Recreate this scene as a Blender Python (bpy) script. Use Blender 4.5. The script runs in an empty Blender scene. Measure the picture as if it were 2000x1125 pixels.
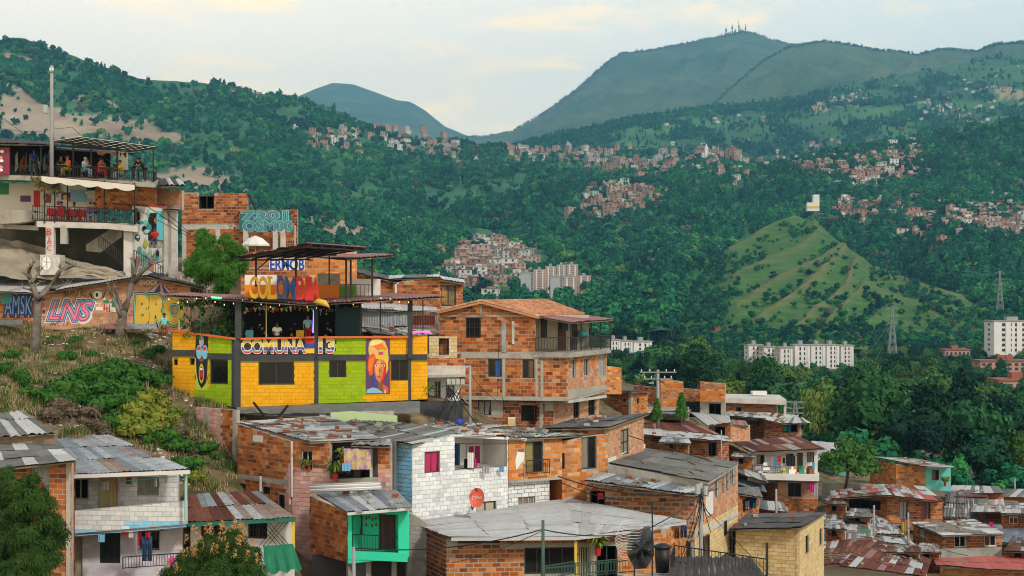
import bpy, bmesh, math, random
import numpy as np
from mathutils import Vector, Matrix, noise
random.seed(7); np.random.seed(7)
S = bpy.context.scene
COL = S.collection
# ---------------------------------------------------------------- camera, sky, sun, exposure
F = 3171.0; HZ = 605.0                      # focal length and horizon row, in pixels of the 2000 px wide photograph
cam_d = bpy.data.cameras.new('camera'); cam = bpy.data.objects.new('camera', cam_d); COL.objects.link(cam)
cam_d.sensor_width = 36; cam_d.lens = 36*F/2000; cam_d.shift_y = (HZ-562.5)/2000
cam_d.clip_start = 0.5; cam_d.clip_end = 60000
cam.location = (0,0,0); cam.rotation_euler = (math.pi/2,0,0)
S.camera = cam
S.view_settings.view_transform = 'Standard'; S.view_settings.look = 'None'
S.view_settings.exposure = 0.0; S.view_settings.gamma = 1; S.view_settings.use_curve_mapping = False
S.cycles.max_bounces = 5; S.cycles.diffuse_bounces = 2; S.cycles.glossy_bounces = 2; S.cycles.transmission_bounces = 2
S.cycles.volume_bounces = 0; S.cycles.transparent_max_bounces = 4
S.cycles.use_denoising = True; S.cycles.use_adaptive_sampling = True; S.cycles.adaptive_threshold = 0.015; S.cycles.filter_width = 1.05
S.cycles.sample_clamp_indirect = 4; S.cycles.caustics_reflective = False; S.cycles.caustics_refractive = False
SUN_EL, SUN_AZ = math.radians(38), math.radians(146)     # azimuth clockwise from the view direction (+Y)
world = bpy.data.worlds.new('World'); S.world = world; world.use_nodes = True
def build_world():
    nt = world.node_tree; N = nt.nodes; L = nt.links; N.clear()
    out = N.new('ShaderNodeOutputWorld'); bg = N.new('ShaderNodeBackground'); L.new(bg.outputs[0], out.inputs[0])
    sky = N.new('ShaderNodeTexSky'); sky.sky_type = 'NISHITA'; sky.sun_disc = False
    sky.sun_elevation = SUN_EL; sky.sun_rotation = SUN_AZ; sky.air_density = 1.2; sky.dust_density = 3.0
    geo = N.new('ShaderNodeTexCoord')
    sep = N.new('ShaderNodeSeparateXYZ'); L.new(geo.outputs['Generated'], sep.inputs[0])
    # cloud veil, cream low down, cooler above; unseen upper sky darkened to cut ambient
    def ramp_(socket, stops):
        r = N.new('ShaderNodeValToRGB'); L.new(socket, r.inputs[0]); e = r.color_ramp.elements
        for k, (p, c) in enumerate(stops):
            x = e[k] if k < 2 else e.new(p); x.position = p; x.color = (*c, 1)
        return r.outputs[0]
    warm = ramp_(sep.outputs['Z'], [(0., (19.5,14.6,7.6)),(.1,(15.6,12.8,9.2)),(.22,(14.2,12.2,9.8)),(.45,(5.6,5.4,5.0)),(1., (3.0,3.4,4.1))])     # towards the low sun behind the hills
    cool = ramp_(sep.outputs['Z'], [(0., (14.2,11.6,7.2)),(.1,(10.6,10.2,8.8)),(.22,(9.6,9.8,9.0)),(.45,(4.8,4.9,4.8)),(1., (2.9,3.3,4.1))])
    az = N.new('ShaderNodeMapRange'); L.new(sep.outputs['X'], az.inputs[0]); az.inputs[1].default_value = -.18; az.inputs[2].default_value = .32
    ramp = N.new('ShaderNodeMixRGB'); L.new(az.outputs[0], ramp.inputs[0]); L.new(warm, ramp.inputs[1]); L.new(cool, ramp.inputs[2])
    veil = N.new('ShaderNodeMixRGB'); veil.inputs[0].default_value = 0.86
    L.new(sky.outputs[0], veil.inputs[1]); L.new(ramp.outputs[0], veil.inputs[2])
    # a few faint lumps of cumulus
    mp = N.new('ShaderNodeMapping'); mp.inputs['Scale'].default_value = (5,5,17); mp.inputs['Location'].default_value = (0.35,0,1.2)
    L.new(geo.outputs['Generated'], mp.inputs[0])
    nz = N.new('ShaderNodeTexNoise'); nz.inputs['Scale'].default_value = 2.2; nz.inputs['Detail'].default_value = 7; nz.inputs['Roughness'].default_value = .55
    L.new(mp.outputs[0], nz.inputs['Vector'])
    cr = N.new('ShaderNodeValToRGB'); L.new(nz.outputs[0], cr.inputs[0])
    cr.color_ramp.elements[0].position = .52; cr.color_ramp.elements[0].color = (0,0,0,1)
    cr.color_ramp.elements[1].position = .66; cr.color_ramp.elements[1].color = (.55,.55,.55,1)
    cl = N.new('ShaderNodeMixRGB'); L.new(cr.outputs[0], cl.inputs[0]); L.new(veil.outputs[0], cl.inputs[1]); cl.inputs[2].default_value = (17.5,12.2,5.6,1)
    L.new(cl.outputs[0], bg.inputs[0]); bg.inputs[1].default_value = 0.15
build_world()
sun_d = bpy.data.lights.new('sun', 'SUN'); sun = bpy.data.objects.new('sun', sun_d); COL.objects.link(sun)
sun_d.energy = 2.6; sun_d.angle = math.radians(6); sun_d.color = (1,.92,.8)
_sd = Vector((math.sin(SUN_AZ)*math.cos(SUN_EL), math.cos(SUN_AZ)*math.cos(SUN_EL), math.sin(SUN_EL)))
sun.rotation_euler = _sd.to_track_quat('Z', 'Y').to_euler()

# ---------------------------------------------------------------- helpers
def P(px, py, d): return Vector(((px-1000)/F*d, d, (HZ-py)/F*d))
def XY(px, d): return Vector(((px-1000)/F*d, d))
def fb(x, y, z=0., o=4): return noise.fractal(Vector((x, y, z)),1.0,2.0, o)
R = random.uniform

MATS = {}
def mat(name, cols, rough=.85, nscale=1.5, namt=.35, bump=.15, bscale=None, metal=0., tone=False, spec=.3,
        dirt=0., dirtc=(.05,.045,.04), dscale=.6, objr=False, objk=1., stretch=None, attr=None, attrc=None, detail=5, bdist=.05):
    """procedural surface: cols blended by noise, by the 'tone' of each piece and/or by an object's random number; patchy dirt over it"""
    if name in MATS: return MATS[name]
    m = bpy.data.materials.new(name); m.use_nodes = True; MATS[name] = m
    nt = m.node_tree; N = nt.nodes; L = nt.links
    bs = N['Principled BSDF']; bs.inputs['Roughness'].default_value = rough; bs.inputs['Metallic'].default_value = metal
    bs.inputs['Specular IOR Level'].default_value = spec
    geo = N.new('ShaderNodeNewGeometry'); vec = geo.outputs['Position']
    if stretch:
        mp = N.new('ShaderNodeMapping'); mp.inputs['Scale'].default_value = stretch; L.new(vec, mp.inputs[0]); vec = mp.outputs[0]
    nz = N.new('ShaderNodeTexNoise'); nz.inputs['Scale'].default_value = nscale; nz.inputs['Detail'].default_value = detail
    nz.inputs['Roughness'].default_value = .6; L.new(vec, nz.inputs['Vector'])
    def math_(op, a, b):
        n = N.new('ShaderNodeMath'); n.operation = op
        for i, x in enumerate((a, b)):
            if isinstance(x, (int, float)): n.inputs[i].default_value = x
            else: L.new(x, n.inputs[i])
        return n.outputs[0]
    f = math_('ADD', math_('MULTIPLY', math_('SUBTRACT', nz.outputs[0], .5), namt*2),.5)
    if tone:
        at = N.new('ShaderNodeAttribute'); at.attribute_name = 'tone'
        f = math_('ADD', math_('SUBTRACT', f, .5), at.outputs['Fac'])
    if objr:
        oi = N.new('ShaderNodeObjectInfo')
        f = math_('ADD', f, math_('MULTIPLY', math_('SUBTRACT', oi.outputs['Random'], .5), objk))
    rp = N.new('ShaderNodeValToRGB'); L.new(f, rp.inputs[0]); el = rp.color_ramp.elements
    n = len(cols)
    for i, c in enumerate(cols):
        p = i/(n-1) if n > 1 else 0
        if i < 2: x = el[i] if n > 1 or i == 0 else None
        else: x = None
        if x is None: x = el.new(p)
        x.position = p; x.color = (*c, 1)
    if n == 1: el[1].color = (*cols[0], 1)
    colr = rp.outputs[0]
    if attr:
        at2 = N.new('ShaderNodeAttribute'); at2.attribute_name = attr
        mx = N.new('ShaderNodeMixRGB'); L.new(at2.outputs['Fac'], mx.inputs[0]); L.new(colr, mx.inputs[1])
        r2 = N.new('ShaderNodeValToRGB'); L.new(nz.outputs[0], r2.inputs[0])
        r2.color_ramp.elements[0].position = .3; r2.color_ramp.elements[1].position = .7
        r2.color_ramp.elements[0].color = (*attrc[0], 1); r2.color_ramp.elements[1].color = (*attrc[1], 1)
        L.new(r2.outputs[0], mx.inputs[2]); colr = mx.outputs[0]
    if dirt > 0:
        dn = N.new('ShaderNodeTexNoise'); dn.inputs['Scale'].default_value = dscale; dn.inputs['Detail'].default_value = 8; dn.inputs['Roughness'].default_value = .7
        L.new(geo.outputs['Position'], dn.inputs['Vector'])
        dr = N.new('ShaderNodeValToRGB'); L.new(dn.outputs[0], dr.inputs[0])
        dr.color_ramp.elements[0].position = .48; dr.color_ramp.elements[1].position = .72
        dr.color_ramp.elements[0].color = (0,0,0,1); dr.color_ramp.elements[1].color = (dirt,)*3+(1,)
        mx = N.new('ShaderNodeMixRGB'); L.new(dr.outputs[0], mx.inputs[0]); L.new(colr, mx.inputs[1]); mx.inputs[2].default_value = (*dirtc, 1)
        colr = mx.outputs[0]
    L.new(colr, bs.inputs['Base Color'])
    if bump > 0:
        bn = N.new('ShaderNodeTexNoise'); bn.inputs['Scale'].default_value = bscale or nscale*6; bn.inputs['Detail'].default_value = 4
        L.new(geo.outputs['Position'], bn.inputs['Vector'])
        bp = N.new('ShaderNodeBump'); bp.inputs['Strength'].default_value = bump; bp.inputs['Distance'].default_value = bdist
        L.new(bn.outputs[0], bp.inputs['Height']); L.new(bp.outputs[0], bs.inputs['Normal'])
    return m
def flat(name, c, rough=.7, namt=.15, **k):
    d = tuple(max(0, x*.75) for x in c); l = tuple(min(1, x*1.15) for x in c)
    return mat(name, [d, c, l], rough, k.pop('nscale', 2.), namt, k.pop('bump', .05), **k)
def emit(name, c, s):
    if name in MATS: return MATS[name]
    m = bpy.data.materials.new(name); m.use_nodes = True; MATS[name] = m
    b = m.node_tree.nodes['Principled BSDF']; b.inputs['Base Color'].default_value = (*c, 1)
    b.inputs['Emission Color'].default_value = (*c, 1); b.inputs['Emission Strength'].default_value = s
    return m

class MB:
    """collects faces; build() links them as ONE mesh object"""
    def __init__(s): s.v = []; s.f = []; s.t = []; s.m = []; s.mats = []; s.mi = 0
    def use(s, m):
        if m not in s.mats: s.mats.append(m)
        s.mi = s.mats.index(m); return s
    def face(s, pts, tone=.5):
        b = len(s.v); s.v += [tuple(p) for p in pts]; s.f.append(tuple(range(b, b+len(pts)))); s.t.append(tone); s.m.append(s.mi)
    def mesh(s, pts, faces, tone=.5):
        b = len(s.v); s.v += [tuple(p) for p in pts]
        for f in faces: s.f.append(tuple(b+i for i in f)); s.t.append(tone); s.m.append(s.mi)
    def obox(s, o, ax, ay, az, tone=.5, back=True):
        """box from corner o along three edge vectors"""
        o = Vector(o); ax = Vector(ax); ay = Vector(ay); az = Vector(az)
        p = [o, o+ax, o+ax+ay, o+ay, o+az, o+ax+az, o+ax+ay+az, o+ay+az]
        fs = [(0,3,2,1),(4,5,6,7),(0,1,5,4),(1,2,6,5),(3,0,4,7)]
        if back: fs.append((2,3,7,6))
        s.mesh(p, fs, tone); return s
    def box(s, c, size, rz=0., tone=.5):
        c = Vector(c); x, y, z = size; r = Matrix.Rotation(rz, 3, 'Z')
        return s.obox(c-r@Vector((x/2, y/2, z/2)), r@Vector((x, 0,0)), r@Vector((0, y, 0)), r@Vector((0,0, z)), tone)
    def bar(s, a, b, w, h=None, tone=.5):
        a = Vector(a); b = Vector(b); h = h or w; d = (b-a)
        if d.length < 1e-6: return s
        dn = d.normalized(); up = Vector((0,0,1)) if abs(dn.z) < .95 else Vector((1,0,0))
        sx = dn.cross(up).normalized()*w; sy = sx.cross(dn).normalized()*h
        return s.obox(a-sx/2-sy/2, sx, d, sy, tone)
    def tube(s, pts, rad, n=6, tone=.5, cap=True):
        pts = [Vector(p) for p in pts]; k = len(pts)
        if not hasattr(rad, '__len__'): rad = [rad]*k
        base = len(s.v); ref = Vector((.3,.2,1)).normalized()
        for i, p in enumerate(pts):
            t = (pts[min(i+1, k-1)]-pts[max(i-1,0)]).normalized()
            a = t.cross(ref if abs(t.dot(ref)) < .95 else Vector((1,0,0))).normalized(); b = t.cross(a)
            for j in range(n):
                q = p+(a*math.cos(2*math.pi*j/n)+b*math.sin(2*math.pi*j/n))*rad[i]; s.v.append(tuple(q))
        for i in range(k-1):
            for j in range(n):
                s.f.append((base+i*n+j, base+i*n+(j+1) % n, base+(i+1)*n+(j+1) % n, base+(i+1)*n+j)); s.t.append(tone); s.m.append(s.mi)
        if cap:
            s.f.append(tuple(base+j for j in reversed(range(n)))); s.t.append(tone); s.m.append(s.mi)
            s.f.append(tuple(base+(k-1)*n+j for j in range(n))); s.t.append(tone); s.m.append(s.mi)
        return s
    def data(s, name, mats=None, smooth=False):
        me = bpy.data.meshes.new(name); me.from_pydata(s.v, [], s.f)
        for m in (mats or s.mats): me.materials.append(m)
        if s.mats and not mats: me.polygons.foreach_set('material_index', s.m)
        a = me.attributes.new('tone', 'FLOAT', 'FACE'); a.data.foreach_set('value', s.t)
        if smooth: me.polygons.foreach_set('use_smooth', [True]*len(s.f))
        me.update(); return me
    def build(s, name, m=None, parent=None, smooth=False, kind=None):
        if not s.f: return None
        return link(name, s.data(name, [m] if m else None, smooth), parent, kind)
def link(name, me, parent=None, kind=None):
    o = bpy.data.objects.new(name, me); COL.objects.link(o)
    if parent is not None: o.parent = parent
    if kind: o['kind'] = kind
    return o
def tag(o, label, cat, group=None):
    o['label'] = label; o['category'] = cat
    if group: o['group'] = group
    return o
def thing(name, label, cat, group=None, loc=(0,0,0)):
    o = bpy.data.objects.new(name, None); COL.objects.link(o); o.empty_display_size = .1; o.location = loc
    return tag(o, label, cat, group)
def copy_tree(o, parent=None):
    c = o.copy(); COL.objects.link(c)
    if parent is not None: c.parent = parent
    for ch in list(o.children): copy_tree(ch, c)
    return c
def quadpt(q, u, v): return (q[0]*(1-u)+q[1]*u)*(1-v)+(q[3]*(1-u)+q[2]*u)*v
# ---------------------------------------------------------------- people: bodies grown from a posed skeleton
def skin(name, J, E, sub=1):
    me = bpy.data.meshes.new(name); k = list(J); me.from_pydata([J[i][:3] for i in k], [(k.index(a), k.index(b)) for a, b in E], [])
    o = bpy.data.objects.new(name, me); COL.objects.link(o); md = o.modifiers.new('skin', 'SKIN'); md.use_smooth_shade = True
    for i, n in enumerate(k):
        v = me.skin_vertices[0].data[i]; r = J[n][3]; v.radius = (r, J[n][4] if len(J[n]) > 4 else r); v.use_root = (i == 0)
    o.modifiers.new('sub', 'SUBSURF').levels = sub
    dg = bpy.context.evaluated_depsgraph_get(); out = bpy.data.meshes.new_from_object(o.evaluated_get(dg)); bpy.data.objects.remove(o); out.name = name
    return out
POSES = {}
def make_pose(name, pel, chest, neck, head, sh, el, wr, knee, ank):
    J = {'pel': (*pel, .12,.1), 'chest': (*chest, .15,.105), 'neck': (*neck, .055), 'head': (*head, .085,.095), 'crown': (head[0], head[1], head[2]+.1,.07,.08), 'nose': (head[0], head[1]-.105, head[2]+.01,.014)}
    E = [('pel', 'chest'),('chest', 'neck'),('neck', 'head'),('head', 'crown'),('head', 'nose')]; T = dict(pel=(*pel, .145,.12), chest=(*chest, .18,.13), nk=(neck[0], neck[1], neck[2]-.03,.075)); TE = [('pel', 'chest'),('chest', 'nk')]; L = dict(pel=(*pel, .135,.115)); LE = []
    for s, g in ((1, 'r'),(-1, 'l')):
        m = lambda q: (q[0]*s, q[1], q[2]); S_, E_, W_, K_, A_ = m(sh), m(el), m(wr) if len(wr) == 3 else m(wr), m(knee), m(ank)
        J.update({g+'sh': (*S_, .06), g+'el': (*E_, .042), g+'wr': (*W_, .03), g+'hip': (pel[0]+.1*s, pel[1], pel[2]-.04,.085), g+'kn': (*K_, .058), g+'an': (*A_, .042), g+'toe': (A_[0]*1.1, A_[1]-.17,.035,.035,.03)})
        dv = (Vector(W_)-Vector(E_)).normalized(); pal = Vector(W_)+dv*.07; J[g+'pal'] = (*pal, .032,.016); sd = dv.orthogonal().normalized()
        E += [('chest', g+'sh'),(g+'sh', g+'el'),(g+'el', g+'wr'),(g+'wr', g+'pal'),('pel', g+'hip'),(g+'hip', g+'kn'),(g+'kn', g+'an'),(g+'an', g+'toe')]
        for f, (o, l) in enumerate(((-.03,.06),(-.01,.075),(.01,.072),(.03,.055),(.045,.02))):
            tip = pal+dv*l+sd*o*(1.3 if f == 4 else 1.); J[g+'f%d' % f] = (*tip, .009); mid = pal+dv*l*.5+sd*o; J[g+'m%d' % f] = (*mid, .0095); E += [((g+'pal') if f < 4 else g+'wr', g+'m%d' % f),(g+'m%d' % f, g+'f%d' % f)]
        T.update({g+'sh': (*S_, .082), g+'ue': (*(Vector(S_).lerp(Vector(E_),.7)),.068)}); TE += [('chest', g+'sh'),(g+'sh', g+'ue')]
        L.update({g+'hip': (pel[0]+.1*s, pel[1], pel[2]-.05,.105), g+'kn': (*K_, .08), g+'an': (*(Vector(K_).lerp(Vector(A_),.85)),.06)}); LE += [('pel', g+'hip'),(g+'hip', g+'kn'),(g+'kn', g+'an')]
    sh_ = {k: v for k, v in L.items() if not k.endswith('an')}; shE = [e for e in LE if not e[1].endswith('an')]
    hair = MB(); c = Vector(head)+Vector((0,.015,.05)); n = 10
    rows = [[c+Vector((math.cos(a)*math.sin(p)*.105, math.sin(a)*math.sin(p)*.118, math.cos(p)*.125)) for a in [i*6.283/n for i in range(n)]] for p in (.15,.6,1.1,1.55)]
    hair.mesh([q for r in rows for q in r], [(j*n+i, j*n+(i+1) % n, (j+1)*n+(i+1) % n, (j+1)*n+i) for j in range(3) for i in range(n)]+[tuple(range(n))])
    ey = MB()
    for s in (-1,1): ey.box(Vector(head)+Vector((.033*s, -.098,.03)),(.022,.01,.012))
    ey.box(Vector(head)+Vector((0,-.09,-.05)),(.045,.012,.01))
    POSES[name] = dict(body=skin('body', J, E), shirt=skin('shirt', T, TE), trousers=skin('trousers', L, LE), shorts=skin('shorts', sh_, shE), hair=hair.data('hair', None, True), face=ey.data('face', None))
make_pose('stand', (0,0,.95),(0,.01,1.3),(0,.01,1.47),(0,-.01,1.58),(.185,.02,1.4),(.25,.04,1.13),(.26,-.06,.9),(.11,-.02,.5),(.12,.02,.08))
make_pose('sit', (0,0,.52),(0,-.03,.88),(0,-.06,1.04),(0,-.1,1.15),(.185,-.03,.97),(.25,-.12,.74),(.13,-.36,.76),(.13,-.44,.52),(.13,-.42,.08))
make_pose('lean', (0,.1,.92),(0,-.16,1.2),(0,-.3,1.32),(0,-.38,1.42),(.185,-.2,1.28),(.27,-.3,1.06),(.1,-.5,1.08),(.11,.06,.5),(.12,.12,.08))
M_hair = {n: flat('hair_'+n, c, .7) for n, c in dict(black=(.012,.01,.009), brown=(.05,.025,.012), red=(.3,.04,.02), blond=(.4,.28,.12)).items()}
M_skin = {n: flat('skin_'+n, c, .6) for n, c in dict(a=(.34,.17,.10), b=(.2,.09,.05), c=(.46,.26,.17)).items()}
def person(loc, pose, rz, shirt, legs, hair, label, sk='a', short=False, k=1.):
    t = thing('person', label, 'person', None, loc); t.rotation_euler = (0,0, rz); t.scale = (k, k, k); ps = POSES[pose]
    for n, m in (('body', M_skin[sk]),('shirt', shirt),('shorts' if short else 'trousers', legs),('hair', M_hair[hair]),('face', M_hair['black'])):
        o = link(n, ps[n], t)
        if not ps[n].materials: ps[n].materials.append(None)
        o.material_slots[0].link = 'OBJECT'; o.material_slots[0].material = m
    return t
# ---------------------------------------------------------------- terrain
GRASS = dict(cols=[(.018,.05,.016),(.045,.11,.03),(.085,.16,.04),(.12,.15,.05)])
M_hill = mat('hillside_green', [(.006,.04,.022),(.014,.075,.034),(.045,.16,.055),(.10,.25,.08)], .95,.012,.55,.0, attr='soil', attrc=[(.20,.14,.09),(.42,.34,.24)], detail=9)
M_ribbed = mat('pasture_hill', [(.010,.055,.012),(.028,.10,.016),(.06,.14,.022),(.10,.13,.036)], .95,.45,.75,.8, bscale=.22, bdist=1.2, stretch=(.1,.1,1.1), attr='soil', attrc=[(.10,.105,.035),(.16,.14,.06)], detail=9)
M_far = mat('far_forest_slope', [(.02,.05,.02),(.045,.085,.03),(.085,.12,.04),(.16,.155,.06)], .95,.0035,.8,1., bscale=.012, bdist=45, attr='soil', attrc=[(.3,.2,.08),(.42,.3,.14)], detail=10)
M_farm = mat('far_farm_slope', [(.012,.05,.03),(.02,.075,.03),(.05,.16,.04),(.10,.19,.06)], .95,.0042,.75,.0, attr='soil', attrc=[(.25,.2,.1),(.4,.32,.18)], detail=6)

def inpoly(x, y, poly):
    c = False; j = len(poly)-1
    for i in range(len(poly)):
        xi, yi = poly[i]; xj, yj = poly[j]
        if (yi > y) != (yj > y) and x < (xj-xi)*(y-yi)/(yj-yi)+xi: c = not c
        j = i
    return c
class Hill:
    """a hill face from its foot to its crest, given at several bearings as (row, distance); it falls away again behind the crest"""
    def __init__(s, name, cols, m, nu=160, nv=70, amp=.004, lf=.006, crest=.35, soil=(), ribs=(), seed=0, back=True, freq=1.):
        px = sorted(cols); K = len(cols[px[0]]); s.px0, s.px1 = px[0], px[-1]; s.nu, s.nv = nu, nv
        U = np.linspace(px[0], px[-1], nu)
        py = np.array([np.interp(U, px, [cols[p][k][0] for p in px]) for k in range(K)])
        dd = np.array([np.interp(U, px, [cols[p][k][1] for p in px]) for k in range(K)])
        w = max(1, nu//40)
        ker = np.hanning(2*w+3)[1:-1]; ker /= ker.sum()
        for k in range(K):
            if k < K-1: py[k] = np.convolve(np.pad(py[k], w+0, mode='edge'), ker, 'valid')[:nu]
            dd[k] = np.convolve(np.pad(dd[k], w+0, mode='edge'), ker, 'valid')[:nu]
        T = np.linspace(0, K-1, nv)
        PY = np.array([[np.interp(t, range(K), py[:, i]) for i in range(nu)] for t in T])
        D = np.array([[np.interp(t, range(K), dd[:, i]) for i in range(nu)] for t in T])
        mb = MB(); s.pts = np.zeros((nv, nu, 3)); soilv = []
        s.PX, s.PY = np.tile(U, (nv, 1)), PY
        for j in range(nv):
            a = 1-(1-crest)*max(0,(T[j]/(K-1)-.75)/.25)
            for i in range(nu):
                d = D[j, i]; p = P(U[i], PY[j, i], d)
                lam = freq/np.mean(D)*14
                p.z += d*a*(lf*fb(p.x*lam*.45+seed, p.y*lam*.3, seed, 3)+amp*fb(p.x*lam*2+seed, p.y*lam*1.2, seed+3,4))
                rb = 0
                for (line, h, wd) in ribs:
                    bd = 1e9
                    for (x0, y0),(x1, y1) in zip(line, line[1:]):
                        vx, vy = x1-x0, y1-y0; t = max(0, min(1,((U[i]-x0)*vx+(PY[j, i]-y0)*vy)/(vx*vx+vy*vy)))
                        bd = min(bd, math.hypot(U[i]-x0-vx*t, PY[j, i]-y0-vy*t))
                    rb = max(rb, h*math.exp(-bd/wd))
                if m is M_far: rb *= min(1,(1-T[j]/(K-1))*4)
                p.z += rb*d/F
                s.pts[j, i] = p
                so = max([1. for po in soil if inpoly(U[i]+9*fb(U[i]*.05, PY[j, i]*.05,2), PY[j, i]+9*fb(U[i]*.05, PY[j, i]*.05,7), po)], default=0.)
                soilv.append(max(so, min(.8, max(0, rb-7)/12) if ribs and m is M_ribbed else 0))
        V = [tuple(x) for x in s.pts.reshape(-1,3)]
        rows = nv
        if back:
            for k, (dk, dz) in enumerate(((1.04,.012),(1.12,.05),(1.3,.16))):
                for i in range(nu):
                    x, y, z = s.pts[-1, i]; V.append((x*dk, y*dk, z-dz*y)); soilv.append(0)
            rows += 3
        fs = [(j*nu+i, j*nu+i+1,(j+1)*nu+i+1,(j+1)*nu+i) for j in range(rows-1) for i in range(nu-1)]
        me = bpy.data.meshes.new(name); me.from_pydata(V, [], fs); me.materials.append(m)
        me.polygons.foreach_set('use_smooth', [True]*len(fs))
        a = me.attributes.new('soil', 'FLOAT', 'POINT'); a.data.foreach_set('value', soilv); me.update()
        s.ob = link(name, me, None, 'structure')
    def at(s, u, t):
        """point for u,t in 0..1 along bearing and up the face; also its pixel column and row"""
        x = u*(s.nu-1.001); y = t*(s.nv-1.001); i, j = int(x), int(y); fx, fy = x-i, y-j
        g = lambda A: (A[j, i]*(1-fx)+A[j, i+1]*fx)*(1-fy)+(A[j+1, i]*(1-fx)+A[j+1, i+1]*fx)*fy
        return Vector(g(s.pts)), g(s.PX), g(s.PY)
    def hit(s, px, py):
        """point of the hill face seen at a pixel"""
        u = (px-s.px0)/(s.px1-s.px0); i = min(s.nu-1, max(0, int(round(u*(s.nu-1)))))
        rows = HZ-s.pts[:, i, 2]/s.pts[:, i, 1]*F
        j = int(np.argmin(np.abs(rows-py))); p = Vector(s.pts[j, i]); return P(px, py, p.y)

SK = {}
# far mountains
SK['blue'] = Hill('mountain', {450: [(330,7000),(262,8600),(218,9600)], 575: [(330,7000),(250,8600),(192,9600)], 620: [(330,7000),(240,8600),(172,9600)],
    650: [(330,7000),(235,8600),(161,9600)], 690: [(330,7000),(235,8600),(165,9600)], 740: [(330,7000),(240,8600),(183,9600)], 775: [(330,7000),(245,8600),(196,9600)],
    800: [(330,7000),(250,8600),(197,9600)], 830: [(330,7000),(255,8600),(213,9600)], 870: [(330,7000),(268,8600),(246,9600)], 910: [(330,7000),(280,8600),(263,9600)],
    1000: [(340,7000),(300,8600),(290,9600)]}, M_far, 120,30,.002,.004,.3, seed=3)
SK['peak'] = Hill('mountain', {880: [(330,5600),(290,6500),(268,7300)], 940: [(330,5600),(290,6500),(267,7300)], 1000: [(330,5600),(275,6500),(256,7300)], 1060: [(330,5600),(240,6500),(222,7300)],
    1110: [(330,5500),(225,6500),(183,7400)], 1160: [(330,5500),(215,6500),(143,7400)], 1190: [(330,5500),(210,6500),(117,7500)], 1215: [(330,5500),(200,6500),(103,7500)],
    1300: [(330,5500),(200,6400),(91,7600)], 1400: [(320,5400),(190,6300),(72,7600)], 1450: [(320,5400),(185,6300),(60,7600)], 1470: [(320,5400),(185,6300),(63,7600)],
    1510: [(320,5400),(180,6200),(80,7500)], 1550: [(320,5400),(180,6200),(90,7400)], 1600: [(320,5400),(170,6200),(100,7300)], 1750: [(320,5400),(180,6200),(120,7300)]},
    M_far, 200,80,.008,.012,.1, ribs=[([(1455,62),(1340,150),(1210,232),(1080,262)], 17,16),([(1400,74),(1270,165),(1130,248)], 14,13),([(1300,92),(1190,175),(1080,245)], 14,12),([(1215,104),(1110,205),(1040,250)], 12,11),([(1500,78),(1400,150),(1290,225)], 15,14)], soil=[[(1430,205),(1500,188),(1560,172),(1540,186),(1450,212)]], seed=11)
SK['side'] = Hill('mountain', {1380: [(300,4700),(240,5200),(215,5500)], 1440: [(290,4700),(215,5200),(160,5700)], 1500: [(280,4700),(190,5200),(110,6000)], 1545: [(280,4700),(180,5300),(87,6300)],
    1590: [(280,4700),(180,5300),(82,6300)], 1640: [(280,4700),(170,5300),(83,6300)], 1700: [(280,4700),(170,5300),(97,6200)], 1750: [(270,4700),(170,5300),(100,6100)],
    1790: [(260,4700),(165,5300),(108,6000)], 1830: [(260,4600),(150,5200),(100,5900)], 1880: [(260,4600),(150,5200),(97,5900)], 1910: [(260,4600),(150,5100),(100,5700)],
    1945: [(260,4600),(150,5100),(86,5600)], 2000: [(260,4600),(150,5100),(83,5600)], 2250: [(260,4600),(150,5100),(70,5600)]},
    M_far, 180,70,.008,.013,.1, ribs=[([(1545,90),(1440,150),(1330,205)], 16,13),([(1600,84),(1500,160),(1420,205)], 14,12),([(1680,94),(1600,150),(1520,195)], 14,11),([(1760,102),(1690,150),(1620,180)], 12,10),([(1860,98),(1780,140),(1730,160)], 12,10)], seed=21)
SK['farm'] = Hill('hill', {900: [(330,2900),(300,3300),(292,3500)], 1000: [(330,2900),(298,3300),(288,3500)], 1080: [(330,2900),(290,3400),(266,3700)], 1130: [(330,2900),(285,3400),(257,3800)],
    1200: [(330,2900),(280,3400),(243,3900)], 1300: [(335,2900),(275,3400),(225,4000)], 1380: [(335,2900),(270,3400),(209,4100)], 1450: [(335,2900),(268,3400),(207,4100)], 1520: [(335,2900),(268,3400),(200,4100)],
    1560: [(335,2900),(268,3400),(193,4100)], 1600: [(335,2900),(262,3400),(182,4200)], 1650: [(330,2900),(250,3500),(166,4300)], 1700: [(330,2900),(240,3500),(157,4400)], 1760: [(325,2900),(235,3500),(148,4400)],
    1800: [(320,2900),(230,3500),(135,4500)], 1860: [(310,2900),(225,3500),(122,4500)], 1920: [(300,2900),(220,3500),(112,4500)], 2000: [(300,2900),(215,3500),(102,4500)], 2300: [(300,2900),(210,3500),(80,4500)]},
    M_farm, 180,60,.003,.006,.3, soil=[[(1570,215),(1700,205),(1700,212),(1580,222)], [(1940,180),(2000,172),(2000,190),(1950,194)]], seed=31)
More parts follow.
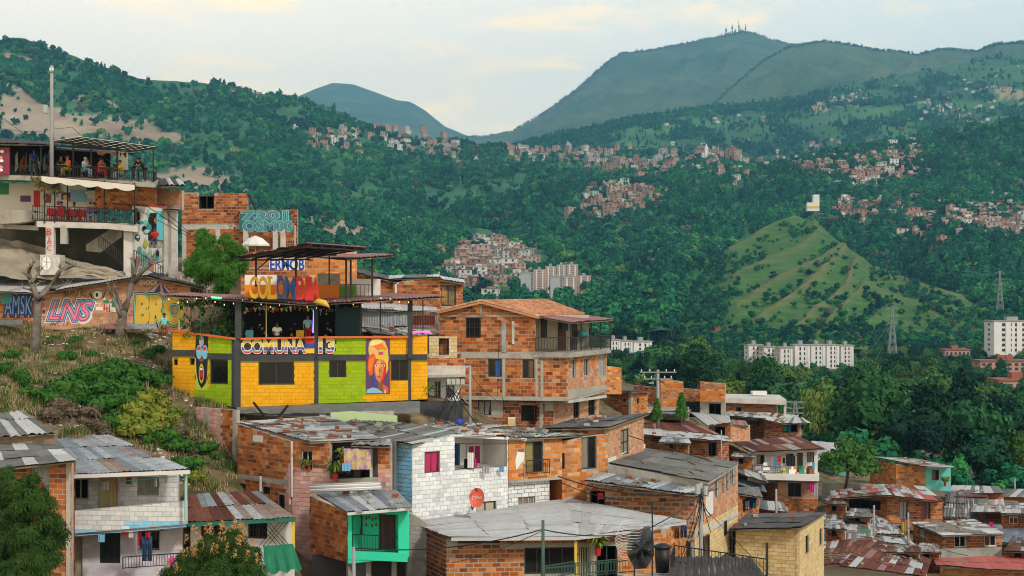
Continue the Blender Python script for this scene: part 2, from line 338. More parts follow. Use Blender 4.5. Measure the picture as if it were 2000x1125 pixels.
# nearer hills around the valley
LEFT_SOIL = [[(0,172),(40,178),(90,222),(160,228),(270,228),(335,258),(360,282),(300,285),(250,270),(120,272),(60,268),(0,272)],
    [(0,103),(50,108),(78,125),(60,128),(0,116)], [(140,190),(210,192),(250,225),(225,222),(190,205),(140,203)], [(300,330),(390,325),(460,350),(490,370),(420,375),(340,350),(280,345)],
    [(595,428),(700,428),(702,440),(790,442),(788,462),(640,472),(600,455)], [(480,370),(530,383),(525,392),(470,380)]]
SK['left'] = Hill('hill', {-350: [(600,520),(480,900),(350,1400),(150,1900),(20,2300)], 0: [(620,520),(490,900),(360,1400),(210,1900),(80,2300)], 40: [(620,520),(490,900),(360,1400),(215,1900),(86,2300)],
    100: [(620,520),(490,900),(365,1400),(225,1900),(98,2300)], 150: [(620,520),(490,900),(365,1400),(230,1900),(110,2300)], 200: [(620,520),(490,900),(370,1400),(240,1900),(134,2300)], 250: [(620,520),(490,900),(370,1400),(250,1900),(148,2300)],
    300: [(620,520),(490,900),(375,1400),(255,1900),(154,2350)], 400: [(620,520),(495,900),(385,1400),(265,1950),(160,2400)], 500: [(620,520),(500,900),(395,1450),(280,2000),(179,2450)], 560: [(625,540),(500,950),(400,1500),(290,2000),(191,2500)],
    640: [(630,560),(505,950),(410,1500),(300,2050),(216,2500)], 700: [(630,580),(510,1000),(415,1550),(315,2050),(240,2550)], 800: [(630,640),(545,1050),(425,1600),(330,2100),(268,2600)], 880: [(640,700),(572,1050),(430,1600),(340,2100),(276,2600)],
    950: [(650,750),(585,1050),(435,1650),(345,2100),(288,2600)], 1040: [(650,760),(590,1050),(440,1650),(350,2100),(300,2600)], 1120: [(655,760),(592,1050),(440,1650),(352,2100),(306,2600)], 1200: [(655,770),(590,1060),(440,1600),(352,2100),(306,2600)],
    1300: [(650,740),(555,1100),(440,1500),(355,2000),(303,2500)], 1400: [(650,1150),(560,1250),(440,1450),(360,1900),(304,2450)], 1450: [(650,1250),(560,1330),(440,1450),(365,1900),(315,2400)], 1520: [(650,1300),(560,1380),(440,1480),(370,1850),(322,2300)], 1640: [(650,1300),(560,1380),(440,1480),(380,1800),(335,2200)]},
    M_hill, 230,115,.004,.008,.18, soil=LEFT_SOIL, seed=41)
SK['right'] = Hill('hill', {1480: [(700,1200),(600,1320),(460,1520),(380,1800),(345,2000)], 1530: [(700,1200),(600,1320),(450,1520),(370,1800),(325,2050)], 1600: [(700,1200),(600,1320),(440,1520),(350,1800),(306,2100)], 1700: [(700,1200),(595,1320),(430,1520),(340,1800),(286,2200)],
    1780: [(700,1200),(590,1320),(430,1520),(340,1800),(278,2200)], 1830: [(700,1050),(590,1180),(430,1500),(340,1800),(270,2200)], 1880: [(700,800),(585,1050),(430,1500),(335,1800),(258,2200)], 1940: [(700,800),(585,1050),(430,1500),(330,1800),(250,2150)], 2000: [(700,800),(585,1050),(430,1500),(330,1800),(246,2150)], 2350: [(700,800),(580,1050),(430,1500),(320,1800),(225,2150)]},
    M_hill, 160,110,.004,.007,.2, soil=[[(1795,295),(1830,292),(1850,330),(1810,318)]], seed=51)
RIBS = [([(1560,428),(1500,452),(1425,498)], 12,13),([(1600,462),(1560,492),(1500,515),(1435,552)], 14,13),([(1648,488),(1590,520),(1530,548),(1440,600)], 16,13),([(1652,492),(1600,545),(1545,588),(1470,640)], 18,13),
    ([(1672,520),(1655,562),(1600,612),(1545,665)], 18,13),([(1690,560),(1640,612),(1600,665)], 15,12),([(1648,488),(1700,522),(1780,553),(1880,588)], 14,14),([(1590,430),(1618,462),(1648,488)], 9,14),
    ([(1690,560),(1720,575),(1790,600),(1830,625)], 12,13),([(1720,520),(1760,585),(1700,640),(1660,672)], 11,13)]
SK['ribbed'] = Hill('hill', {1330: [(705,760),(640,900),(590,1050)], 1400: [(705,760),(600,950),(505,1200)], 1440: [(700,760),(590,950),(478,1240)], 1500: [(700,760),(580,950),(448,1280)], 1545: [(695,760),(570,950),(430,1300)], 1590: [(690,770),(560,950),(432,1300)],
    1620: [(690,770),(555,960),(464,1230)], 1650: [(690,770),(560,960),(491,1180)], 1700: [(690,780),(575,960),(527,1120)], 1780: [(690,780),(600,930),(557,1060)], 1850: [(690,780),(610,900),(580,1010)], 1890: [(690,780),(620,900),(592,1000)], 1960: [(690,780),(640,880),(612,960)], 2060: [(695,780),(660,860),(640,920)], 2200: [(700,780),(670,860),(655,920)]},
    M_ribbed, 250,130,.0022,.003,.4, ribs=RIBS, seed=61)

# the ground of the near hillside and the valley floor, through points of known row and distance
GP = [(1290,935,110),(1310,930,124),(1225,885,112),(1350,925,115),(1240,900,124),(1330,905,133),(1215,930,92),(140,1150,69.5),(250,1150,69),(350,1135,69),(450,1150,69),(600,1160,73),(800,1180,75),(100,640,101.5),(-60,635,101.5),(370,655,101.5),(300,640,101.5),(0,624,100),(200,640,100),(330,655,99),(68,696,92),(230,660,97),(100,752,83),(0,770,78),(200,850,78),(300,800,84),(335,790,87),(300,905,77),(375,962,76),(150,852,76),(250,740,88),(330,720,93),(400,830,84),
    (500,1000,78),(575,1095,72),(60,1160,62),(300,1160,64),(500,1160,66),(740,1150,68),(900,1165,70),(1250,1165,72),(1400,1165,80),(1500,1190,90),(1870,1095,122),(1700,1140,110),(2000,1140,118),(1550,1010,138),(1650,965,142),(1760,955,147),(1900,1010,140),
    (1500,862,162),(1470,815,172),(1300,808,142),(1220,812,135),(1000,842,91),(1180,820,98),(640,812,88),(800,900,82),(1256,925,94),(1380,935,126),(0,480,112),(100,600,105),(117,500,111),(0,600,106),(-200,500,112),(-200,640,98),(240,600,105),(300,605,105),(450,524,120),(580,524,122),(820,604,105),(600,600,100),(900,640,125),
    (500,560,150),(900,660,300),(1200,780,250),(1260,780,185),(1600,890,260),(1750,955,175),(1900,968,185),(2000,965,190),(2000,880,330),(1700,765,500),(1300,745,480),(1350,830,260),(1250,800,230),(1900,775,500),(1900,705,800),(1600,705,800),(1250,690,760),(1050,640,950),(700,620,600),(300,590,560),(0,560,500),(1450,830,300),
    (1000,1500,40),(0,1350,42),(2000,1600,60),(-400,1200,60),(2400,1100,130),(2400,900,330),(2400,720,800),(1000,660,1000),(0,480,160),(-400,400,200),(300,500,180),(1700,900,215),(1850,860,330)]
_g = np.array(GP, float); _fx = np.c_[_g[:, 0]/300., np.log(_g[:, 2])*4.]
_n = len(_fx); _K = np.linalg.norm(_fx[:, None]-_fx[None], axis=2)
_A = np.zeros((_n+3, _n+3)); _A[:_n, :_n] = _K+np.eye(_n)*1e-3; _A[:_n, _n] = 1; _A[:_n, _n+1:] = _fx; _A[_n, :_n] = 1; _A[_n+1:, :_n] = _fx.T
_w = np.linalg.solve(_A, np.r_[_g[:, 1], 0,0,0])
def ground_row(px, d):
    q = np.array([px/300., math.log(d)*4.]); k = np.linalg.norm(_fx-q, axis=1)
    return float(k@_w[:_n]+_w[_n]+q@_w[_n+1:])
def GZ(x, y):
    px = x/y*F+1000; return (HZ-ground_row(px, y))/F*y
def build_ground():
    us = np.linspace(-500,2500,220); ds = np.exp(np.linspace(math.log(38), math.log(1000),170))
    V = []
    for d in ds:
        for u in us:
            p = P(u, ground_row(u, d), d); p.z += .25*fb(p.x*.3, p.y*.3,0,4)*min(3, d/90); V.append(tuple(p))
    n = len(us); fs = [(j*n+i, j*n+i+1,(j+1)*n+i+1,(j+1)*n+i) for j in range(len(ds)-1) for i in range(n-1)]
    me = bpy.data.meshes.new('ground'); me.from_pydata(V, [], fs); me.polygons.foreach_set('use_smooth', [True]*len(fs))
    me.materials.append(mat('earth_and_turf', [(.03,.035,.012),(.09,.07,.032),(.2,.145,.08),(.36,.28,.18)], .95,.9,.85,.9, bscale=3., dirt=.85, dirtc=(.015,.04,.01), dscale=.7, detail=8))
    link('ground', me, None, 'structure')
build_ground()
# a plain sheet under everything, out to the horizon
mb = MB(); mb.face([(-9000,-300,-60),(9000,-300,-60),(14000,14000,-60),(-14000,14000,-60)])
mb.build('terrain', M_far, None, kind='structure')

# ---------------------------------------------------------------- haze: the air of the valley
def build_haze():
    hz = MB(); hz.obox((-5200,-320,-61.5),(10400,0,0),(0,12000,0),(0,0,1750))
    m = bpy.data.materials.new('valley_air'); m.use_nodes = True; nt = m.node_tree; nt.nodes.clear()
    o = nt.nodes.new('ShaderNodeOutputMaterial'); v = nt.nodes.new('ShaderNodeVolumePrincipled'); nt.links.new(v.outputs[0], o.inputs['Volume'])
    v.inputs['Color'].default_value = (.21,.60,1,1); v.inputs['Density'].default_value = 9.5e-5; v.inputs['Anisotropy'].default_value = .1
    hz.build('haze', m, None, kind='stuff')
build_haze()

# ---------------------------------------------------------------- trees
M_bark = mat('bark', [(.05,.04,.03),(.11,.09,.07)], .95,4,.5,.4)
def leafmat(name, cols, objr=True, nscale=.35, namt=.3, objk=1.): return mat(name, cols, .8, nscale, namt, 0, objr=objr, objk=objk, tone=False, spec=.15)
M_leaf = [leafmat('leaf_dark_teal', [(.002,.016,.011),(.005,.036,.02),(.012,.072,.03),(.04,.13,.04)]),
          leafmat('leaf_mid_green', [(.004,.026,.012),(.011,.056,.019),(.03,.11,.028),(.085,.175,.04)]),
          leafmat('leaf_yellow_green', [(.018,.06,.012),(.045,.105,.018),(.085,.145,.025),(.14,.17,.04)]),
          leafmat('leaf_grey', [(.06,.08,.05),(.09,.1,.06),(.12,.11,.08),(.1,.12,.1)])]
def crown_mesh(mb, rx, rz, cz, lobes, leaves, leaf, aspect=1., rnd=None, jit=.6, core=True, cluster=None):
    rnd = rnd or random
    L = []
    for k in range(lobes):
        th = rnd.uniform(0,6.283); ph = math.acos(rnd.uniform(-.75,1)); rr = rnd.uniform(.35,.72) if k else 0
        c = Vector((rx*rr*math.sin(ph)*math.cos(th), rx*rr*math.sin(ph)*math.sin(th), cz+rz*rr*math.cos(ph)))
        L.append((c, rnd.uniform(.34,.55)*(rx if k else rx*1.25)))
    if core:
        for c, r in L:
            n0 = len(mb.v); k = 6
            ring = [[c+Vector((math.cos(a)*math.sin(p)*r*.78, math.sin(a)*math.sin(p)*r*.78, math.cos(p)*r*.78*rz/rx)) for a in [i*6.283/k+p for i in range(k)]] for p in (.5,1.3,2.2)]
            pts = [q for rg in ring for q in rg]; fs = []
            for j in range(2):
                for i in range(k): fs.append((j*k+i, j*k+(i+1) % k, (j+1)*k+(i+1) % k, (j+1)*k+i))
            fs.append(tuple(reversed(range(k)))); fs.append(tuple(2*k+i for i in range(k))); mb.mesh(pts, fs, .4)
    tot = sum(r*r for _, r in L)
    for c, r in L:
        for _ in range(max(3, int(leaves*r*r/tot))):
            n = Vector((rnd.gauss(0,1), rnd.gauss(0,1), rnd.gauss(.25,1))).normalized()
            q = c+Vector((n.x, n.y, n.z*rz/rx))*r*rnd.uniform(.8,1.08)
            m = (n+Vector((rnd.gauss(0, jit), rnd.gauss(0, jit), rnd.gauss(.1, jit)))).normalized()
            a = m.orthogonal().normalized(); a.rotate(Matrix.Rotation(rnd.uniform(0,6.28),3, m)); b = m.cross(a)
            s = leaf*rnd.uniform(.6,1.35)
            if cluster:
                for w in range(cluster):
                    a2 = a.copy(); a2.rotate(Matrix.Rotation(w*6.283/cluster+rnd.uniform(-.3,.3),3, m)); b2 = m.cross(a2)
                    tip = q+a2*s*1.5-Vector((0,0, s*.5)); mb.face([q, q+a2*s*.8+b2*s*aspect*.5, tip, q+a2*s*.8-b2*s*aspect*.5], rnd.random())
            else: mb.face([q-a*s*.6-b*s*.25*aspect, q+a*s*.1-b*s*.5*aspect, q+a*s*.62+b*s*.1*aspect, q-a*s*.05+b*s*.52*aspect], rnd.random())
def trunk_mesh(mb, h, r, rx, rnd=random):
    top = Vector((rnd.uniform(-.3,.3), rnd.uniform(-.3,.3), h)); mid = top*.5+Vector((rnd.uniform(-.2,.2), rnd.uniform(-.2,.2),0))
    mb.tube([(0,0,-.6), tuple(mid), tuple(top)], [r*1.25, r*.85, r*.55], 6)
    for k in range(4):
        a = k*1.57+rnd.uniform(-.5,.5); st = mid.lerp(top, rnd.uniform(.4,1))
        e = st+Vector((math.cos(a)*rx*.55, math.sin(a)*rx*.55, rx*rnd.uniform(.35,.8)))
        mb.tube([tuple(st), tuple(st.lerp(e, .5)+Vector((0,0,-.05*rx))), tuple(e)], [r*.5, r*.35, r*.15], 5)
def far_tree(i, kind):
    rnd = random.Random(100+i); mb = MB()
    if kind == 'round': crown_mesh(mb, .5,.46,.55,6,110,.17, rnd=rnd)
    elif kind == 'tall': crown_mesh(mb, .34,.6,.75,7,90,.18, rnd=rnd)
    elif kind == 'conifer':
        for k in range(5):
            z = .25+k*.22; crown_mesh(mb, .24-.04*k, .16, z, 1,18,.14, rnd=rnd)
    mb.tube([(0,0,-.2),(0,0,.5)], [.045,.03], 4)
    return mb
def scatter(name, pts, variants):
    """one 'stuff' object: pts = (position, size, turn, variant); trees instanced on its points"""
    me = bpy.data.meshes.new(name); me.from_pydata([tuple(p[0]) for p in pts], [], [])
    for nm, idx, ty in (('size', 1, 'FLOAT'),('turn', 2, 'FLOAT'),('pick', 3, 'INT')):
        a = me.attributes.new(nm, ty, 'POINT'); a.data.foreach_set('value', [p[idx] for p in pts])
    o = link(name, me, None, 'stuff')
    ng = bpy.data.node_groups.new(name, 'GeometryNodeTree'); N = ng.nodes; L = ng.links
    ng.interface.new_socket('Geometry', in_out='INPUT', socket_type='NodeSocketGeometry'); ng.interface.new_socket('Geometry', in_out='OUTPUT', socket_type='NodeSocketGeometry')
    i = N.new('NodeGroupInput'); u = N.new('NodeGroupOutput'); ip = N.new('GeometryNodeInstanceOnPoints'); gi = N.new('GeometryNodeGeometryToInstance')
    for v in reversed(variants):
        oi = N.new('GeometryNodeObjectInfo'); oi.inputs['Object'].default_value = v; oi.inputs['As Instance'].default_value = True; L.new(oi.outputs['Geometry'], gi.inputs[0])
    def at(nm, ty):
        n = N.new('GeometryNodeInputNamedAttribute'); n.data_type = ty; n.inputs['Name'].default_value = nm; return n.outputs['Attribute']
    mp = N.new('GeometryNodeMeshToPoints'); L.new(i.outputs[0], mp.inputs[0]); L.new(mp.outputs[0], ip.inputs['Points'])
    jn = N.new('GeometryNodeJoinGeometry')
    for v in range(len(variants)):
        pass
    L.new(gi.outputs[0], ip.inputs['Instance']); ip.inputs['Pick Instance'].default_value = True
    L.new(at('pick', 'INT'), ip.inputs['Instance Index'])
    cx = N.new('ShaderNodeCombineXYZ'); L.new(at('turn', 'FLOAT'), cx.inputs[2]); L.new(cx.outputs[0], ip.inputs['Rotation'])
    L.new(at('size', 'FLOAT'), ip.inputs['Scale']); L.new(ip.outputs[0], u.inputs[0])
    md = o.modifiers.new('scatter', 'NODES'); md.node_group = ng
    return o
M_farleaf = [leafmat('far_leaf_teal', [(.002,.026,.020),(.005,.062,.036),(.013,.125,.055),(.04,.21,.07)], True, .008,.75,.55), leafmat('far_leaf_green', [(.004,.045,.022),(.011,.1,.036),(.03,.19,.055),(.09,.28,.07)], True, .008,.75,.55), leafmat('far_leaf_yellowish', [(.02,.1,.03),(.05,.17,.04),(.1,.23,.05),(.17,.26,.07)], True, .008,.75,.55), M_leaf[3]]  # red held down: the tint of distant haze put into the leaf colours
FAR = []
for i, (kd, mi) in enumerate([('round', 0),('round', 1),('tall', 0),('round', 2),('tall', 1),('conifer', 0),('round', 0),('round', 3)]):
    fm = far_tree(i, kd).data('distant_tree', [M_farleaf[mi]]); FAR.append(bpy.data.objects.new('distant_tree', fm))
def pick(w): return random.choices(range(8), w)[0]
W_MIX = (30,22,12,6,10,3,14,2); W_CON = (14,6,18,2,6,30,10,1)
VILLAGE = []          # (polygon in pixels) where houses stand thick and trees are few
def wood(name, hill, n, size, keep, w=W_MIX, t0=0., t1=1.):
    pts = []; k = 0
    while len(pts) < n and k < n*6:
        k += 1; u = random.random(); t = random.uniform(t0, t1); p, px, py = hill.at(u, t)
        if px < -150 or px > 2150: continue
        kk = keep(px, py, p)
        if random.random() > kk: continue
        s = size*random.choice((R(.4,.8), R(.7,1.3), R(.9,1.7))); p.z -= .15*s
        pts.append((p, s, R(0,6.28), pick(w)))
    return scatter(name, pts, FAR)
# ---------------------------------------------------------------- woods on the hills
V_POLYS = [[(235+500*1,250),(860,262),(905,300),(895,320),(860,305),(720,290),(640,300),(575,262),(660,255)],
           [(980,285),(1120,290),(1215,303),(1215,340),(1190,322),(1080,318),(985,300)],
           [(1215,320),(1300,300),(1420,290),(1500,322),(1520,350),(1480,365),(1380,345),(1220,345)], [(1185,365),(1290,375),(1280,405),(1190,422),(1195,385)], [(1140,360),(1160,362),(1165,440),(1140,440)],
           [(1650,330),(1700,300),(1790,290),(1795,330),(1745,365),(1660,365)], [(1630,410),(1700,400),(1710,440),(1640,430)], [(1725,398),(1830,422),(1860,432),(1960,388),(2030,428),(2030,472),(1900,465),(1850,450),(1735,425)], [(1560,330),(1650,312),(1650,352),(1570,354)],
           [(1580,205),(1690,175),(1700,195),(1600,212)], [(1780,190),(1880,210),(1910,240),(1880,245),(1800,205)]]
TOWN = [(865,535),(895,485),(930,468),(980,466),(1055,505),(1075,520),(1130,510),(1162,535),(1162,590),(1090,605),(960,600),(880,560)]
def vil(px, py): return any(inpoly(px, py-k, q) for q in V_POLYS for k in (0,9))
def rib_sky(px): return np.interp(px, [1330,1400,1440,1500,1545,1590,1620,1650,1700,1780,1850,1890,1960,2060], [590,505,478,448,430,432,464,491,527,557,580,592,612,640])
def k_left(px, py, p):
    if any(inpoly(px, py, q) for q in LEFT_SOIL): return .03
    if vil(px, py): return .3 if fb(px*.06, py*.09,31,2) > .15 else .05
    if inpoly(px, py, TOWN) or inpoly(px, py-12, TOWN) or inpoly(px, py-24, TOWN): return .05
    if px > 1330 and py > rib_sky(px)+4: return .0
    if py > 560 and px < 1000: return .2
    g = fb(px*.012, py*.02,5,3)
    if px < 560 and py < 330 and inpoly(px, py, [(230,140),(420,160),(350,220),(300,180)]): return .05
    if px < 480 and 255 < py < 385: return .12
    h = fb(px*.035, py*.05,8,3)
    return 1 if g+.5*h > (-.1 if px > 560 else .02) else (.1 if g < -.22 else .35)
def k_right(px, py, p):
    if vil(px, py): return .3 if fb(px*.06, py*.09,33,2) > .15 else .06
    if py > rib_sky(px)+4: return .0
    return 1 if fb(px*.012, py*.02,9,3)+.5*fb(px*.035, py*.05,18,3) > -.15 else .3
def k_farm(px, py, p):
    if vil(px, py): return .3
    g = fb(px*.014, py*.05,15,3)
    top = np.interp(px, [1000,1080,1200,1380,1520,1600], [290,268,245,211,203,190])
    if px < 1620 and py < top+22: return 1
    return 1 if g > .12 else .08
def k_rib(px, py, p):
    if py > 655-.1*max(0,1500-px): return .9
    if px < 1412+max(0, py-520)*.12+8*fb(py*.05,2): return .95
    if px > 1700 and py > 650: return .4
    if px > 1850 and py > 615: return .4
    g = fb(px*.02, py*.03,25,3)
    gully = min((abs(py-(np.interp(px, [a for a, b in sorted(r[0])], [b for a, b in sorted(r[0])]))) for r in RIBS if min(a for a, b in r[0]) < px < max(a for a, b in r[0])), default=30)
    return .75 if g > .1 and gully > 7 else (.1 if gully > 9 else .012)
wood('forest', SK['left'], 30000,8.8, k_left)
wood('forest', SK['right'], 16000,8.8, k_right)
wood('forest', SK['farm'], 13000,9, k_farm, W_CON, .05,1)
wood('shrubbery', SK['ribbed'], 3800,3.2, k_rib, (30,25,2,8,2,0,20,4))
wood('forest', SK['peak'], 700,8, lambda a, b, c: 1, W_MIX, .985,1)
wood('forest', SK['side'], 900,8, lambda a, b, c: 1, W_MIX, .98,1)
# ---------------------------------------------------------------- masonry, roofs, windows
def brickmat(name, cols, **k): return mat(name, cols, .9,1.1,.2,.25, bscale=22, tone=True, spec=.12, **k)
B_or = brickmat('brick_orange', [(.13,.037,.014),(.30,.083,.022),(.46,.145,.034),(.60,.27,.095)], dirt=.65, dirtc=(.11,.055,.032), dscale=1.1)
B_dk = brickmat('brick_brown_red', [(.09,.028,.015),(.2,.055,.022),(.33,.095,.033),(.44,.17,.075)], dirt=.5, dirtc=(.05,.035,.028), dscale=.8)
B_pale = brickmat('brick_pale', [(.38,.165,.08),(.5,.235,.125),(.57,.30,.175),(.62,.38,.25)], dirt=.35, dirtc=(.2,.12,.09), dscale=.8)
B_tan = brickmat('brick_bright_orange', [(.30,.085,.018),(.48,.155,.03),(.60,.225,.05),(.68,.36,.15)], dirt=.55, dirtc=(.17,.08,.042), dscale=1.1)
B_wh = brickmat('brick_whitewashed', [(.46,.48,.50),(.58,.61,.63),(.66,.69,.71),(.72,.74,.75)], dirt=.45, dirtc=(.30,.28,.26), dscale=1.3)
B_lil = brickmat('brick_lilac_white', [(.50,.48,.56),(.60,.58,.66),(.66,.64,.71)], dirt=.3, dirtc=(.33,.3,.34), dscale=1.1)
B_ye = brickmat('block_painted_yellow', [(.66,.315,.01),(.71,.345,.01),(.74,.365,.012),(.76,.385,.014)], dirt=.45, dirtc=(.40,.18,.015), dscale=1.4)
B_gr = brickmat('block_painted_lime', [(.225,.365,.009),(.255,.4,.01),(.275,.425,.011),(.30,.45,.014)], dirt=.45, dirtc=(.13,.22,.015), dscale=1.4)
B_pk = brickmat('brick_painted_pink', [(.46,.22,.20),(.56,.29,.26),(.62,.36,.32),(.66,.42,.38)], dirt=.55, dirtc=(.33,.2,.17), dscale=1.2)
B_bl = brickmat('brick_painted_blue', [(.17,.46,.72),(.21,.53,.8),(.26,.58,.83),(.32,.63,.86)], dirt=.3, dirtc=(.1,.18,.26))
B_cr = brickmat('brick_painted_cream', [(.50,.36,.17),(.60,.44,.22),(.65,.5,.27),(.68,.55,.33)], dirt=.3, dirtc=(.36,.27,.15))
B_gy = brickmat('grey_block', [(.24,.24,.23),(.34,.34,.33),(.42,.42,.41)], dirt=.4)
B_blk = brickmat('block_painted_black', [(.022,.024,.028),(.03,.033,.038),(.042,.045,.05)])
M_mort = mat('mortar', [(.22,.20,.18),(.36,.33,.29),(.46,.42,.37)], .95,2,.4,.3, dirt=.4)
M_mortd = mat('mortar_dark', [(.14,.12,.10),(.22,.19,.16),(.30,.26,.22)], .95,2,.4,.3)
M_conc = mat('concrete', [(.22,.21,.19),(.34,.33,.30),(.44,.42,.39)], .95,1.2,.5,.3, dirt=.5, dscale=.9)
M_concl = mat('concrete_pale', [(.38,.36,.33),(.50,.48,.45),(.58,.56,.52)], .95,1.2,.5,.3, dirt=.4, dscale=.9)
M_plw = mat('plaster_white', [(.52,.52,.52),(.64,.64,.63),(.72,.72,.71)], .9,.8,.4,.1, dirt=.35, dirtc=(.33,.31,.29))
M_plgy = mat('plaster_dark_grey', [(.03,.033,.038),(.045,.048,.055),(.07,.073,.08)], .9,1.4,.5,.2)
M_turq = mat('plaster_turquoise', [(.025,.58,.36),(.035,.68,.42),(.06,.74,.48)], .8,1,.4,.1, dirt=.2, dirtc=(.05,.3,.25))
M_teal = mat('plaster_light_turquoise', [(.10,.46,.44),(.14,.55,.52),(.2,.6,.57)], .8,1,.4,.1, dirt=.2, dirtc=(.1,.3,.3))
M_glass = mat('window_dark_glass', [(.002,.003,.004),(.006,.007,.008),(.016,.017,.017)], .2,2.2,.6,0, spec=.2)
M_dark = mat('dark_interior', [(.004,.004,.005),(.012,.012,.014)], .9,1,.5,0)  # near-black: the shade of unlit rooms put into the colour
M_frd = flat('frame_dark', (.03,.028,.027),.5); M_frw = flat('frame_white', (.62,.62,.62),.5); M_fra = flat('frame_aluminium', (.38,.38,.37),.4, metal=.3)
M_frt = flat('frame_tan', (.40,.36,.24),.6); M_iron = flat('iron_black', (.016,.016,.018),.5); M_irong = flat('iron_green', (.03,.085,.065),.5)
M_wood = mat('wood_weathered', [(.10,.075,.05),(.20,.155,.11),(.30,.25,.19)], .9,6,.5,.2)
M_brown = flat('door_brown', (.09,.04,.022),.5); M_dye = flat('door_mustard', (.50,.42,.17),.6); M_dgy = flat('door_grey_green', (.30,.28,.2),.6)
def tin(name, cols, rough=.55, metal=.15, **k): return mat(name, cols, rough, 1.1,.5,.12, metal=metal, tone=True, dirt=min(.85, k.pop('dirt', .5)*1.5), dirtc=k.pop('dirtc', (.12,.07,.045)), dscale=2.4, **k)
T_gal = tin('tin_galvanised', [(.14,.17,.19),(.25,.285,.32),(.36,.40,.44),(.47,.50,.53)])
T_blu = tin('tin_blue_grey', [(.10,.13,.165),(.16,.20,.245),(.24,.285,.33)])
T_gry = tin('fibre_cement_grey', [(.085,.087,.085),(.145,.147,.142),(.21,.21,.2)], .95,0, dirtc=(.07,.07,.06))
T_lgt = tin('fibre_cement_pale', [(.32,.33,.33),(.42,.43,.435),(.5,.51,.515)], .95,0, dirtc=(.2,.18,.16), dirt=.3)
T_rst = tin('tin_rusted', [(.05,.014,.01),(.095,.024,.015),(.145,.042,.022),(.2,.08,.042)], .9,0, dirtc=(.06,.02,.015))
T_mix = tin('tin_rust_streaked', [(.10,.035,.02),(.2,.13,.095),(.3,.285,.27),(.36,.36,.355)], .8,0, dirt=.8, dirtc=(.2,.07,.03))
T_wht = tin('tin_white', [(.32,.33,.34),(.43,.44,.45),(.52,.53,.53)], .6,0, dirt=.3, dirtc=(.3,.27,.25))
T_dk = tin('roof_felt_dark', [(.035,.037,.04),(.062,.063,.066),(.105,.105,.105)], .95,0, dirt=.4, dirtc=(.2,.19,.18))
T_pnk = tin('tin_dull_pink', [(.2,.085,.085),(.27,.13,.125),(.33,.18,.17)], .7,0, dirt=.3, dirtc=(.2,.1,.1))
T_red = tin('tin_red_painted', [(.3,.045,.035),(.4,.08,.06),(.46,.12,.09)], .7,0, dirt=.3, dirtc=(.25,.06,.05))
T_grn = tin('tin_green', [(.03,.12,.07),(.05,.2,.12),(.2,.28,.24)], .7,0)
T_blk = tin('tin_black', [(.015,.015,.018),(.03,.03,.033)], .7,0)
M_tile = mat('clay_roof_tile', [(.25,.10,.05),(.38,.17,.085),(.50,.25,.14),(.56,.32,.20)], .9,1.5,.2,.2, tone=True, dirt=.3, dirtc=(.16,.08,.05))

UNIT = {}
def unit_brick(m, k):
    if (m.name, k) not in UNIT:
        b = MB(); b.obox((-.5,-.5,-.5),(1,0,0),(0,1,0),(0,0,1), tone=(k+.5)/6, back=False)
        # faces outwards along -y
        UNIT[m.name, k] = b.data('brick', [m])
    return UNIT[m.name, k]

class House:
    def __init__(s, name, label, cat='house', group=None, nsep=300):
        s.o = thing(name, label, cat, group); s.bricks = []; s.nsep = nsep; s.loc = None
    def finish(s):
        s.bricks.sort(key=lambda b: (-round(b[2][0], 1), b[0].length))
        rest = {}
        for i, (c, rz, size, m, tone, wallob) in enumerate(s.bricks):
            if i < s.nsep:
                o = bpy.data.objects.new('brick', unit_brick(m, min(5, int(tone*6)))); COL.objects.link(o)
                o.location = c; o.rotation_euler = (0,0, rz); o.scale = size; o.parent = wallob
            else: rest.setdefault(wallob, []).append((c, rz, size, m, tone))
        for w, L in rest.items():
            b = MB()
            for c, rz, size, m, tone in L:
                b.use(m); r = Matrix.Rotation(rz, 3, 'Z'); x, y, z = size
                b.obox(c-r@Vector((x/2, y/2, z/2)), r@Vector((x, 0,0)), r@Vector((0, y, 0)),(0,0, z), tone, back=False)
            b.build('brick_courses', None, w, kind='stuff')
        base = s.o
        return s

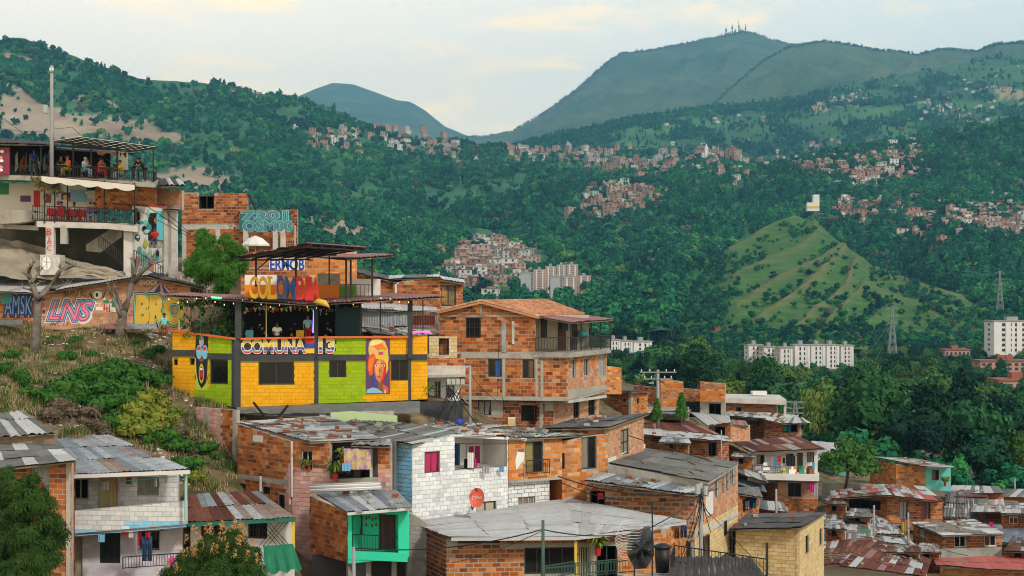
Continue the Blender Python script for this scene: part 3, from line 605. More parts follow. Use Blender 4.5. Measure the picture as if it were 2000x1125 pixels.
class Face:
    """a wall of a house from plan point a to b (pixel column, distance); rows of its top and foot; openings and bands as pixel boxes"""
    def __init__(s, h, a, b, top, bot, m, mortar=None, holes=(), bands=(), zones=(), course=.2, blen=.4, joint=.03, thick=.2, bricks=True, proud=.012, part='wall', bandmat=None, z0=None, seed=None, cut=()):
        s.h = h; A = XY(*a); B = XY(*b); s.A = A; s.len = (B-A).length; s.e = (B-A)/s.len; s.n = Vector((s.e.y, -s.e.x)); s.rz = math.atan2(s.e.y, s.e.x)
        if not isinstance(top, (list, tuple)): top = [(a[0], top),(b[0], top)]
        if not isinstance(bot, (list, tuple)): bot = [(a[0], bot),(b[0], bot)]
        top = [(s.u(px), s.z(px, py)) for px, py in top]; bot = [(s.u(px), s.z(px, py)) for px, py in bot]
        s.top = lambda u: float(np.interp(u, [t[0] for t in top], [t[1] for t in top])); s.bot = lambda u: float(np.interp(u, [t[0] for t in bot], [t[1] for t in bot]))
        H = [s.rect(*q[:4]) for q in holes]; BD = [s.rect(*q[:4]) for q in bands]; Z = [(s.rect(*q[:4]), q[4]) for q in zones]; s.holes = H
        mortar = mortar or M_mort
        # backing
        bk = MB(); br = sorted(set([0, s.len]+[min(s.len, max(0, x)) for r in H for x in (r[0], r[1])]+[t[0] for t in top if 0 < t[0] < s.len]))
        nn = Vector((s.n.x, s.n.y, 0))*-thick
        for u0, u1 in zip(br, br[1:]):
            if u1-u0 < 1e-4: continue
            um = (u0+u1)/2; iv = sorted((r[2], r[3]) for r in H if r[0] <= um <= r[1])
            lo = None
            segs = []; zc = ('b',)
            prev = 'bot'
            for za, zb in iv: segs.append((prev, za)); prev = zb
            segs.append((prev, 'top'))
            for p, q in segs:
                l0, l1 = (s.bot(u0), s.bot(u1)) if p == 'bot' else (p, p); t0, t1 = (s.top(u0), s.top(u1)) if q == 'top' else (q, q)
                if t0-l0 < .01 and t1-l1 < .01: continue
                pts = [s.pt(u0, l0), s.pt(u1, l1), s.pt(u1, t1), s.pt(u0, t0)]
                bk.mesh(pts+[x+nn for x in pts], [(0,1,2,3),(7,6,5,4),(0,4,5,1),(1,5,6,2),(2,6,7,3),(3,7,4,0)])
        s.ob = bk.build(part, mortar if bricks else m, h.o)
        if BD:
            for r in BD:
                cb = MB(); cb.obox(s.pt(r[0], r[2], .03), Vector((s.e.x, s.e.y, 0))*(r[1]-r[0]), Vector((s.n.x, s.n.y, 0))*-.08,(0,0, r[3]-r[2])); cb.build('beam' if r[1]-r[0] > r[3]-r[2] else 'column', bandmat or M_conc, h.o)
        if bricks:
            rnd = random.Random(seed if seed is not None else int(a[0]*7+b[0]*3)); zmin = min(t[1] for t in bot); zmax = max(t[1] for t in top); j = 0; z = zmin
            blocks = H+BD+[s.rect(*q[:4]) for q in cut]
            while z < zmax:
                zt = z+course-joint; zm = (z+zt)/2; u = -(j % 2)*blen*.5-rnd.uniform(0,.06)
                while u < s.len:
                    u0 = max(0.008, u+joint/2); u1 = min(s.len-.008, u+blen-joint/2); u += blen
                    parts = [(u0, u1)]
                    for r in blocks:
                        if r[2]-.02 < zm < r[3]+.02:
                            nx = []
                            for p0, p1 in parts:
                                if r[1] <= p0 or r[0] >= p1: nx.append((p0, p1)); continue
                                if r[0]-p0 > .05: nx.append((p0, r[0]-.005))
                                if p1-r[1] > .05: nx.append((r[1]+.005, p1))
                            parts = nx
                    for p0, p1 in parts:
                        if p1-p0 < .05: continue
                        tt = min(zt, s.top(p0)-.005, s.top(p1)-.005); bb = max(z, s.bot(p0), s.bot(p1))
                        if tt-bb < .05: continue
                        mm = m; um = (p0+p1)/2
                        for r, zmaterial in Z:
                            if r[0] <= um <= r[1] and r[2] <= zm <= r[3]: mm = zmaterial
                        pr = proud+rnd.uniform(-.004,.005)
                        c = s.pt(um, (bb+tt)/2, pr-.02)
                        h.bricks.append((c, s.rz, (p1-p0,.04, tt-bb), mm, min(.99, max(0, rnd.gauss(.5,.25))), s.ob))
                z += course; j += 1
    def u(s, px):
        k = (px-1000)/F; return (k*s.A.y-s.A.x)/(s.e.x-k*s.e.y)
    def z(s, px, py): return (HZ-py)/F*(s.A.y+s.u(px)*s.e.y)
    def rect(s, x0, y0, x1, y1):
        xm = (x0+x1)/2; return (s.u(x0), s.u(x1), s.z(xm, y1), s.z(xm, y0))
    def pt(s, u, z, out=0.): return Vector((s.A.x+s.e.x*u+s.n.x*out, s.A.y+s.e.y*u+s.n.y*out, z))
    @property
    def ev(s): return Vector((s.e.x, s.e.y, 0))
    @property
    def nv(s): return Vector((s.n.x, s.n.y, 0))
    def slab(s, mb, r, o0, o1, tone=.5):
        """box over rect r=(u0,u1,z0,z1) from o0 to o1 outwards"""
        mb.obox(s.pt(r[0], r[2], o1), s.ev*(r[1]-r[0]), s.nv*(o0-o1),(0,0, r[3]-r[2]), tone); return mb

CURT = [flat('curtain_'+n_, c_, .9) for n_, c_ in (('cream', (.2,.18,.14)),('grey', (.10,.11,.12)),('rust', (.14,.06,.03)),('teal', (.03,.10,.11)),('white', (.28,.28,.28)))]
def window(f, box, kind='glass', frame=None, pane=None, mull=1, bars=0, depth=.1, sill=False, cur=None, lintel=False, label=None):
    """window or door set into an opening of face f"""
    h = f.h; r = f.rect(*box[:4]); frame = frame or M_frd; w = r[1]-r[0]; hh = r[3]-r[2]; t = min(.07, w*.09)
    if kind == 'glass' and not cur and pane is None and w > .45:
        z_ = random.random()
        if z_ < .45: cur = (CURT[int(z_*100) % len(CURT)], 'lrf'[int(z_*1000) % 3] if z_ > .1 else 'f')
    fm = MB()
    for q in ((r[0], r[0]+t, r[2], r[3]),(r[1]-t, r[1], r[2], r[3]),(r[0]+t, r[1]-t, r[2], r[2]+t),(r[0]+t, r[1]-t, r[3]-t, r[3])): f.slab(fm, q, -depth-.06,-depth+.03)
    for k in range(1, mull+1):
        uu = r[0]+w*k/(mull+1); f.slab(fm, (uu-t*.4, uu+t*.4, r[2]+t, r[3]-t),-depth-.05,-depth+.02)
    wn = fm.build('door' if kind == 'door' else 'window', frame, h.o)
    if label: wn['label'] = label
    pm = MB()
    if kind == 'open':
        # room behind an unglazed opening, its shade put into near-black surfaces
        o = f.pt(r[0], r[2], -.12); a, b, c = f.ev*w, f.nv*-1.3, Vector((0,0, hh)); p = [o, o+a, o+a+b, o+b, o+c, o+a+c, o+a+b+c, o+b+c]
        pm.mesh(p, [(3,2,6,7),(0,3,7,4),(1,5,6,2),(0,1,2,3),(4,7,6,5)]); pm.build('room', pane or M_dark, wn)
    elif kind == 'door':
        n = max(1, int(w/.2)); g = w/n
        for k in range(n):
            pk = MB(); f.slab(pk, (r[0]+k*g+.006, r[0]+(k+1)*g-.006, r[2], r[3]-t),-depth-.05,-depth-.01+.004*(k % 2)); pk.build('plank', pane or M_brown, wn)
    else:
        for k in range(mull+1):
            u0 = r[0]+t+(w-2*t)*k/(mull+1); u1 = r[0]+t+(w-2*t)*(k+1)/(mull+1); pk = MB(); f.slab(pk, (u0, u1, r[2]+t, r[3]-t),-depth-.03,-depth-.015); pk.build('pane', pane or M_glass, wn)
    if cur:
        cm, side = cur; n = 10; u0, u1 = {'l': (r[0]+t, r[0]+w*.5), 'r': (r[0]+w*.5, r[1]-t), 'f': (r[0]+t, r[1]-t)}[side]; cb = MB()
        pts = [(f.pt(u0+(u1-u0)*i/n, r[3]-t, -depth-.01+.02*(i % 2)), f.pt(u0+(u1-u0)*i/n*.9, r[2]+t, -depth-.01+.025*((i+1) % 2))) for i in range(n+1)]
        for (a, b),(c, d) in zip(pts, pts[1:]): cb.face([b, d, c, a])
        cb.build('curtain', cm, wn)
    if bars:
        bm = MB(); o = -depth+.05
        for k in range(bars):
            uu = r[0]+w*(k+.5)/bars; bm.bar(f.pt(uu, r[2], o), f.pt(uu, r[3], o),.025)
        for zz in (.03,.5,.97): bm.bar(f.pt(r[0], r[2]+hh*zz, o), f.pt(r[1], r[2]+hh*zz, o),.03)
        bm.build('grille', M_iron, wn)
    if sill: f.slab(MB(), r, 0,0); sb = MB(); f.slab(sb, (r[0]-.08, r[1]+.08, r[2]-.09, r[2]-.002),-.05,.07); sb.build('sill', M_conc, wn)
    return wn

def sheet_mesh(a, b, c, d, pitch=.19, amp=.022, thick=0., tone=.5, rnd=random):
    """corrugated sheet a-b (lower edge) to d-c (upper edge), ribs running up"""
    mb = MB(); w = max((b-a).length, (c-d).length); n = max(2, int(w/pitch)*2); nrm = (b-a).cross(d-a).normalized()
    if nrm.z < 0: nrm = -nrm
    V = []
    for i in range(n+1):
        s = i/n; off = nrm*(amp if i % 2 else -amp); V += [a.lerp(b, s)+off, d.lerp(c, s)+off]
    mb.mesh(V, [(2*i, 2*i+2,2*i+3,2*i+1) for i in range(n)], tone); return mb
def roof(h, q, nx, ny, mats, flatm=False, jit=.05, amp=.02, pitch=.19, under=True, name='roof_sheet', seed=1, lift=.0):
    """patchwork of corrugated sheets over the quad q (lower left, lower right, upper right, upper left), each a part"""
    nx = int(nx*1.5+.5); rnd = random.Random(seed+int(q[0][0])); Q = [P(*c) if len(c) == 3 and not isinstance(c, Vector) else c for c in q]
    ms = [m for m, w in mats]; ws = [w for m, w in mats]; up = Vector((0,0,1))
    par = h.o if isinstance(h, House) else h
    nrm = (Q[1]-Q[0]).cross(Q[3]-Q[0]).normalized(); nrm = nrm if nrm.z > 0 else -nrm
    if under:
        mb = MB(); t = nrm*-.05; g = [p-nrm*.05 for p in Q]; mb.mesh(g+[p+t for p in g], [(0,1,2,3),(7,6,5,4),(0,4,5,1),(1,5,6,2),(2,6,7,3),(3,7,4,0)]); mb.build('roof_deck', M_wood, par)
    for j in range(ny):
        off = rnd.uniform(-.3,.3)/nx if ny > 1 and nx > 2 else 0
        cuts = [0]+[min(.98, max(.02,(i+1)/nx+off+rnd.uniform(-.16,.16)/nx)) for i in range(nx-1)]+[1]
        for i in range(nx):
            m = rnd.choices(ms, ws)[0]; j0, j1 = j/ny, (j+1)/ny
            e0 = rnd.uniform(-jit, jit)/ny*.6; z0 = rnd.uniform(.01,.05)+lift; z1 = rnd.uniform(-.0,.03)+lift
            u0, u1 = cuts[i]-.004, cuts[i+1]+.012/nx
            a, b, c, d = quadpt(Q, u0, j0-.03/ny+e0), quadpt(Q, u1, j0-.03/ny+e0+rnd.uniform(-jit, jit)/ny*.3), quadpt(Q, u1, j1+.02), quadpt(Q, u0, j1+.02)
            a, b, c, d = a+nrm*z0, b+nrm*(z0+rnd.uniform(-.01,.02)), c+nrm*z1, d+nrm*z1
            sm = sheet_mesh(a, b, c, d, pitch, amp, tone=min(.95, max(.05, rnd.gauss(.5,.2)))); sm.build(name, m, par, smooth=not flatm)
    return Q
def loose(Q, n, label, group, seed=5, kinds=('brick', 'plank')):
    """rubble lying on a roof to hold its sheets down"""
    rnd = random.Random(seed); nrm = (Q[1]-Q[0]).cross(Q[3]-Q[0]).normalized(); nrm = nrm if nrm.z > 0 else -nrm; x = (Q[1]-Q[0]).normalized(); y = nrm.cross(x)
    for k in range(n):
        p = quadpt(Q, rnd.uniform(.04,.96), rnd.uniform(.04,.96))+nrm*.055; kd = rnd.choice(kinds); a = rnd.uniform(0,3.14); ax = x*math.cos(a)+y*math.sin(a); ay = nrm.cross(ax)
        l, w, t = (.3,.16,.11) if kd == 'brick' else (rnd.uniform(.6,1.7),.12,.04)
        mb = MB(); o = p-ax*l/2-ay*w/2
        if kd == 'brick':
            # hollow block: shell with the two cells open at the ends
            mb.obox(o, ax*l, ay*w, nrm*.03); mb.obox(o+nrm*(t-.03), ax*l, ay*w, nrm*.03)
            for yy in (0, w/2-.015, w-.03): mb.obox(o+nrm*.03+ay*yy, ax*l, ay*.03, nrm*(t-.06))
            ob = mb.build('loose_brick', rnd.choice([B_dk, M_conc, B_gy, B_dk, M_conc])); tag(ob, 'loose brick on '+label.split(' on ', 1)[1], 'brick', group+' (bricks)')
        else:
            mb.obox(o, ax*l, ay*w, nrm*t); mb.obox(o+ax*l*.2-ay*.05+nrm*t, ax*.08, ay*(w+.1), nrm*.03); ob = mb.build('loose_plank', M_wood); tag(ob, 'loose plank on '+label.split(' on ', 1)[1], 'plank', group+' (planks)')
def fascia(h, a, b, hgt, m, name='fascia', th=.06, back=0.):
    """board along an edge from P(a) to P(b), hanging down hgt"""
    p, q = P(*a), P(*b); mb = MB(); d = q-p; n = Vector((d.y, -d.x, 0)).normalized()*th; mb.obox(p-Vector((0,0, hgt))+n*.5, d, -n, (0,0, hgt)); return mb.build(name, m, h.o if isinstance(h, House) else h)
def railing(h, pts, hgt, gap=.13, m=None, name='railing', post=1.5, rail=.04, bar=.02):
    m = m or M_iron; mb = MB(); up = Vector((0,0, hgt))
    for a, b in zip(pts, pts[1:]):
        a, b = Vector(a), Vector(b); L = (b-a).length; mb.bar(a+up, b+up, rail); mb.bar(a+up*.1, b+up*.1, rail*.8)
        n = max(1, int(L/gap))
        for k in range(1, n): p = a.lerp(b, k/n); mb.bar(p+up*.1, p+up, bar)
        n = max(1, int(L/post))
        for k in range(n+1): p = a.lerp(b, k/n); mb.bar(p, p+up*1.02, rail)
    return mb.build(name, m, h.o if isinstance(h, House) else h)
def slab3(h, pts, th, m, name='slab'):
    """horizontal-ish plate: top outline pts, thickness th"""
    pts = [Vector(p) if isinstance(p, Vector) else P(*p) for p in pts]; n = len(pts); dn = Vector((0,0,-th)); mb = MB()
    mb.mesh(pts+[p+dn for p in pts], [tuple(range(n)), tuple(reversed(range(n, 2*n)))]+[(i, n+i, n+(i+1) % n, (i+1) % n) for i in range(n)]); return mb.build(name, m, h.o if isinstance(h, House) else h)
def post(h, px, y0, y1, d, w=.1, m=None, name='post', round_=False, r1=None):
    a, b = P(px, y1, d), P(px, y0, d); mb = MB()
    mb.tube([a, b], [w/2,(r1 or w)/2], 10) if round_ else mb.bar(a, b, w)
    return mb.build(name, m or M_iron, h.o if isinstance(h, House) else h)
def hidden(h, a, b, depth, ztop, zbot, m):
    """plain walls round the sides nobody sees, so the house is a closed body; plots narrow a little towards the back"""
    A, B = XY(*a), XY(*b); e = (B-A).normalized(); n = Vector((-e.y, e.x)); L = (B-A).length; ztop -= .6
    def side(p, sg):
        k = n.dot(e); r = p.normalized(); t = r.dot(e)/max(.2, r.dot(n)); t = t+sg*.06          # lean that keeps the side just out of sight
        return min(t, -.02) if sg < 0 else max(t, .02)
    tb, ta = side(B, -1), side(A, 1); depth = min(depth, .8*L/max(.05, ta-tb)) if ta-tb > 0 else depth
    C, D = B+n*depth+e*depth*tb, A+n*depth+e*depth*ta; mb = MB()
    for p, q in ((B, C),(C, D),(D, A)):
        mb.face([(p.x, p.y, zbot),(q.x, q.y, zbot),(q.x, q.y, ztop),(p.x, p.y, ztop)])
    mb.build('rear_wall', m, h.o); return C, D

FONT_CACHE = {}
def text_mesh(s, offset=0., extrude=.0, shear=0.):
    cu = bpy.data.curves.new('lettering', 'FONT'); cu.body = s; cu.size = 1; cu.offset = offset; cu.extrude = extrude; cu.shear = shear; cu.resolution_u = 4
    o = bpy.data.objects.new('lettering', cu); me = bpy.data.meshes.new_from_object(o); bpy.data.objects.remove(o); return me
def lettering(f, s, box, layers, parent, name='lettering', shear=0., arc=0., skew=0., ref=None):
    """painted or cut-out letters filling a pixel box on face f; layers = (material, outline offset, outwards, thickness)"""
    r = f.rect(*box); base = text_mesh(s, 0,0, shear); vs = np.array([v.co for v in base.vertices]); lo, hi = vs.min(0), vs.max(0); out = []
    for m, off, o, th in layers:
        me = text_mesh(s, off, .5, shear)
        for v in me.vertices:
            x = (v.co.x-lo[0])/(hi[0]-lo[0]); y = (v.co.y-lo[1])/(hi[1]-lo[1])
            zz = r[2]+(r[3]-r[2])*(y+arc*math.sin(math.pi*x)+skew*x); v.co = f.pt(r[0]+(r[1]-r[0])*x, zz, o+(v.co.z+.5)*th)
        me.materials.clear(); me.materials.append(m); me.update(); out.append(link(name, me, parent))
    return out
def paint(f, pts, m, out, parent, name='paint', th=.002):
    """flat painted shape on face f from pixel points"""
    mb = MB(); mb.face([f.pt(f.u(x), f.z(x, y), out) for x, y in pts]); return mb.build(name, m, parent)
def ell(cx, cy, rx, ry, n=18, a0=0, a1=360): return [(cx+rx*math.cos(math.radians(a0+(a1-a0)*i/n)), cy+ry*math.sin(math.radians(a0+(a1-a0)*i/n))) for i in range(n+(0 if a1-a0 == 360 else 1))]
def cable(name, pts, r, m, label, cat='cable', sag=0., group=None, n=14):
    """wire hung through the points"""
    out = []
    for a, b in zip(pts, pts[1:]):
        a, b = Vector(a), Vector(b)
        for i in range(n): t = i/n; out.append(a.lerp(b, t)+Vector((0,0,-4*sag*(b-a).length*t*(1-t))))
    out.append(Vector(pts[-1])); mb = MB(); mb.tube(out, r, 5); o = mb.build(name, m); tag(o, label, cat, group); return o
# ---------------------------------------------------------------- the bar house and its neighbours
class Plane(Face):
    """a face with no wall of its own: only its frame, to place things on"""
    def __init__(s, h, a, b, out=0.):
        s.h = h; A = XY(*a); B = XY(*b); s.len = (B-A).length; s.e = (B-A)/s.len; s.n = Vector((s.e.y, -s.e.x)); s.A = A+s.n*out; s.rz = math.atan2(s.e.y, s.e.x)
def off(f, out):
    p = Plane.__new__(Plane); p.h = f.h; p.e = f.e; p.n = f.n; p.len = f.len; p.rz = f.rz; p.A = f.A+f.n*out; return p
def recess(f, box, depth, mwall, mfloor=None, name='loggia'):
    r = f.rect(*box); o = f.pt(r[0], r[2], -.02); a, b, c = f.ev*(r[1]-r[0]), f.nv*-depth, Vector((0,0, r[3]-r[2])); p = [o, o+a, o+a+b, o+b, o+c, o+a+c, o+a+b+c, o+b+c]
    mb = MB(); mb.use(mwall); mb.mesh(p, [(3,2,6,7),(0,3,7,4),(1,5,6,2),(4,7,6,5)]); mb.use(mfloor or M_conc); mb.mesh(p, [(0,1,2,3)]); mb.build(name, None, f.h.o); return off(f, -depth+.005)
C_ = lambda pts, x0, y0, k: [(x0+x/k, y0+y/k) for x, y in pts]
pc = {n: flat('paint_'+n, c, .6) for n, c in dict(white=(.72,.72,.70), black=(.012,.012,.014), yellow=(.72,.45,.02), blue=(.02,.06,.32), red=(.5,.018,.02), orange=(.72,.16,.02), magenta=(.5,.03,.2), cyan=(.12,.5,.6), teal=(.05,.28,.3),
    lime=(.38,.52,.04), pink=(.6,.25,.28), skin=(.52,.17,.05), purple=(.10,.04,.12), green=(.03,.22,.09), sky=(.2,.42,.62), gold=(.62,.42,.06), dkblue=(.015,.045,.13), lilac=(.45,.4,.5), grey=(.35,.36,.38), olive=(.42,.38,.05), brown=(.2,.07,.03), deepor=(.6,.09,.02), ltblue=(.3,.6,.72), mint=(.18,.6,.45)).items()}
def stripes(name, z0, z1, cols):
    m = bpy.data.materials.new(name); m.use_nodes = True; nt = m.node_tree; N = nt.nodes; b = N['Principled BSDF']; b.inputs['Roughness'].default_value = .7
    g = N.new('ShaderNodeNewGeometry'); sp = N.new('ShaderNodeSeparateXYZ'); mr = N.new('ShaderNodeMapRange'); mr.inputs[1].default_value = z0; mr.inputs[2].default_value = z1; r = N.new('ShaderNodeValToRGB'); r.color_ramp.interpolation = 'CONSTANT'
    nt.links.new(g.outputs['Position'], sp.inputs[0]); nt.links.new(sp.outputs[2], mr.inputs[0]); nt.links.new(mr.outputs[0], r.inputs[0]); nt.links.new(r.outputs[0], b.inputs['Base Color'])
    e = r.color_ramp.elements
    for i, (p, c) in enumerate(cols):
        x = e[i] if i < 2 else e.new(p); x.position = p; x.color = (*c, 1)
    return m

# ---- yellow and lime bar house
M_olive = flat('mortar_painted', (.22,.17,.02),.9)
B = House('bar_house', 'two-storey bar painted in yellow and lime blocks with black frame and roof terrace')
W1 = (505,706,574,751); W2 = (643,704,676,739); W3 = (763,702,797,744)
fB = Face(B, (460,87),(835,88.5), [(460,661),(835,655)], [(460,796),(835,780)], B_ye, M_olive, holes=[W1, W2, W3], joint=.012, proud=.007,
    bands=[(470,692.5,834,704),(456.5,660,470,796),(614,656,622,790),(797.5,704,803,783)], bandmat=M_plgy, zones=[(470,640,614,692.5, B_blk),(622,640,718,800, B_gr),(622,640,652,692.5, B_blk),(714,760,836,800, B_ye)])
for w in (W1, W2, W3): window(fB, w, mull=1, frame=M_frd, pane=M_glass)
WL = (410,702,445,750); WS1 = (339.5,702,347,713); WS2 = (371,698,380,712)
fBl = Face(B, (337,89),(459.5,87), [(337,645),(460,662)], [(337,780),(460,795)], B_ye, M_olive, holes=[WL, WS1, WS2], joint=.012, bands=[(338,683.5,381,695),(405.5,690,455,702),(453,662,459.5,795)], bandmat=M_plgy, zones=[(405,600,470,820, B_gr),(380,757,470,820, B_gr)], proud=.006)
window(fBl, WL, mull=0, pane=M_glass); window(fBl, WS1, mull=0); window(fBl, WS2, mull=0)
hidden(B, (337,89),(835,88.5),6.5, P(600,692,88).z, P(600,792,88).z, M_plgy)
M_orail = flat('rail_orange', (.62,.12,.03),.6)
for a, b in (((337,644,88.93),(460,660,86.93)),((470,660,86.93),(614,657,87.5)),((622,657,87.5),(799,656,88.3))): fascia(B, a, b, .1, M_orail, 'parapet_cap', .24)
slab3(B, [(337,692,89),(460,700,87.2),(835,694,88.7), P(835,694,88.7)+Vector((0,7,0)), P(337,694,89)+Vector((0,7,0))], .15, M_conc, 'terrace_floor')
# lettering on the parapet
zt, zb = fB.z(540,664), fB.z(540,690)
M_flag = stripes('paint_flag_stripes', zb, zt, [(0,(.5,.03,.05)),(.16,(.62,.62,.66)),(.2,(.09,.06,.3)),(.46,(.6,.6,.6)),(.5,(.66,.47,.05))])
for s, bx in (('COMUNA', (472,664,596,689.5)),('13', (624,661.5,652,689))): lettering(fB, s, bx, [(pc['white'], .055,.022,.012),(M_flag, .025,.036,.006)], B.o, 'letters')
for y0, c in ((662, 'red'),(671.5, 'blue'),(681, 'yellow')): paint(fB, [(597, y0+9),(614, y0+9),(614, y0-.5),(594, y0)], pc[c], .034, B.o, 'painted_flag')
# portrait banner
bn = House('banner', 'tall cloth banner with a painted woman in a yellow headwrap', 'banner', nsep=0)
pp = off(fB, .05)
def bp(pts, c, o): paint(pp, C_(pts, 600,620,4.6875), pc[c] if isinstance(c, str) else c, .004+o*.003, bn.o, 'printed_shape')
mb = MB(); r = pp.rect(715,661.5,761.5,769); pp.slab(mb, r, -.02,0); mb.build('cloth', pc['purple'], bn.o)
bp([(560,300),(566,230),(600,196),(660,192),(712,220),(738,290),(746,380),(735,450),(712,400),(640,380),(600,400),(570,360)], 'gold', 0)
bp([(570,250),(600,205),(650,196),(700,222),(660,240),(610,262)], flat('paint_pale_yellow', (.75,.6,.25)),1)
bp([(600,262),(680,235),(730,290),(700,310),(640,300)], pc['orange'], 1); bp([(640,300),(700,290),(722,340),(690,350),(650,330)], pc['lime'], 2); bp([(575,285),(625,280),(660,330),(610,345)], flat('paint_peach', (.75,.36,.16)),2); bp([(655,318),(700,312),(690,342),(660,346)], pc['magenta'], 3)
bp([(568,345),(612,330),(632,380),(606,440),(602,520),(572,535),(552,470),(556,400)], pc['deepor'], 3); bp([(575,380),(610,360),(600,430),(575,500),(560,450)], pc['orange'], 4)
bp([(700,372),(738,380),(742,470),(722,520),(715,430)], 'yellow', 2)
bp([(612,440),(640,388),(690,384),(722,420),(722,500),(700,570),(664,598),(634,570),(614,510)], 'skin', 5); bp([(640,400),(672,392),(668,500),(640,540),(624,500),(622,440)], flat('paint_amber', (.68,.3,.09)),6); bp([(712,430),(724,430),(722,510),(696,578),(668,596),(690,540)], 'red', 6)
bp([(640,590),(692,585),(706,640),(742,650),(745,690),(650,692)], 'brown', 4); bp([(690,610),(738,640),(745,690),(700,690)], 'deepor', 5)
bp([(540,694),(548,660),(600,640),(640,650),(680,676),(700,694)], pc['sky'], 6); bp([(604,500),(622,516),(636,600),(630,650),(600,655),(598,560)], pc['blue'], 5); bp([(704,694),(712,650),(722,694)], pc['ltblue'], 6)
for ex in (637,697): bp(ell(ex, 441,15,8), 'white', 7); bp(ell(ex, 441,7,7), 'purple', 8); bp([(ex-18,424),(ex, 414),(ex+18,422),(ex, 420)], 'black', 8)
bp([(662,450),(672,500),(655,506)], 'brown', 7); bp([(640,543),(660,535),(682,543),(660,558)], 'red', 8); bp([(646,546),(676,546),(660,550)], 'pink', 9); bp(ell(604,560,10,26,14), 'purple', 9); bp(ell(604,560,7,22,14), 'blue', 10)
# face mural on the short side
ml = B.o; qq = off(fBl, .02)
def lp(pts, c, o): paint(qq, C_(pts, 320,580,4.6875), pc[c], .002+o*.003, ml, 'mural_shape')
lp([(296,330),(408,342),(402,560),(285,560)], 'black', 0); lp([(286,555),(404,560),(400,858),(284,848)], 'lime', 0)
lp([(292,540),(404,545),(398,700),(385,790),(345,840),(318,790),(300,700)], 'black', 1); lp(ell(345,400,22,55), 'grey', 1)
for cx in (324,376): lp(ell(cx, 505,27,66), 'sky', 2); lp(ell(cx-2,475,16,22), 'magenta', 3); lp(ell(cx+4,530,14,24), 'cyan', 3); lp(ell(cx, 495,9,9), 'yellow', 4)
lp(ell(345,700,24,92), 'olive', 2); lp(ell(345,700,17,62), 'black', 3); lp(ell(345,705,15,36), 'red', 4); lp(ell(345,660,12,12), 'white', 5); lp(ell(291,735,6,24), 'red', 2); lp(ell(397,745,6,22), 'red', 2); lp(ell(345,575,20,20), 'brown', 3)
# terrace posts, roof and the dark room behind
for px, y0, y1, d, w, m in ((466,588,662,87.1,.33, M_plgy),(617,596,658,87.8,.22, M_plgy),(801,584,700,88.3,.26, M_plgy),(704,590,657,88.1,.07, M_iron),(743,588,657,88.2,.06, M_iron),(826,584,652,88.6,.06, M_iron),(392,580,652,88,.06, M_irong),(350,582,648,88.8,.06, M_dye),(520,592,660,87.5,.05, M_dye)): post(B, px, y0, y1, d, w, m)
roof(B, [(322,576,88),(600,594,85.5),(604,581,93),(352,572,93)], 10,1, [(T_pnk, 1)], amp=.03, name='terrace_roof_sheet'); roof(B, [(600,594,85.5),(873,579,88),(745,572,94),(604,581,93)], 8,1, [(T_pnk, 1)], amp=.03, name='terrace_roof_sheet')
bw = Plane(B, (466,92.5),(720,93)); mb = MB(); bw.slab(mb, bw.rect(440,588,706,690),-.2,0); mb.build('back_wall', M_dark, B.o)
mb = MB(); mb.obox(P(655,690,92.3),(1.5,0,0),(0,.1,0),(0,0,2.6)); mb.build('painted_panel', flat('paint_petrol', (.03,.07,.09)), B.o)
wp = off(bw, .05)
for pts, c, o in ((ell(678,625,9,13), 'black', 1),(ell(675,640,5,9), 'orange', 2),(ell(676,632,6,4), 'gold', 3),([(672,648),(680,646),(679,660),(674,660)], 'orange', 2),([(673,612),(681,611),(681,619),(673,620)], 'grey', 2),([(702,622),(716,622),(716,625),(702,625)], 'white', 2)): paint(wp, pts, pc[c], .1+.004*o, B.o, 'painted_portrait')
mb = MB(); wp.slab(mb, wp.rect(655,592,661,668),0,.1); mb.build('door_jamb', pc['green'], B.o)
tube = MB(); tube.tube([P(613.5,606,88), P(612,650,88)], .05,6); o = tube.build('neon_tube', emit('neon_violet', (.28,.22,1),3.)); tag(o, 'glowing violet neon tube hanging beside a terrace post of the bar', 'lamp')
tube = MB(); tube.tube([P(413,581,87.3), P(433,582,87.2)], .05,6); o = tube.build('neon_tube', emit('neon_green', (.15,1,.45),1.6)); tag(o, 'glowing green tube under the edge of the bar terrace roof', 'lamp')
tube = MB(); tube.tube([P(806,649,88), P(840,648,88.4)], .06,6); o = tube.build('neon_tube', emit('neon_pink', (1,.12,.6),.8)); tag(o, 'pink tube lying along the parapet end of the bar', 'lamp')
lights = thing('string_lights', 'string of small warm bulbs under the edge of the bar terrace roof', 'string lights')
mb = MB(); pts = [P(x, 581+6*math.sin((x-330)/14)+(x-330)*.045*(x < 600)+(12.1 if x >= 600 else 0)-(x-600)*.06*(x >= 600),87) for x in range(330,800,6)]; mb.tube(pts, .012,4); mb.build('wire', M_iron, lights)
M_bulb = emit('bulb_warm', (1,.72,.35),.9)
ub = MB(); ub.tube([(0,0,-.07),(0,0,-.03),(0,0,.03)], [.01,.032,.01], 6); um = ub.data('bulb', [M_bulb])
for p in pts[::3]: b = link('bulb', um, lights); b.location = p-Vector((0,0,.08))
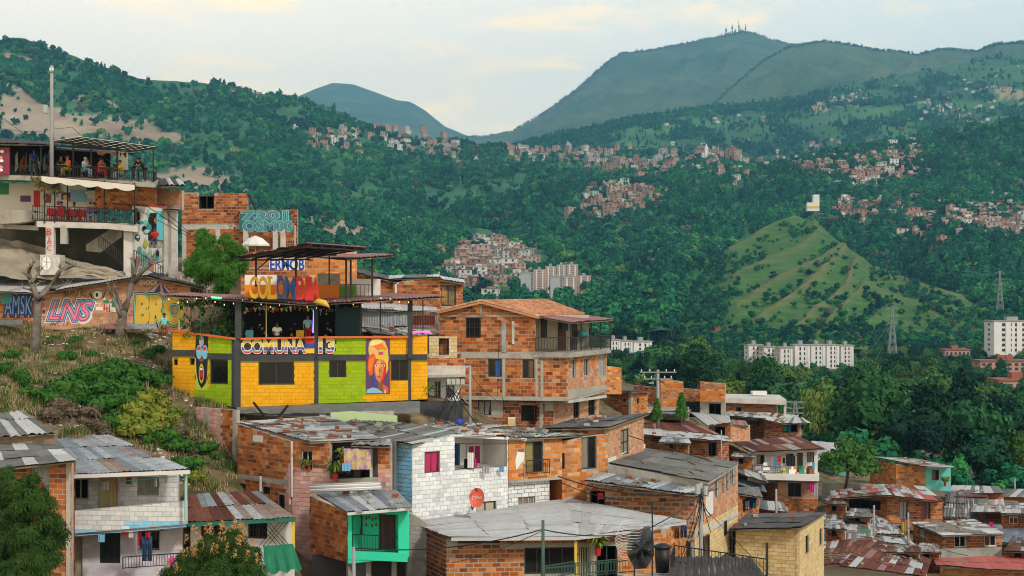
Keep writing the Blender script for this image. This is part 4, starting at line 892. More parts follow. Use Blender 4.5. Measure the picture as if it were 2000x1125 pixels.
# things in the bar room
rnd = random.Random(4)
for k in range(90):
    x = rnd.choice([R(470,612), R(624,700)]); y = rnd.choice([R(596,612), R(630,662)]); w, hh = R(2,6), R(2,6); c = rnd.choice(['red', 'yellow', 'sky', 'white', 'lime', 'magenta', 'teal', 'orange', 'grey', 'blue'])
    paint(wp, [(x, y),(x+w, y+.5),(x+w, y+hh),(x, y+hh)], pc[c], .02+.001*k, B.o, 'wall_print')
def stool(px, py, d, c, label):
    t = thing('plastic_chair', label, 'chair'); o = P(px, py, d); m = pc[c]
    mb = MB(); mb.box(o+Vector((0,0,.42)),(.42,.42,.04)); mb.build('seat', m, t); mb = MB(); mb.obox(o+Vector((-.21,.18,.44)),(.42,0,0),(0,.06,.42),(0,.03,.01)); mb.build('backrest', m, t)
    for sx in (-1,1):
        for sy in (-1,1): mb = MB(); mb.bar(o+Vector((sx*.19, sy*.19,.42)), o+Vector((sx*.22, sy*.22,0)),.04); mb.build('leg', m, t)
    return t
vn = MB(); rv = random.Random(8)
for k in range(1500):
    x = rv.choice([rv.uniform(352,462), rv.uniform(462,475), rv.uniform(352,620), rv.gauss(440,10)]); y = rv.choice([rv.uniform(582,596), rv.uniform(584,655) if x < 475 else rv.uniform(592,604), rv.uniform(625,656) if x < 470 else 598]); p_ = P(x, y, 88+rv.uniform(-.6,2.5)); s_ = rv.uniform(.06,.16)
    vn.face([p_, p_+Vector((rv.gauss(0, s_), rv.gauss(0, s_), rv.gauss(0, s_))), p_+Vector((rv.gauss(0, s_), rv.gauss(0, s_),-s_*1.3))])
vn.build('climbing_plants', mat('leaf_terrace', [(.008,.025,.006),(.02,.07,.012),(.06,.12,.02)], .9,2,.6,0), B.o)
for k in range(16):
    x = 478+k*8.6; fl_ = MB(); a_, b_, c_ = P(x, 600+2*math.sin(k),88.4), P(x+7,600+2*math.sin(k+1),88.4), P(x+3.5,608+2*math.sin(k),88.4); fl_.face([a_, b_, c_]); fl_.build('bunting_flag', pc[['white', 'red', 'yellow', 'sky', 'white', 'orange'][k % 6]], B.o)
stool(486,676,88.5, 'cyan', 'turquoise plastic chair behind the parapet of the bar terrace')
stool(585,676,88.9, 'yellow', 'yellow plastic chair behind the COMUNA lettering parapet')
stool(421,672,89.2, 'teal', 'teal plastic chair behind the mural end of the bar terrace')
# upper deck with the COLOMBIA letters
cs = thing('letter_sign', 'big free-standing COLOMBIA letters in yellow, blue and red on the bar roof', 'sign')
cp = Plane(B, (480,86.2),(640,86.6)); M_ly, M_lb, M_lr = flat('letter_yellow', (.72,.42,.02),.5), flat('letter_blue', (.02,.07,.27),.5), flat('letter_red', (.52,.02,.02),.5)
for ch, x0, x1, y0, y1, m in (('C', 487.5,503.5,541,582, M_ly),('O', 505,522.5,541,582.5, M_ly),('L', 524,540,541,583, M_ly),('O', 541,556.5,541,583.5, M_lb),('M', 558,576,541.5,584, M_lb),('B', 578.5,594.5,542,584.5, M_lr),('I', 598.5,607,542,585.5, M_lr),('A', 608.5,624.5,543,586, M_lr)):
    o = lettering(cp, ch, (x0, y0, x1, y1), [(m, .024,0,.14)], cs, 'letter')[0]
    sf = MB(); rr = lambda a, b, c, d: cp.slab(sf, cp.rect(a, b, c, d),-.01,.15); t = 3.2; xm = (x0+x1)/2
    if ch in 'LBI': rr(x0-2, y0-.6, x0+8, y0+t); rr(x0-2, y1-t, x0+6, y1+.6)
    if ch in 'MA': rr(x0-2, y1-t, x0+5, y1+.6); rr(x1-5, y1-t, x1+2, y1+.6)
    if ch == 'M': rr(x0-2, y0-.6, x0+4, y0+t); rr(x1-4, y0-.6, x1+2, y0+t)
    if ch == 'L': rr(x1-t, y1-10, x1, y1)
    if ch == 'C': rr(x1-3, y0+4, x1+1, y0+13)
    sf.build('serif', m, o)
mb = MB(); mb.bar(P(484,584,86.4), P(628,588,86.7),.1); mb.build('base_bar', M_frd, cs)
U = House('roof_deck', 'upper deck over the bar with orange and green walls under a dark tin canopy', 'deck', nsep=300)
f = Face(U, (478,90),(664,90.4), [(478,556),(664,556)], [(478,592),(664,592)], flat('paint_wall_orange', (.72,.2,.02)), bricks=False); Face(U, (664.5,90.4),(695,90.6),557,592, flat('paint_wall_green', (.09,.26,.02)), bricks=False)
f = Face(U, (478,91.5),(540,91.5),537,590, M_plw, bricks=False); window(f, (498,549,516,560), mull=1); Face(U, (620,90.8),(664,91),534,557, B_gy, M_mort, thick=.15)
for px, y0, y1, d, w in ((643,500,556,89,.07),(676,505,584,88.5,.1),(685,504,584,89.5,.1),(727,499,582,89,.11),(500,500,560,86.5,.1),(578,502,560,88,.1)): post(U, px, y0, y1, d, w, M_iron)
Q = roof(U, [(464,502.5,85.5),(606,475.5,82.5),(714,483,86.5),(602,501,92)], 8,1, [(T_pnk, 2),(T_blk, 1)], under=False, amp=.03, name='canopy_sheet')
for v in (.02,.2,.4,.6,.8,.98): mb = MB(); mb.bar(quadpt(Q, 0, v)-Vector((0,0,.09)), quadpt(Q, 1, v)-Vector((0,0,.09)),.08); mb.build('canopy_beam', M_iron, U.o)
for v in (.02,.5,.98): mb = MB(); mb.bar(quadpt(Q, v, 0)-Vector((0,0,.17)), quadpt(Q, v, 1)-Vector((0,0,.17)),.08); mb.build('canopy_beam', M_iron, U.o)
for a, b in (((500,528,86.5),(528,504,86.5)),((578,528,88),(545,505,88))): mb = MB(); mb.bar(P(*a), P(*b),.06); mb.build('brace', M_iron, U.o)
roof(U, [(676,505.5,87.5),(769,498.5,89),(733,495.5,94),(612,499.5,93)], 6,1, [(T_pnk, 1)], amp=.03, name='canopy_sheet')
for x0, x1 in ((687,726),(729,743)): mb = MB(); pl = Plane(U, (680,91),(745,91)); pl.slab(mb, pl.rect(x0,545, x1,577),-.05,0); mb.build('screen_panel', M_plw, U.o)
railing(U, [P(664,582,89.4), P(728,583,89.6)], .75,.2); U.finish()
pl = Plane(U, (520,98),(600,98)); mb = MB(); pl.slab(mb, pl.rect(525.5,505,595,527.5),-.06,0); sg = mb.build('painted_board', M_plw); tag(sg, 'white board with blue ERMOB lettering under the dark canopy', 'sign'); lettering(pl, 'ERMOB', (528,506,594,527), [(pc['blue'], .03,.004,.01)], sg)
B.finish()
# brick block and small houses behind the deck
H_ = House('brick_house', 'brick house behind the bar deck with the painted board on its wall'); Face(H_, (470,99),(697,100), [(470,492),(697,490)], [(470,600),(697,600)], B_tan, zones=[(470,400,607,545, B_or)], bands=[(480,522,600,526)]); hidden(H_, (470,99),(697,100),6, P(600,491,100).z, P(600,600,100).z, B_or); H_.finish()
H_ = House('brick_house', 'low brick house with a dark sloping roof line beside the bar deck'); Face(H_, (694,101),(782,102), [(694,533),(782,553)], 602, B_or); roof(H_, [(690,531,100.7),(786,553,101.5),(786,545,106),(694,524,106)], 5,1, [(T_dk, 1)]); hidden(H_, (694,101),(782,102),5, P(740,545,101).z, P(740,602,101).z, B_or); H_.finish()
H_ = House('brick_house', 'brick house with wide dark double window and pale roof edge above the bar')
Face(H_, (768,101),(859,100), [(768,552),(859,541)], 606, B_or); WB = (862,557,891,598); f = Face(H_, (859.2,100),(904,100.6), [(859,546),(904,553)], 606, B_or, holes=[WB]); window(f, WB, 'glass', mull=1, frame=M_frd, pane=mat('posterised_glass', [(.01,.01,.012),(.05,.05,.06),(.3,.17,.03),(.45,.28,.06)], .3,1.3,.9,0))
roof(H_, [(742,545,102),(862,541,99.5),(858,536,106),(755,538,107)], 6,1, [(T_gry, 2),(T_wht, 1)]); roof(H_, [(858,545,99.6),(908,553,100),(906,546,105),(858,539,105)], 3,1, [(T_wht, 1)]); hidden(H_, (768,101),(904,100.6),5, P(830,546,101).z, P(830,606,101).z, B_or)
mb = MB(); mb.tube([P(773,574,100.7), P(773,556,100.7), P(779,553,100.7)], .06,6); mb.build('drain_pipe', M_frw, H_.o); H_.finish()
# tin shed with rubble roof between bar and brick house
H_ = House('tin_shed', 'shed of rusty and grey tin sheets with rubble between the bar and the tiled house', 'shed', nsep=0)
pl = Plane(H_, (700,97),(905,97)); 
for i, (x0, x1, y0, y1, m) in enumerate(((706,770,600,640, T_gal),(768,796,612,636, T_gal),(795,856,606,640, T_mix),(800,850,616,634, T_rst),(855,900,627,648, T_gal),(730,800,640,668, T_lgt))):
    sm = sheet_mesh(pl.pt(pl.u(x0), pl.z(x0, y1),.03*i), pl.pt(pl.u(x1), pl.z(x1, y1),.03*i), pl.pt(pl.u(x1), pl.z(x1, y0),.03*i), pl.pt(pl.u(x0), pl.z(x0, y0),.03*i),.15,.02); sm.build('tin_sheet', m, H_.o)
roof(H_, [(700,602,96.5),(858,611,97),(850,597,101),(705,592,101)], 6,1, [(T_lgt, 1),(T_wht, 2)])
Q = roof(H_, [(730,652,91),(905,672,92),(900,650,96.5),(706,636,96)], 7,2, [(T_lgt, 3),(T_wht, 2),(T_mix, 2),(T_pnk, 1)]); loose(Q, 46, 'rubble on the tin shed roof beside the bar', 'rubble on the shed roof', 3,('brick', 'brick', 'plank'))
slab3(H_, [(704,641,97),(905,641,97), P(905,641,97)+Vector((0,4,0)), P(704,641,97)+Vector((0,4,0))], .2, M_conc)

# ---- three-storey brick house with tiled roof
D = House('brick_house', 'three-storey brick house with clay-tiled gable roof and a corner balcony')
WA = (909,620,939,660); s = (980,628,989,688); s2 = (1000,627,1005,672)
f1 = Face(D, (858,91.8),(1045,90.6), [(858,609),(940,590),(1045,617)], [(858,700),(1045,693)], B_or, holes=[WA], bands=[(880,690,1044,693),(938.5,592,942,615),(864,615,1043,619)])
window(f1, WA, bars=6, mull=0, pane=M_dark)
for b_ in (s, s2): mb = MB(); f1.slab(mb, f1.rect(*b_),0,.06); mb.build('board', T_gal if b_ is s else M_concl, D.o)
Wb, Wc = (953,700.5,980,736),(1020,701.5,1044,739)
f2 = Face(D, (896,91.4),(1109,90), [(896,690),(1109,700)], [(896,778),(1109,782)], B_or, holes=[Wb, Wc], bands=[(900,690.5,1109,700),(981.5,701,987,776),(1056,702,1061.5,778),(1046,701,1050,776),(905,775.5,1108,782)], seed=3)
window(f2, Wb, mull=1, cur=(flat('curtain_blue', (.03,.1,.3)), 'r')); window(f2, Wc, mull=1, cur=(flat('curtain_brown', (.16,.09,.05)), 'r'))
Wr = [(1117,701,1125,740),(1141,698,1151,735),(1169,693,1183,735)]
f3 = Face(D, (1109,90),(1185,96), [(1109,700),(1185,690)], [(1109,781.5),(1185,759)], B_pale, holes=Wr, bands=[(1110,777,1184,782)], zones=[(1105,690,1187,712, B_tan)], bandmat=M_concl, cut=[(1109,757,1186,790)])  # paler brick than the front: brighter light on this side put into the colour
for w in Wr: window(f3, w, mull=1, frame=M_fra)
Wd, We = (933,782,959,811),(1017,791,1049,824)
f4 = Face(D, (905,91.8),(1081,91), [(905,781),(1081,784)], [(905,845),(1081,850)], B_dk, holes=[Wd, We], bands=[(960,782,982,812),(1054,785,1060,846),(1064,784,1081,800)], zones=[(905,775,960,850, B_or)], seed=8)
window(f4, Wd, mull=1); window(f4, We, bars=7, mull=0, pane=M_dark, frame=M_frd)
Wf = [(1120,783,1132,817),(1149,776,1163,811)]
f5 = Face(D, (1081,91),(1170,97), [(1081,785),(1170,762)], [(1081,850),(1170,830)], B_pale, holes=Wf)  # same paler brick, carrying this side's brighter light in its colour
for w in Wf: window(f5, w, mull=1, frame=M_frd, bars=3)
slab3(D, [P(1081,784,91), P(1109,782,90), P(1186,759,96.1), P(1170,764,97)], .14, M_conc, 'overhang')
slab3(D, [P(1040,688,90.4), P(1116,688.5,89.4), P(1194,680,95.8), P(1130,676,98)], .28, M_conc, 'balcony_slab')
bq = Plane(D, (1045,92.3),(1150,93.5)); mb = MB(); bq.slab(mb, bq.rect(1040,615,1150,690),-.2,0); mb.build('balcony_wall', mat('plaster_dirty_cream', [(.3,.28,.23),(.42,.39,.33)], .9,1,.5,.1, dirt=.5), D.o)
for b_, kd in (((1057,622,1067,660), 'glass'),((1090,625,1104,684), 'door'),((1117,632,1126,684), 'door')): window(bq, b_, kd, depth=-.06)
railing(D, [P(1046,685,90.1), P(1115,686,89.6), P(1193,679,95.6)], .74,.16, bar=.03); 
for px, d in ((1115,89.8),(1135,91.5),(1155,93),(1173,94.5),(1192,95.6)): post(D, px, 625,683, d, .07)
roof(D, [(1117,629.5,88.9),(1198,623.5,95),(1141,615.5,97.5),(1050,617.5,91)], 7,1, [(T_pnk, 1)], amp=.02, name='balcony_roof_sheet')
# clay tiles in rows
def tiled(h, q, nx, ny):
    Q = [P(*c) for c in q]; nrm = (Q[1]-Q[0]).cross(Q[3]-Q[0]).normalized(); nrm = nrm if nrm.z > 0 else -nrm; mb = MB(); rnd = random.Random(2)
    dk = MB(); dk.mesh([p-nrm*.03 for p in Q]+[p-nrm*.12 for p in Q], [(0,1,2,3),(7,6,5,4),(0,4,5,1),(1,5,6,2),(2,6,7,3),(3,7,4,0)]); dk.build('roof_deck', M_wood, h.o)
    for j in range(ny):
        for i in range(nx):
            a, b = quadpt(Q, i/nx, j/ny-.012), quadpt(Q, (i+.72)/nx, j/ny-.012); c, d = quadpt(Q, (i+.68)/nx, (j+1.15)/ny), quadpt(Q, (i+.04)/nx, (j+1.15)/ny); hh = (b-a).length*.38; t = rnd.gauss(.5,.2)
            m0, m1 = (a+b)/2+nrm*(hh+.03),(c+d)/2+nrm*hh*.8; q1, q2 = a.lerp(m0,.6)+nrm*hh*.35, b.lerp(m0,.6)+nrm*hh*.35; r1, r2 = d.lerp(m1,.6)+nrm*hh*.3, c.lerp(m1,.6)+nrm*hh*.3
            mb.mesh([a, q1, m0, q2, b, d, r1, m1, r2, c], [(0,1,6,5),(1,2,7,6),(2,3,8,7),(3,4,9,8),(4,3,2,1,0)], min(.95, max(.05, t)))
    mb.build('roof_tiles', M_tile, h.o, kind='stuff')
tiled(D, [(1051,617.5,90),(1142,613.5,98),(1068,586,99.5),(939,587.5,91)], 30,14); tiled(D, [(985,604,100),(853,608,91.4),(939,587.5,91),(1068,586,99.5)], 26,12)
fascia(D, (853,609,91.2),(940,589,90.7),.12, M_tile, 'verge'); fascia(D, (940,589,90.7),(1052,618.5,89.8),.12, M_tile, 'verge')
hidden(D, (870,91.8),(1045,90.6),8.5, P(950,618,91).z, P(950,845,91).z, B_or)
mb = MB(); pl = off(bq, .4); pl.slab(mb, pl.rect(1098,628,1109,646),0,.02); o = mb.build('shirt', pc['dkblue']); tag(o, 'dark blue shirt hanging on the corner balcony of the tiled house', 'laundry')
mb = MB(); mb.tube([P(1132,652,92.8), P(1139,650,93), P(1145,654,93.2)], [.2,.25,.18], 8); o = mb.build('blanket', pc['teal'], None, True); tag(o, 'turquoise blanket over the balcony railing of the tiled house', 'blanket')
D.finish()

# ---- small cream house with white balcony between bar and tiled house
H_ = House('cream_house', 'small cream block house with plastered white balcony squeezed between bar and tiled house')
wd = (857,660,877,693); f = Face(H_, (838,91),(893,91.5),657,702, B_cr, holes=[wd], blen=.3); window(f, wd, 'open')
Face(H_, (831,89.8),(909,90.2),699,715, B_or); g = Face(H_, (831,89.7),(909,90.1),714,734, mat('plaster_peeling', [(.62,.6,.57),(.5,.46,.42),(.3,.14,.08)], .9,3,.6,.2), bricks=False, thick=.4); slab3(H_, [(828,733,89.4),(910,731,89.8),(910,731,92),(828,733,92)], .14, M_conc)
ws = [(826,748,839,776),(848,745,861,784),(870,745,888,776)]; f = Face(H_, (820,91),(900,91.4),733,835, M_plw, bricks=False, holes=ws)
for w in ws: window(f, w, bars=4, mull=1, frame=M_frw, pane=mat('grey_blind', [(.12,.14,.15),(.3,.32,.33)], .8,3,.6,0))
mb = MB(); f0 = Plane(H_, (818,89.5),(835,89.6)); f0.slab(mb, f0.rect(820,702,831,735),-.25,0); mb.build('pilaster', M_plw, H_.o); hidden(H_, (838,91),(893,91.5),4, P(860,660,91).z, P(860,835,91).z, M_plw)
Face(H_, (893,92.2),(912,92.2),650,840, B_dk); H_.finish()
# ---------------------------------------------------------------- the lower row of houses
# ---- black skirt and tarpaulin under the bar
H_ = House('retaining_wall', 'black painted retaining wall with grey tarpaulin below the bar', 'wall', nsep=0)
Face(H_, (462,87.4),(905,88.6), [(462,793),(905,783)], [(462,850),(905,850)], M_plgy, bricks=False, thick=.4)
mb = MB(); n = 40
for i in range(n):
    x0, x1 = 462+358*i/n, 462+358*(i+1)/n; w0, w1 = [.12*fb(i*.7+k, 1) for k in (0,1)]
    a, b = P(x0,795-12*i/n, 86.9), P(x1,795-12*(i+1)/n, 86.9); c, d = P(x1,807+4*fb(i*.4+.4,3),85.6+w1), P(x0,807+4*fb(i*.4,3),85.6+w0); mb.face([d, c, b, a])
mb.build('tarpaulin', mat('tarp_grey', [(.06,.07,.075),(.13,.145,.15),(.24,.26,.26)], .6,1.2,.5,.2), H_.o, True)
for a, b in (((495,786,86),(516,812,85)),((562,792,86),(545,813,85))): mb = MB(); mb.bar(P(*a), P(*b),.09); mb.build('prop', M_iron, H_.o)
# ---- base walls below the bar's corner
H_ = House('brick_house', 'tall narrow brick and pink base house with plants below the mural corner of the bar')
w = (413,903,447,945); f = Face(H_, (383,84),(462,81.5), [(383,795),(462,801)], [(383,960),(462,965)], B_or, holes=[w], bands=[(401,798,409,893),(406,889,463,901),(406,901,413,960),(452,901,462,962),(455,803,461,890)], zones=[(380,790,402,890, B_pk),(409,800,435,885, B_pk)], bandmat=M_conc)
window(f, w, pane=mat('green_sheet', [(.1,.16,.15),(.2,.28,.26)], .7,2,.5,0), mull=0); hidden(H_, (383,84),(462,81.5),5, P(420,800,83).z, P(420,960,83).z, M_conc)
mb = MB(); f.slab(mb, f.rect(446,806,454,846),-.1,.004); mb.build('window_slot', B_dk, H_.o); H_.finish()
# ---- long brick house with pink lower wall and plant balcony
E1 = House('brick_house', 'long brick house with pink-painted lower wall and rubble-strewn tin roof')
sl = [(512,950,527,966),(543,966,556,995),(467,944,480,962)]
f = Face(E1,(464,80),(572,76), [(464,827),(572,863)], [(464,1010),(572,1090)], B_or, holes=sl, bands=[(463,936,571,942)], zones=[(557,912,575,1100, B_pk)]);
for s_ in sl: window(f, s_, 'open')
for x0, y0, x1, y1 in ((495,850,513,863),): mb = MB(); f.slab(mb, f.rect(x0, y0, x1, y1),0,.04); mb.build('vent', M_frw, E1.o)
w = (588,880,610,917); f2 = Face(E1,(572,76),(644,75), [(572,863),(644,860)], [(572,1095),(644,1095)], B_or, holes=[w], zones=[(570,913,650,1100, B_pk)]); window(f2, w, bars=3, mull=1, frame=M_frw)
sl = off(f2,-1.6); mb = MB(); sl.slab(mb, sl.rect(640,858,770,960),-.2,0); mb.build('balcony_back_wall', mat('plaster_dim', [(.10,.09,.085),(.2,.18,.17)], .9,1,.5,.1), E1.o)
window(sl, (706,905,728,948), 'glass', depth=-.06); window(sl, (660,880,690,930), 'open', depth=-.06)
slab3(E1, [P(640,947,74.9), P(762,941,74), P(762,938,76), P(640,944,77)], .3, M_conc, 'balcony_slab'); Face(E1,(644,74.95),(738,74.2), [(644,936),(738,932)], [(644,952),(738,946)], M_conc, bricks=False, thick=.12)
Face(E1,(738,74.2),(763,74), [(738,866),(763,864)], [(738,1000),(763,1000)], B_or, zones=[(736,912,765,1010, B_pk)]); post(E1,725,872,940,74.5,.12, M_concl, 'column'); post(E1,700,868,940,75,.05, M_iron)
for x0 in (686,748): pass
Q = roof(E1, [(462,824,80.3),(606,863,75),(740,856,75),(640,813,84)], 9,3, [(T_gal, 5),(T_mix, 2),(T_lgt, 3),(T_rst, 1),(T_blu, 2)]); loose(Q, 34, 'rubble on the patched tin roof of the pink and brick house', 'rubble on the long tin roof', 9,('brick', 'brick', 'plank'))
roof(E1, [(686,869,74),(762,871,73.4),(765,858,76),(690,858,76.5)], 4,1, [(T_gal, 2),(T_blu, 1)], name='balcony_roof_sheet')
for px, y0, y1 in ((570,862,970),(566,905,985),(509,930,960)): mb = MB(); g = off(f, .1) if px < 572 else off(f2,.1); mb.tube([g.pt(g.u(px), g.z(px, y1)), g.pt(g.u(px), g.z(px, y0))], .06,7); mb.build('drain_pipe', M_concl if px != 566 else B_pk, E1.o)
hidden(E1,(572,76),(763,74),6, P(650,866,75).z, P(650,1095,75).z, M_conc); E1.finish()
# roofs behind it, up to the bar
H_ = House('tin_roofs_house', 'low house with dark fibre roof and green wall strip just below the bar', 'house', nsep=0)
Face(H_, (646,83.5),(776,84.5), [(646,806),(690,803),(776,812)], 840, mat('plaster_pale_green', [(.3,.42,.22),(.42,.52,.3)], .9,1,.5,.1), bricks=False); Face(H_, (706,84.4),(770,84.8),803,812, B_or)
Q = roof(H_, [(640,838,79.5),(726,856,78),(822,831,84),(700,814,85.5)], 6,3, [(T_dk, 3),(T_gry, 4),(T_gal, 1)]); loose(Q, 12, 'debris on the dark roof just below the bar', 'debris below the bar', 12)
Face(H_, (640,79.6),(726,78.2), [(640,841),(726,859)], 900, M_conc, bricks=False)
Q = roof(H_, [(815,835,83),(905,842,82),(990,831,88),(840,822,88)], 6,2, [(T_lgt, 3),(T_gal, 3),(T_gry, 2)]); loose(Q, 10, 'odds and ends on the pale roof under the transformer pole', 'odds on the pale roof', 15)
# ---- white house with blue side and open loggia
E2 = House('white_house', 'whitewashed brick house with blue side wall, loggia and magenta curtains')
Face(E2,(762,76.1),(805,75), [(762,862),(805,868)], [(762,965),(805,1020)], B_bl, M_mortd, zones=[(760,940,810,1030, B_bl)])
wm = (829,882,859,924); lo = (888,851,990,914); wl = (930,979,969,1001)
f = Face(E2,(805,75),(992,78.5), [(805,869),(888,848),(992,852)], [(805,1035),(992,1000)], B_wh, mat('mortar_whitewashed', [(.3,.3,.3),(.45,.46,.47)], .9,2,.5,.2), holes=[wm, lo, wl], joint=.022, proud=.008)
window(f, wm, cur=(flat('curtain_magenta', (.36,.02,.1)), 'f'), mull=1, frame=flat('frame_wine', (.12,.03,.04))); window(f, wl, mull=1, pane=mat('board_beige', [(.3,.26,.19),(.42,.37,.28)], .9,2,.4,.1))
g = recess(f, lo, 1.9, M_plw, M_conc); window(g, (911,868,938,908), mull=1, depth=-.06, frame=M_frw, cur=(MATS['curtain_magenta'], 'f')); window(g, (966,866,984,914), 'door', depth=-.06, pane=flat('door_slate', (.05,.055,.07)))
Q = roof(E2, [(725,854,77),(806,867.5,74.6),(900,846,78),(822,831,84)], 7,2, [(T_gry, 4),(T_grn, .3),(T_lgt, 1)])
Q = roof(E2, [(886,848.5,77.3),(1030,855,79),(1100,848,84),(900,834,83)], 9,2, [(T_wht, 3),(T_lgt, 4),(T_gal, 2),(T_mix, 1)]); loose(Q, 14, 'scraps on the pale tin roof of the white loggia house', 'scraps on the white house roof', 21)
fascia(E2,(886,849,77.2),(1028,855.5,78.9),.12, M_frw); hidden(E2,(805,75),(992,78.5),5, P(900,852,77).z, P(900,1010,77).z, M_plw); E2.finish()
# ---- orange house with barred balcony window
E3 = House('brick_house', 'orange brick house with white lower wall and curtained window with small iron balcony')
w = (1026,862,1061,924); wl = (1012,969,1045,986)
f = Face(E3,(992.5,78.6),(1098,80.5), [(992,855),(1098,852)], [(992,941),(1098,931)], B_tan, holes=[w], bands=[(992.5,935,1097,940)], seed=4); window(f, w, mull=1, cur=(flat('curtain_olive', (.22,.19,.07)), 'l'), pane=M_dark)
r = f.rect(1022,903,1066,926); railing(E3, [f.pt(r[0], r[2], .3), f.pt(r[1], r[2], .3)], .72,.12)
paint(f, [(1010,882),(1024,884),(1023,900),(1017,905),(1008,918),(1006,900)], M_plw, .02, E3.o, 'plaster_patch')
f = Face(E3,(992.5,79),(1073,80.4), [(992,941),(1073,936)], [(992,1005),(1073,990)], B_wh, M_mortd, holes=[wl], seed=6); window(f, wl, mull=2, pane=M_wood, frame=M_conc)
Q = roof(E3, [(995,856,78.3),(1104,852,80.2),(1194,843,86),(1000,834,85)], 7,2, [(T_lgt, 2),(T_gry, 2),(T_grn, 1.2),(T_gal, 1)]); loose(Q, 10, 'scraps on the roof over the small iron balcony', 'scraps on the orange house roof', 23)
hidden(E3,(992.5,79),(1098,80.5),5, P(1040,858,80).z, P(1040,1000,80).z, B_or); E3.finish()
E4 = House('brick_house', 'orange brick house with a tall black glazed window and cables below')
w = (1136,852,1165,916); w2 = (1098,885,1103,916); f = Face(E4,(1096.5,80.8),(1187,82.5), [(1096,862),(1187,846)], [(1096,1010),(1187,1000)], B_tan, holes=[w, w2], seed=5); window(f, w, mull=1); window(f, w2, mull=0)
wp_ = (1212,838,1229,888); f = Face(E4,(1187,82.5),(1257,89.5), [(1187,834),(1257,811)], [(1187,1000),(1257,990)], B_pale, holes=[wp_], course=.14, blen=.3); window(f, wp_, bars=3, mull=1, pane=mat('shutter_wire', [(.2,.18,.13),(.34,.3,.22)], .9,4,.5,0))
Face(E4,(1096.8,83),(1187,82.7), [(1096,836),(1187,836)], 870, B_or)
Q = roof(E4, [(1058,837,83),(1190,834.5,82),(1268,807,90),(1118,819,91)], 6,2, [(T_dk, 4),(T_gry, 1)], amp=.008); loose(Q, 7, 'litter on the dark felt roof below the tiled house', 'litter on the felt roof', 25,('brick',)); E4.finish()
# ---- big house with two grey roofs and white-framed side windows
H2 = House('brick_house', 'brick house with broad grey slab roof, lean-to tin strip and white-framed side windows')
w = (1152,957,1182,1000); f = Face(H2,(1146,80),(1357,79), [(1146,943),(1200,951),(1357,966)], [(1146,1010),(1357,1060)], B_or, M_mort, holes=[w], joint=.075, blen=.42, course=.22); window(f, w, 'open'); paint(f, [(1168,963),(1178,962),(1180,974),(1169,976)], pc['red'], .03, H2.o, 'painted_sign')
ws = [(1395,938,1404,975),(1410,932,1415.5,963),(1417.5,926,1424,958),(1426,912,1436,950)]
f = Face(H2,(1357,79),(1441,89), [(1357,950),(1384,943),(1441,907)], [(1357,1130),(1441,1060)], B_pale, holes=ws, zones=[(1357,1010,1445,1140, B_cr)], bands=[(1357,1030,1392,1042),(1392,1012,1441,1020)], bandmat=M_concl); [window(f, w, mull=1, frame=M_frw, bars=2) for w in ws]
mb = MB(); f.slab(mb, f.rect(1378,958,1392,1006),0,.03); mb.build('render_patch', M_plw, H2.o)
for (x0, y0, x1, y1) in ((1373,1046,1384,1100),(1414,1017,1418,1045),(1426,1030,1433,1090)): window(off(f, .02),(x0, y0, x1, y1), 'glass', depth=-.03, mull=0)
slab3(H2, [P(1186,905,82.6), P(1385,942,78.9), P(1442,905,89.2), P(1256,877,91)], .12, M_conc, 'roof_slab'); Q = roof(H2, [(1186,904,82.6),(1386,941,78.8),(1443,904.5,89.2),(1256,876.5,91)], 4,3, [(T_gry, 1)], amp=.006, under=False, lift=.02); loose(Q, 9, 'plank on the broad grey slab roof', 'planks on the slab roof', 27,('plank',))
Face(H2,(1187,81.8),(1383,79.2), [(1187,907),(1383,944)], [(1187,940),(1383,970)], M_conc, bricks=False, thick=.1)
Q = roof(H2, [(1140,937,78.2),(1356,966,77.5),(1396,954,79.5),(1172,923,81.5)], 9,1, [(T_blu, 3),(T_gal, 2),(T_wht, 1)]); loose(Q, 10, 'board on the blue-grey lean-to strip', 'boards on the lean-to strip', 29,('plank', 'brick'))
mb = MB(); mb.bar(P(1186,902,82.5), P(1257,873,91),.2,.35); mb.build('flashing', M_plw, H2.o); hidden(H2,(1146,80),(1357,79),9, P(1250,960,80).z, P(1250,1060,80).z, M_conc); H2.finish()
# ---- house with the wide grey roof in front
H = House('brick_house', 'dark brick house under a wide flat grey sheet roof with a dish behind')
Face(H, (820,74.2),(872,70.5), [(820,1028),(872,1052)], [(820,1170),(872,1190)], B_dk, M_mort, joint=.05, course=.2); w = (1024,1069,1123,1121); w2 = (894,1056,977,1061); w3 = (1165,1064,1206,1130); w4 = (1130,1067,1152,1140)
f = Face(H, (872,70.5),(1300,71.5), [(872,1053),(1300,1043)], [(872,1190),(1300,1190)], B_or, M_mort, holes=[w, w2, w3, w4], joint=.05, bands=[(872,1060,894,1069),(978,1060,1290,1067),(1153,1066,1162,1150)], bandmat=M_mort, zones=[(1210,1040,1310,1200, B_tan)]); window(f, w, mull=3, pane=M_dark); window(f, w2, 'open'); window(f, w3, 'open'); window(f, w4, 'glass', mull=4, frame=M_frt, pane=M_dark); post(H, 1124.5,1053,1150,70.2,.12, pc['gold'])
Face(H, (1300,71.5),(1340,78), [(1300,1035),(1340,1018)], [(1300,1180),(1340,1120)], B_tan)
Q = roof(H, [(806,1020,75),(881,1049.5,69.6),(1121,1048,70),(1107,973.5,81)], 10,3, [(T_lgt, 1)], amp=.012, seed=3); Q = roof(H, [(1121,1048,70),(1235,1036,71),(1340,1018,74),(1107,973.5,81)], 6,3, [(T_lgt, 1)], amp=.012, seed=5)
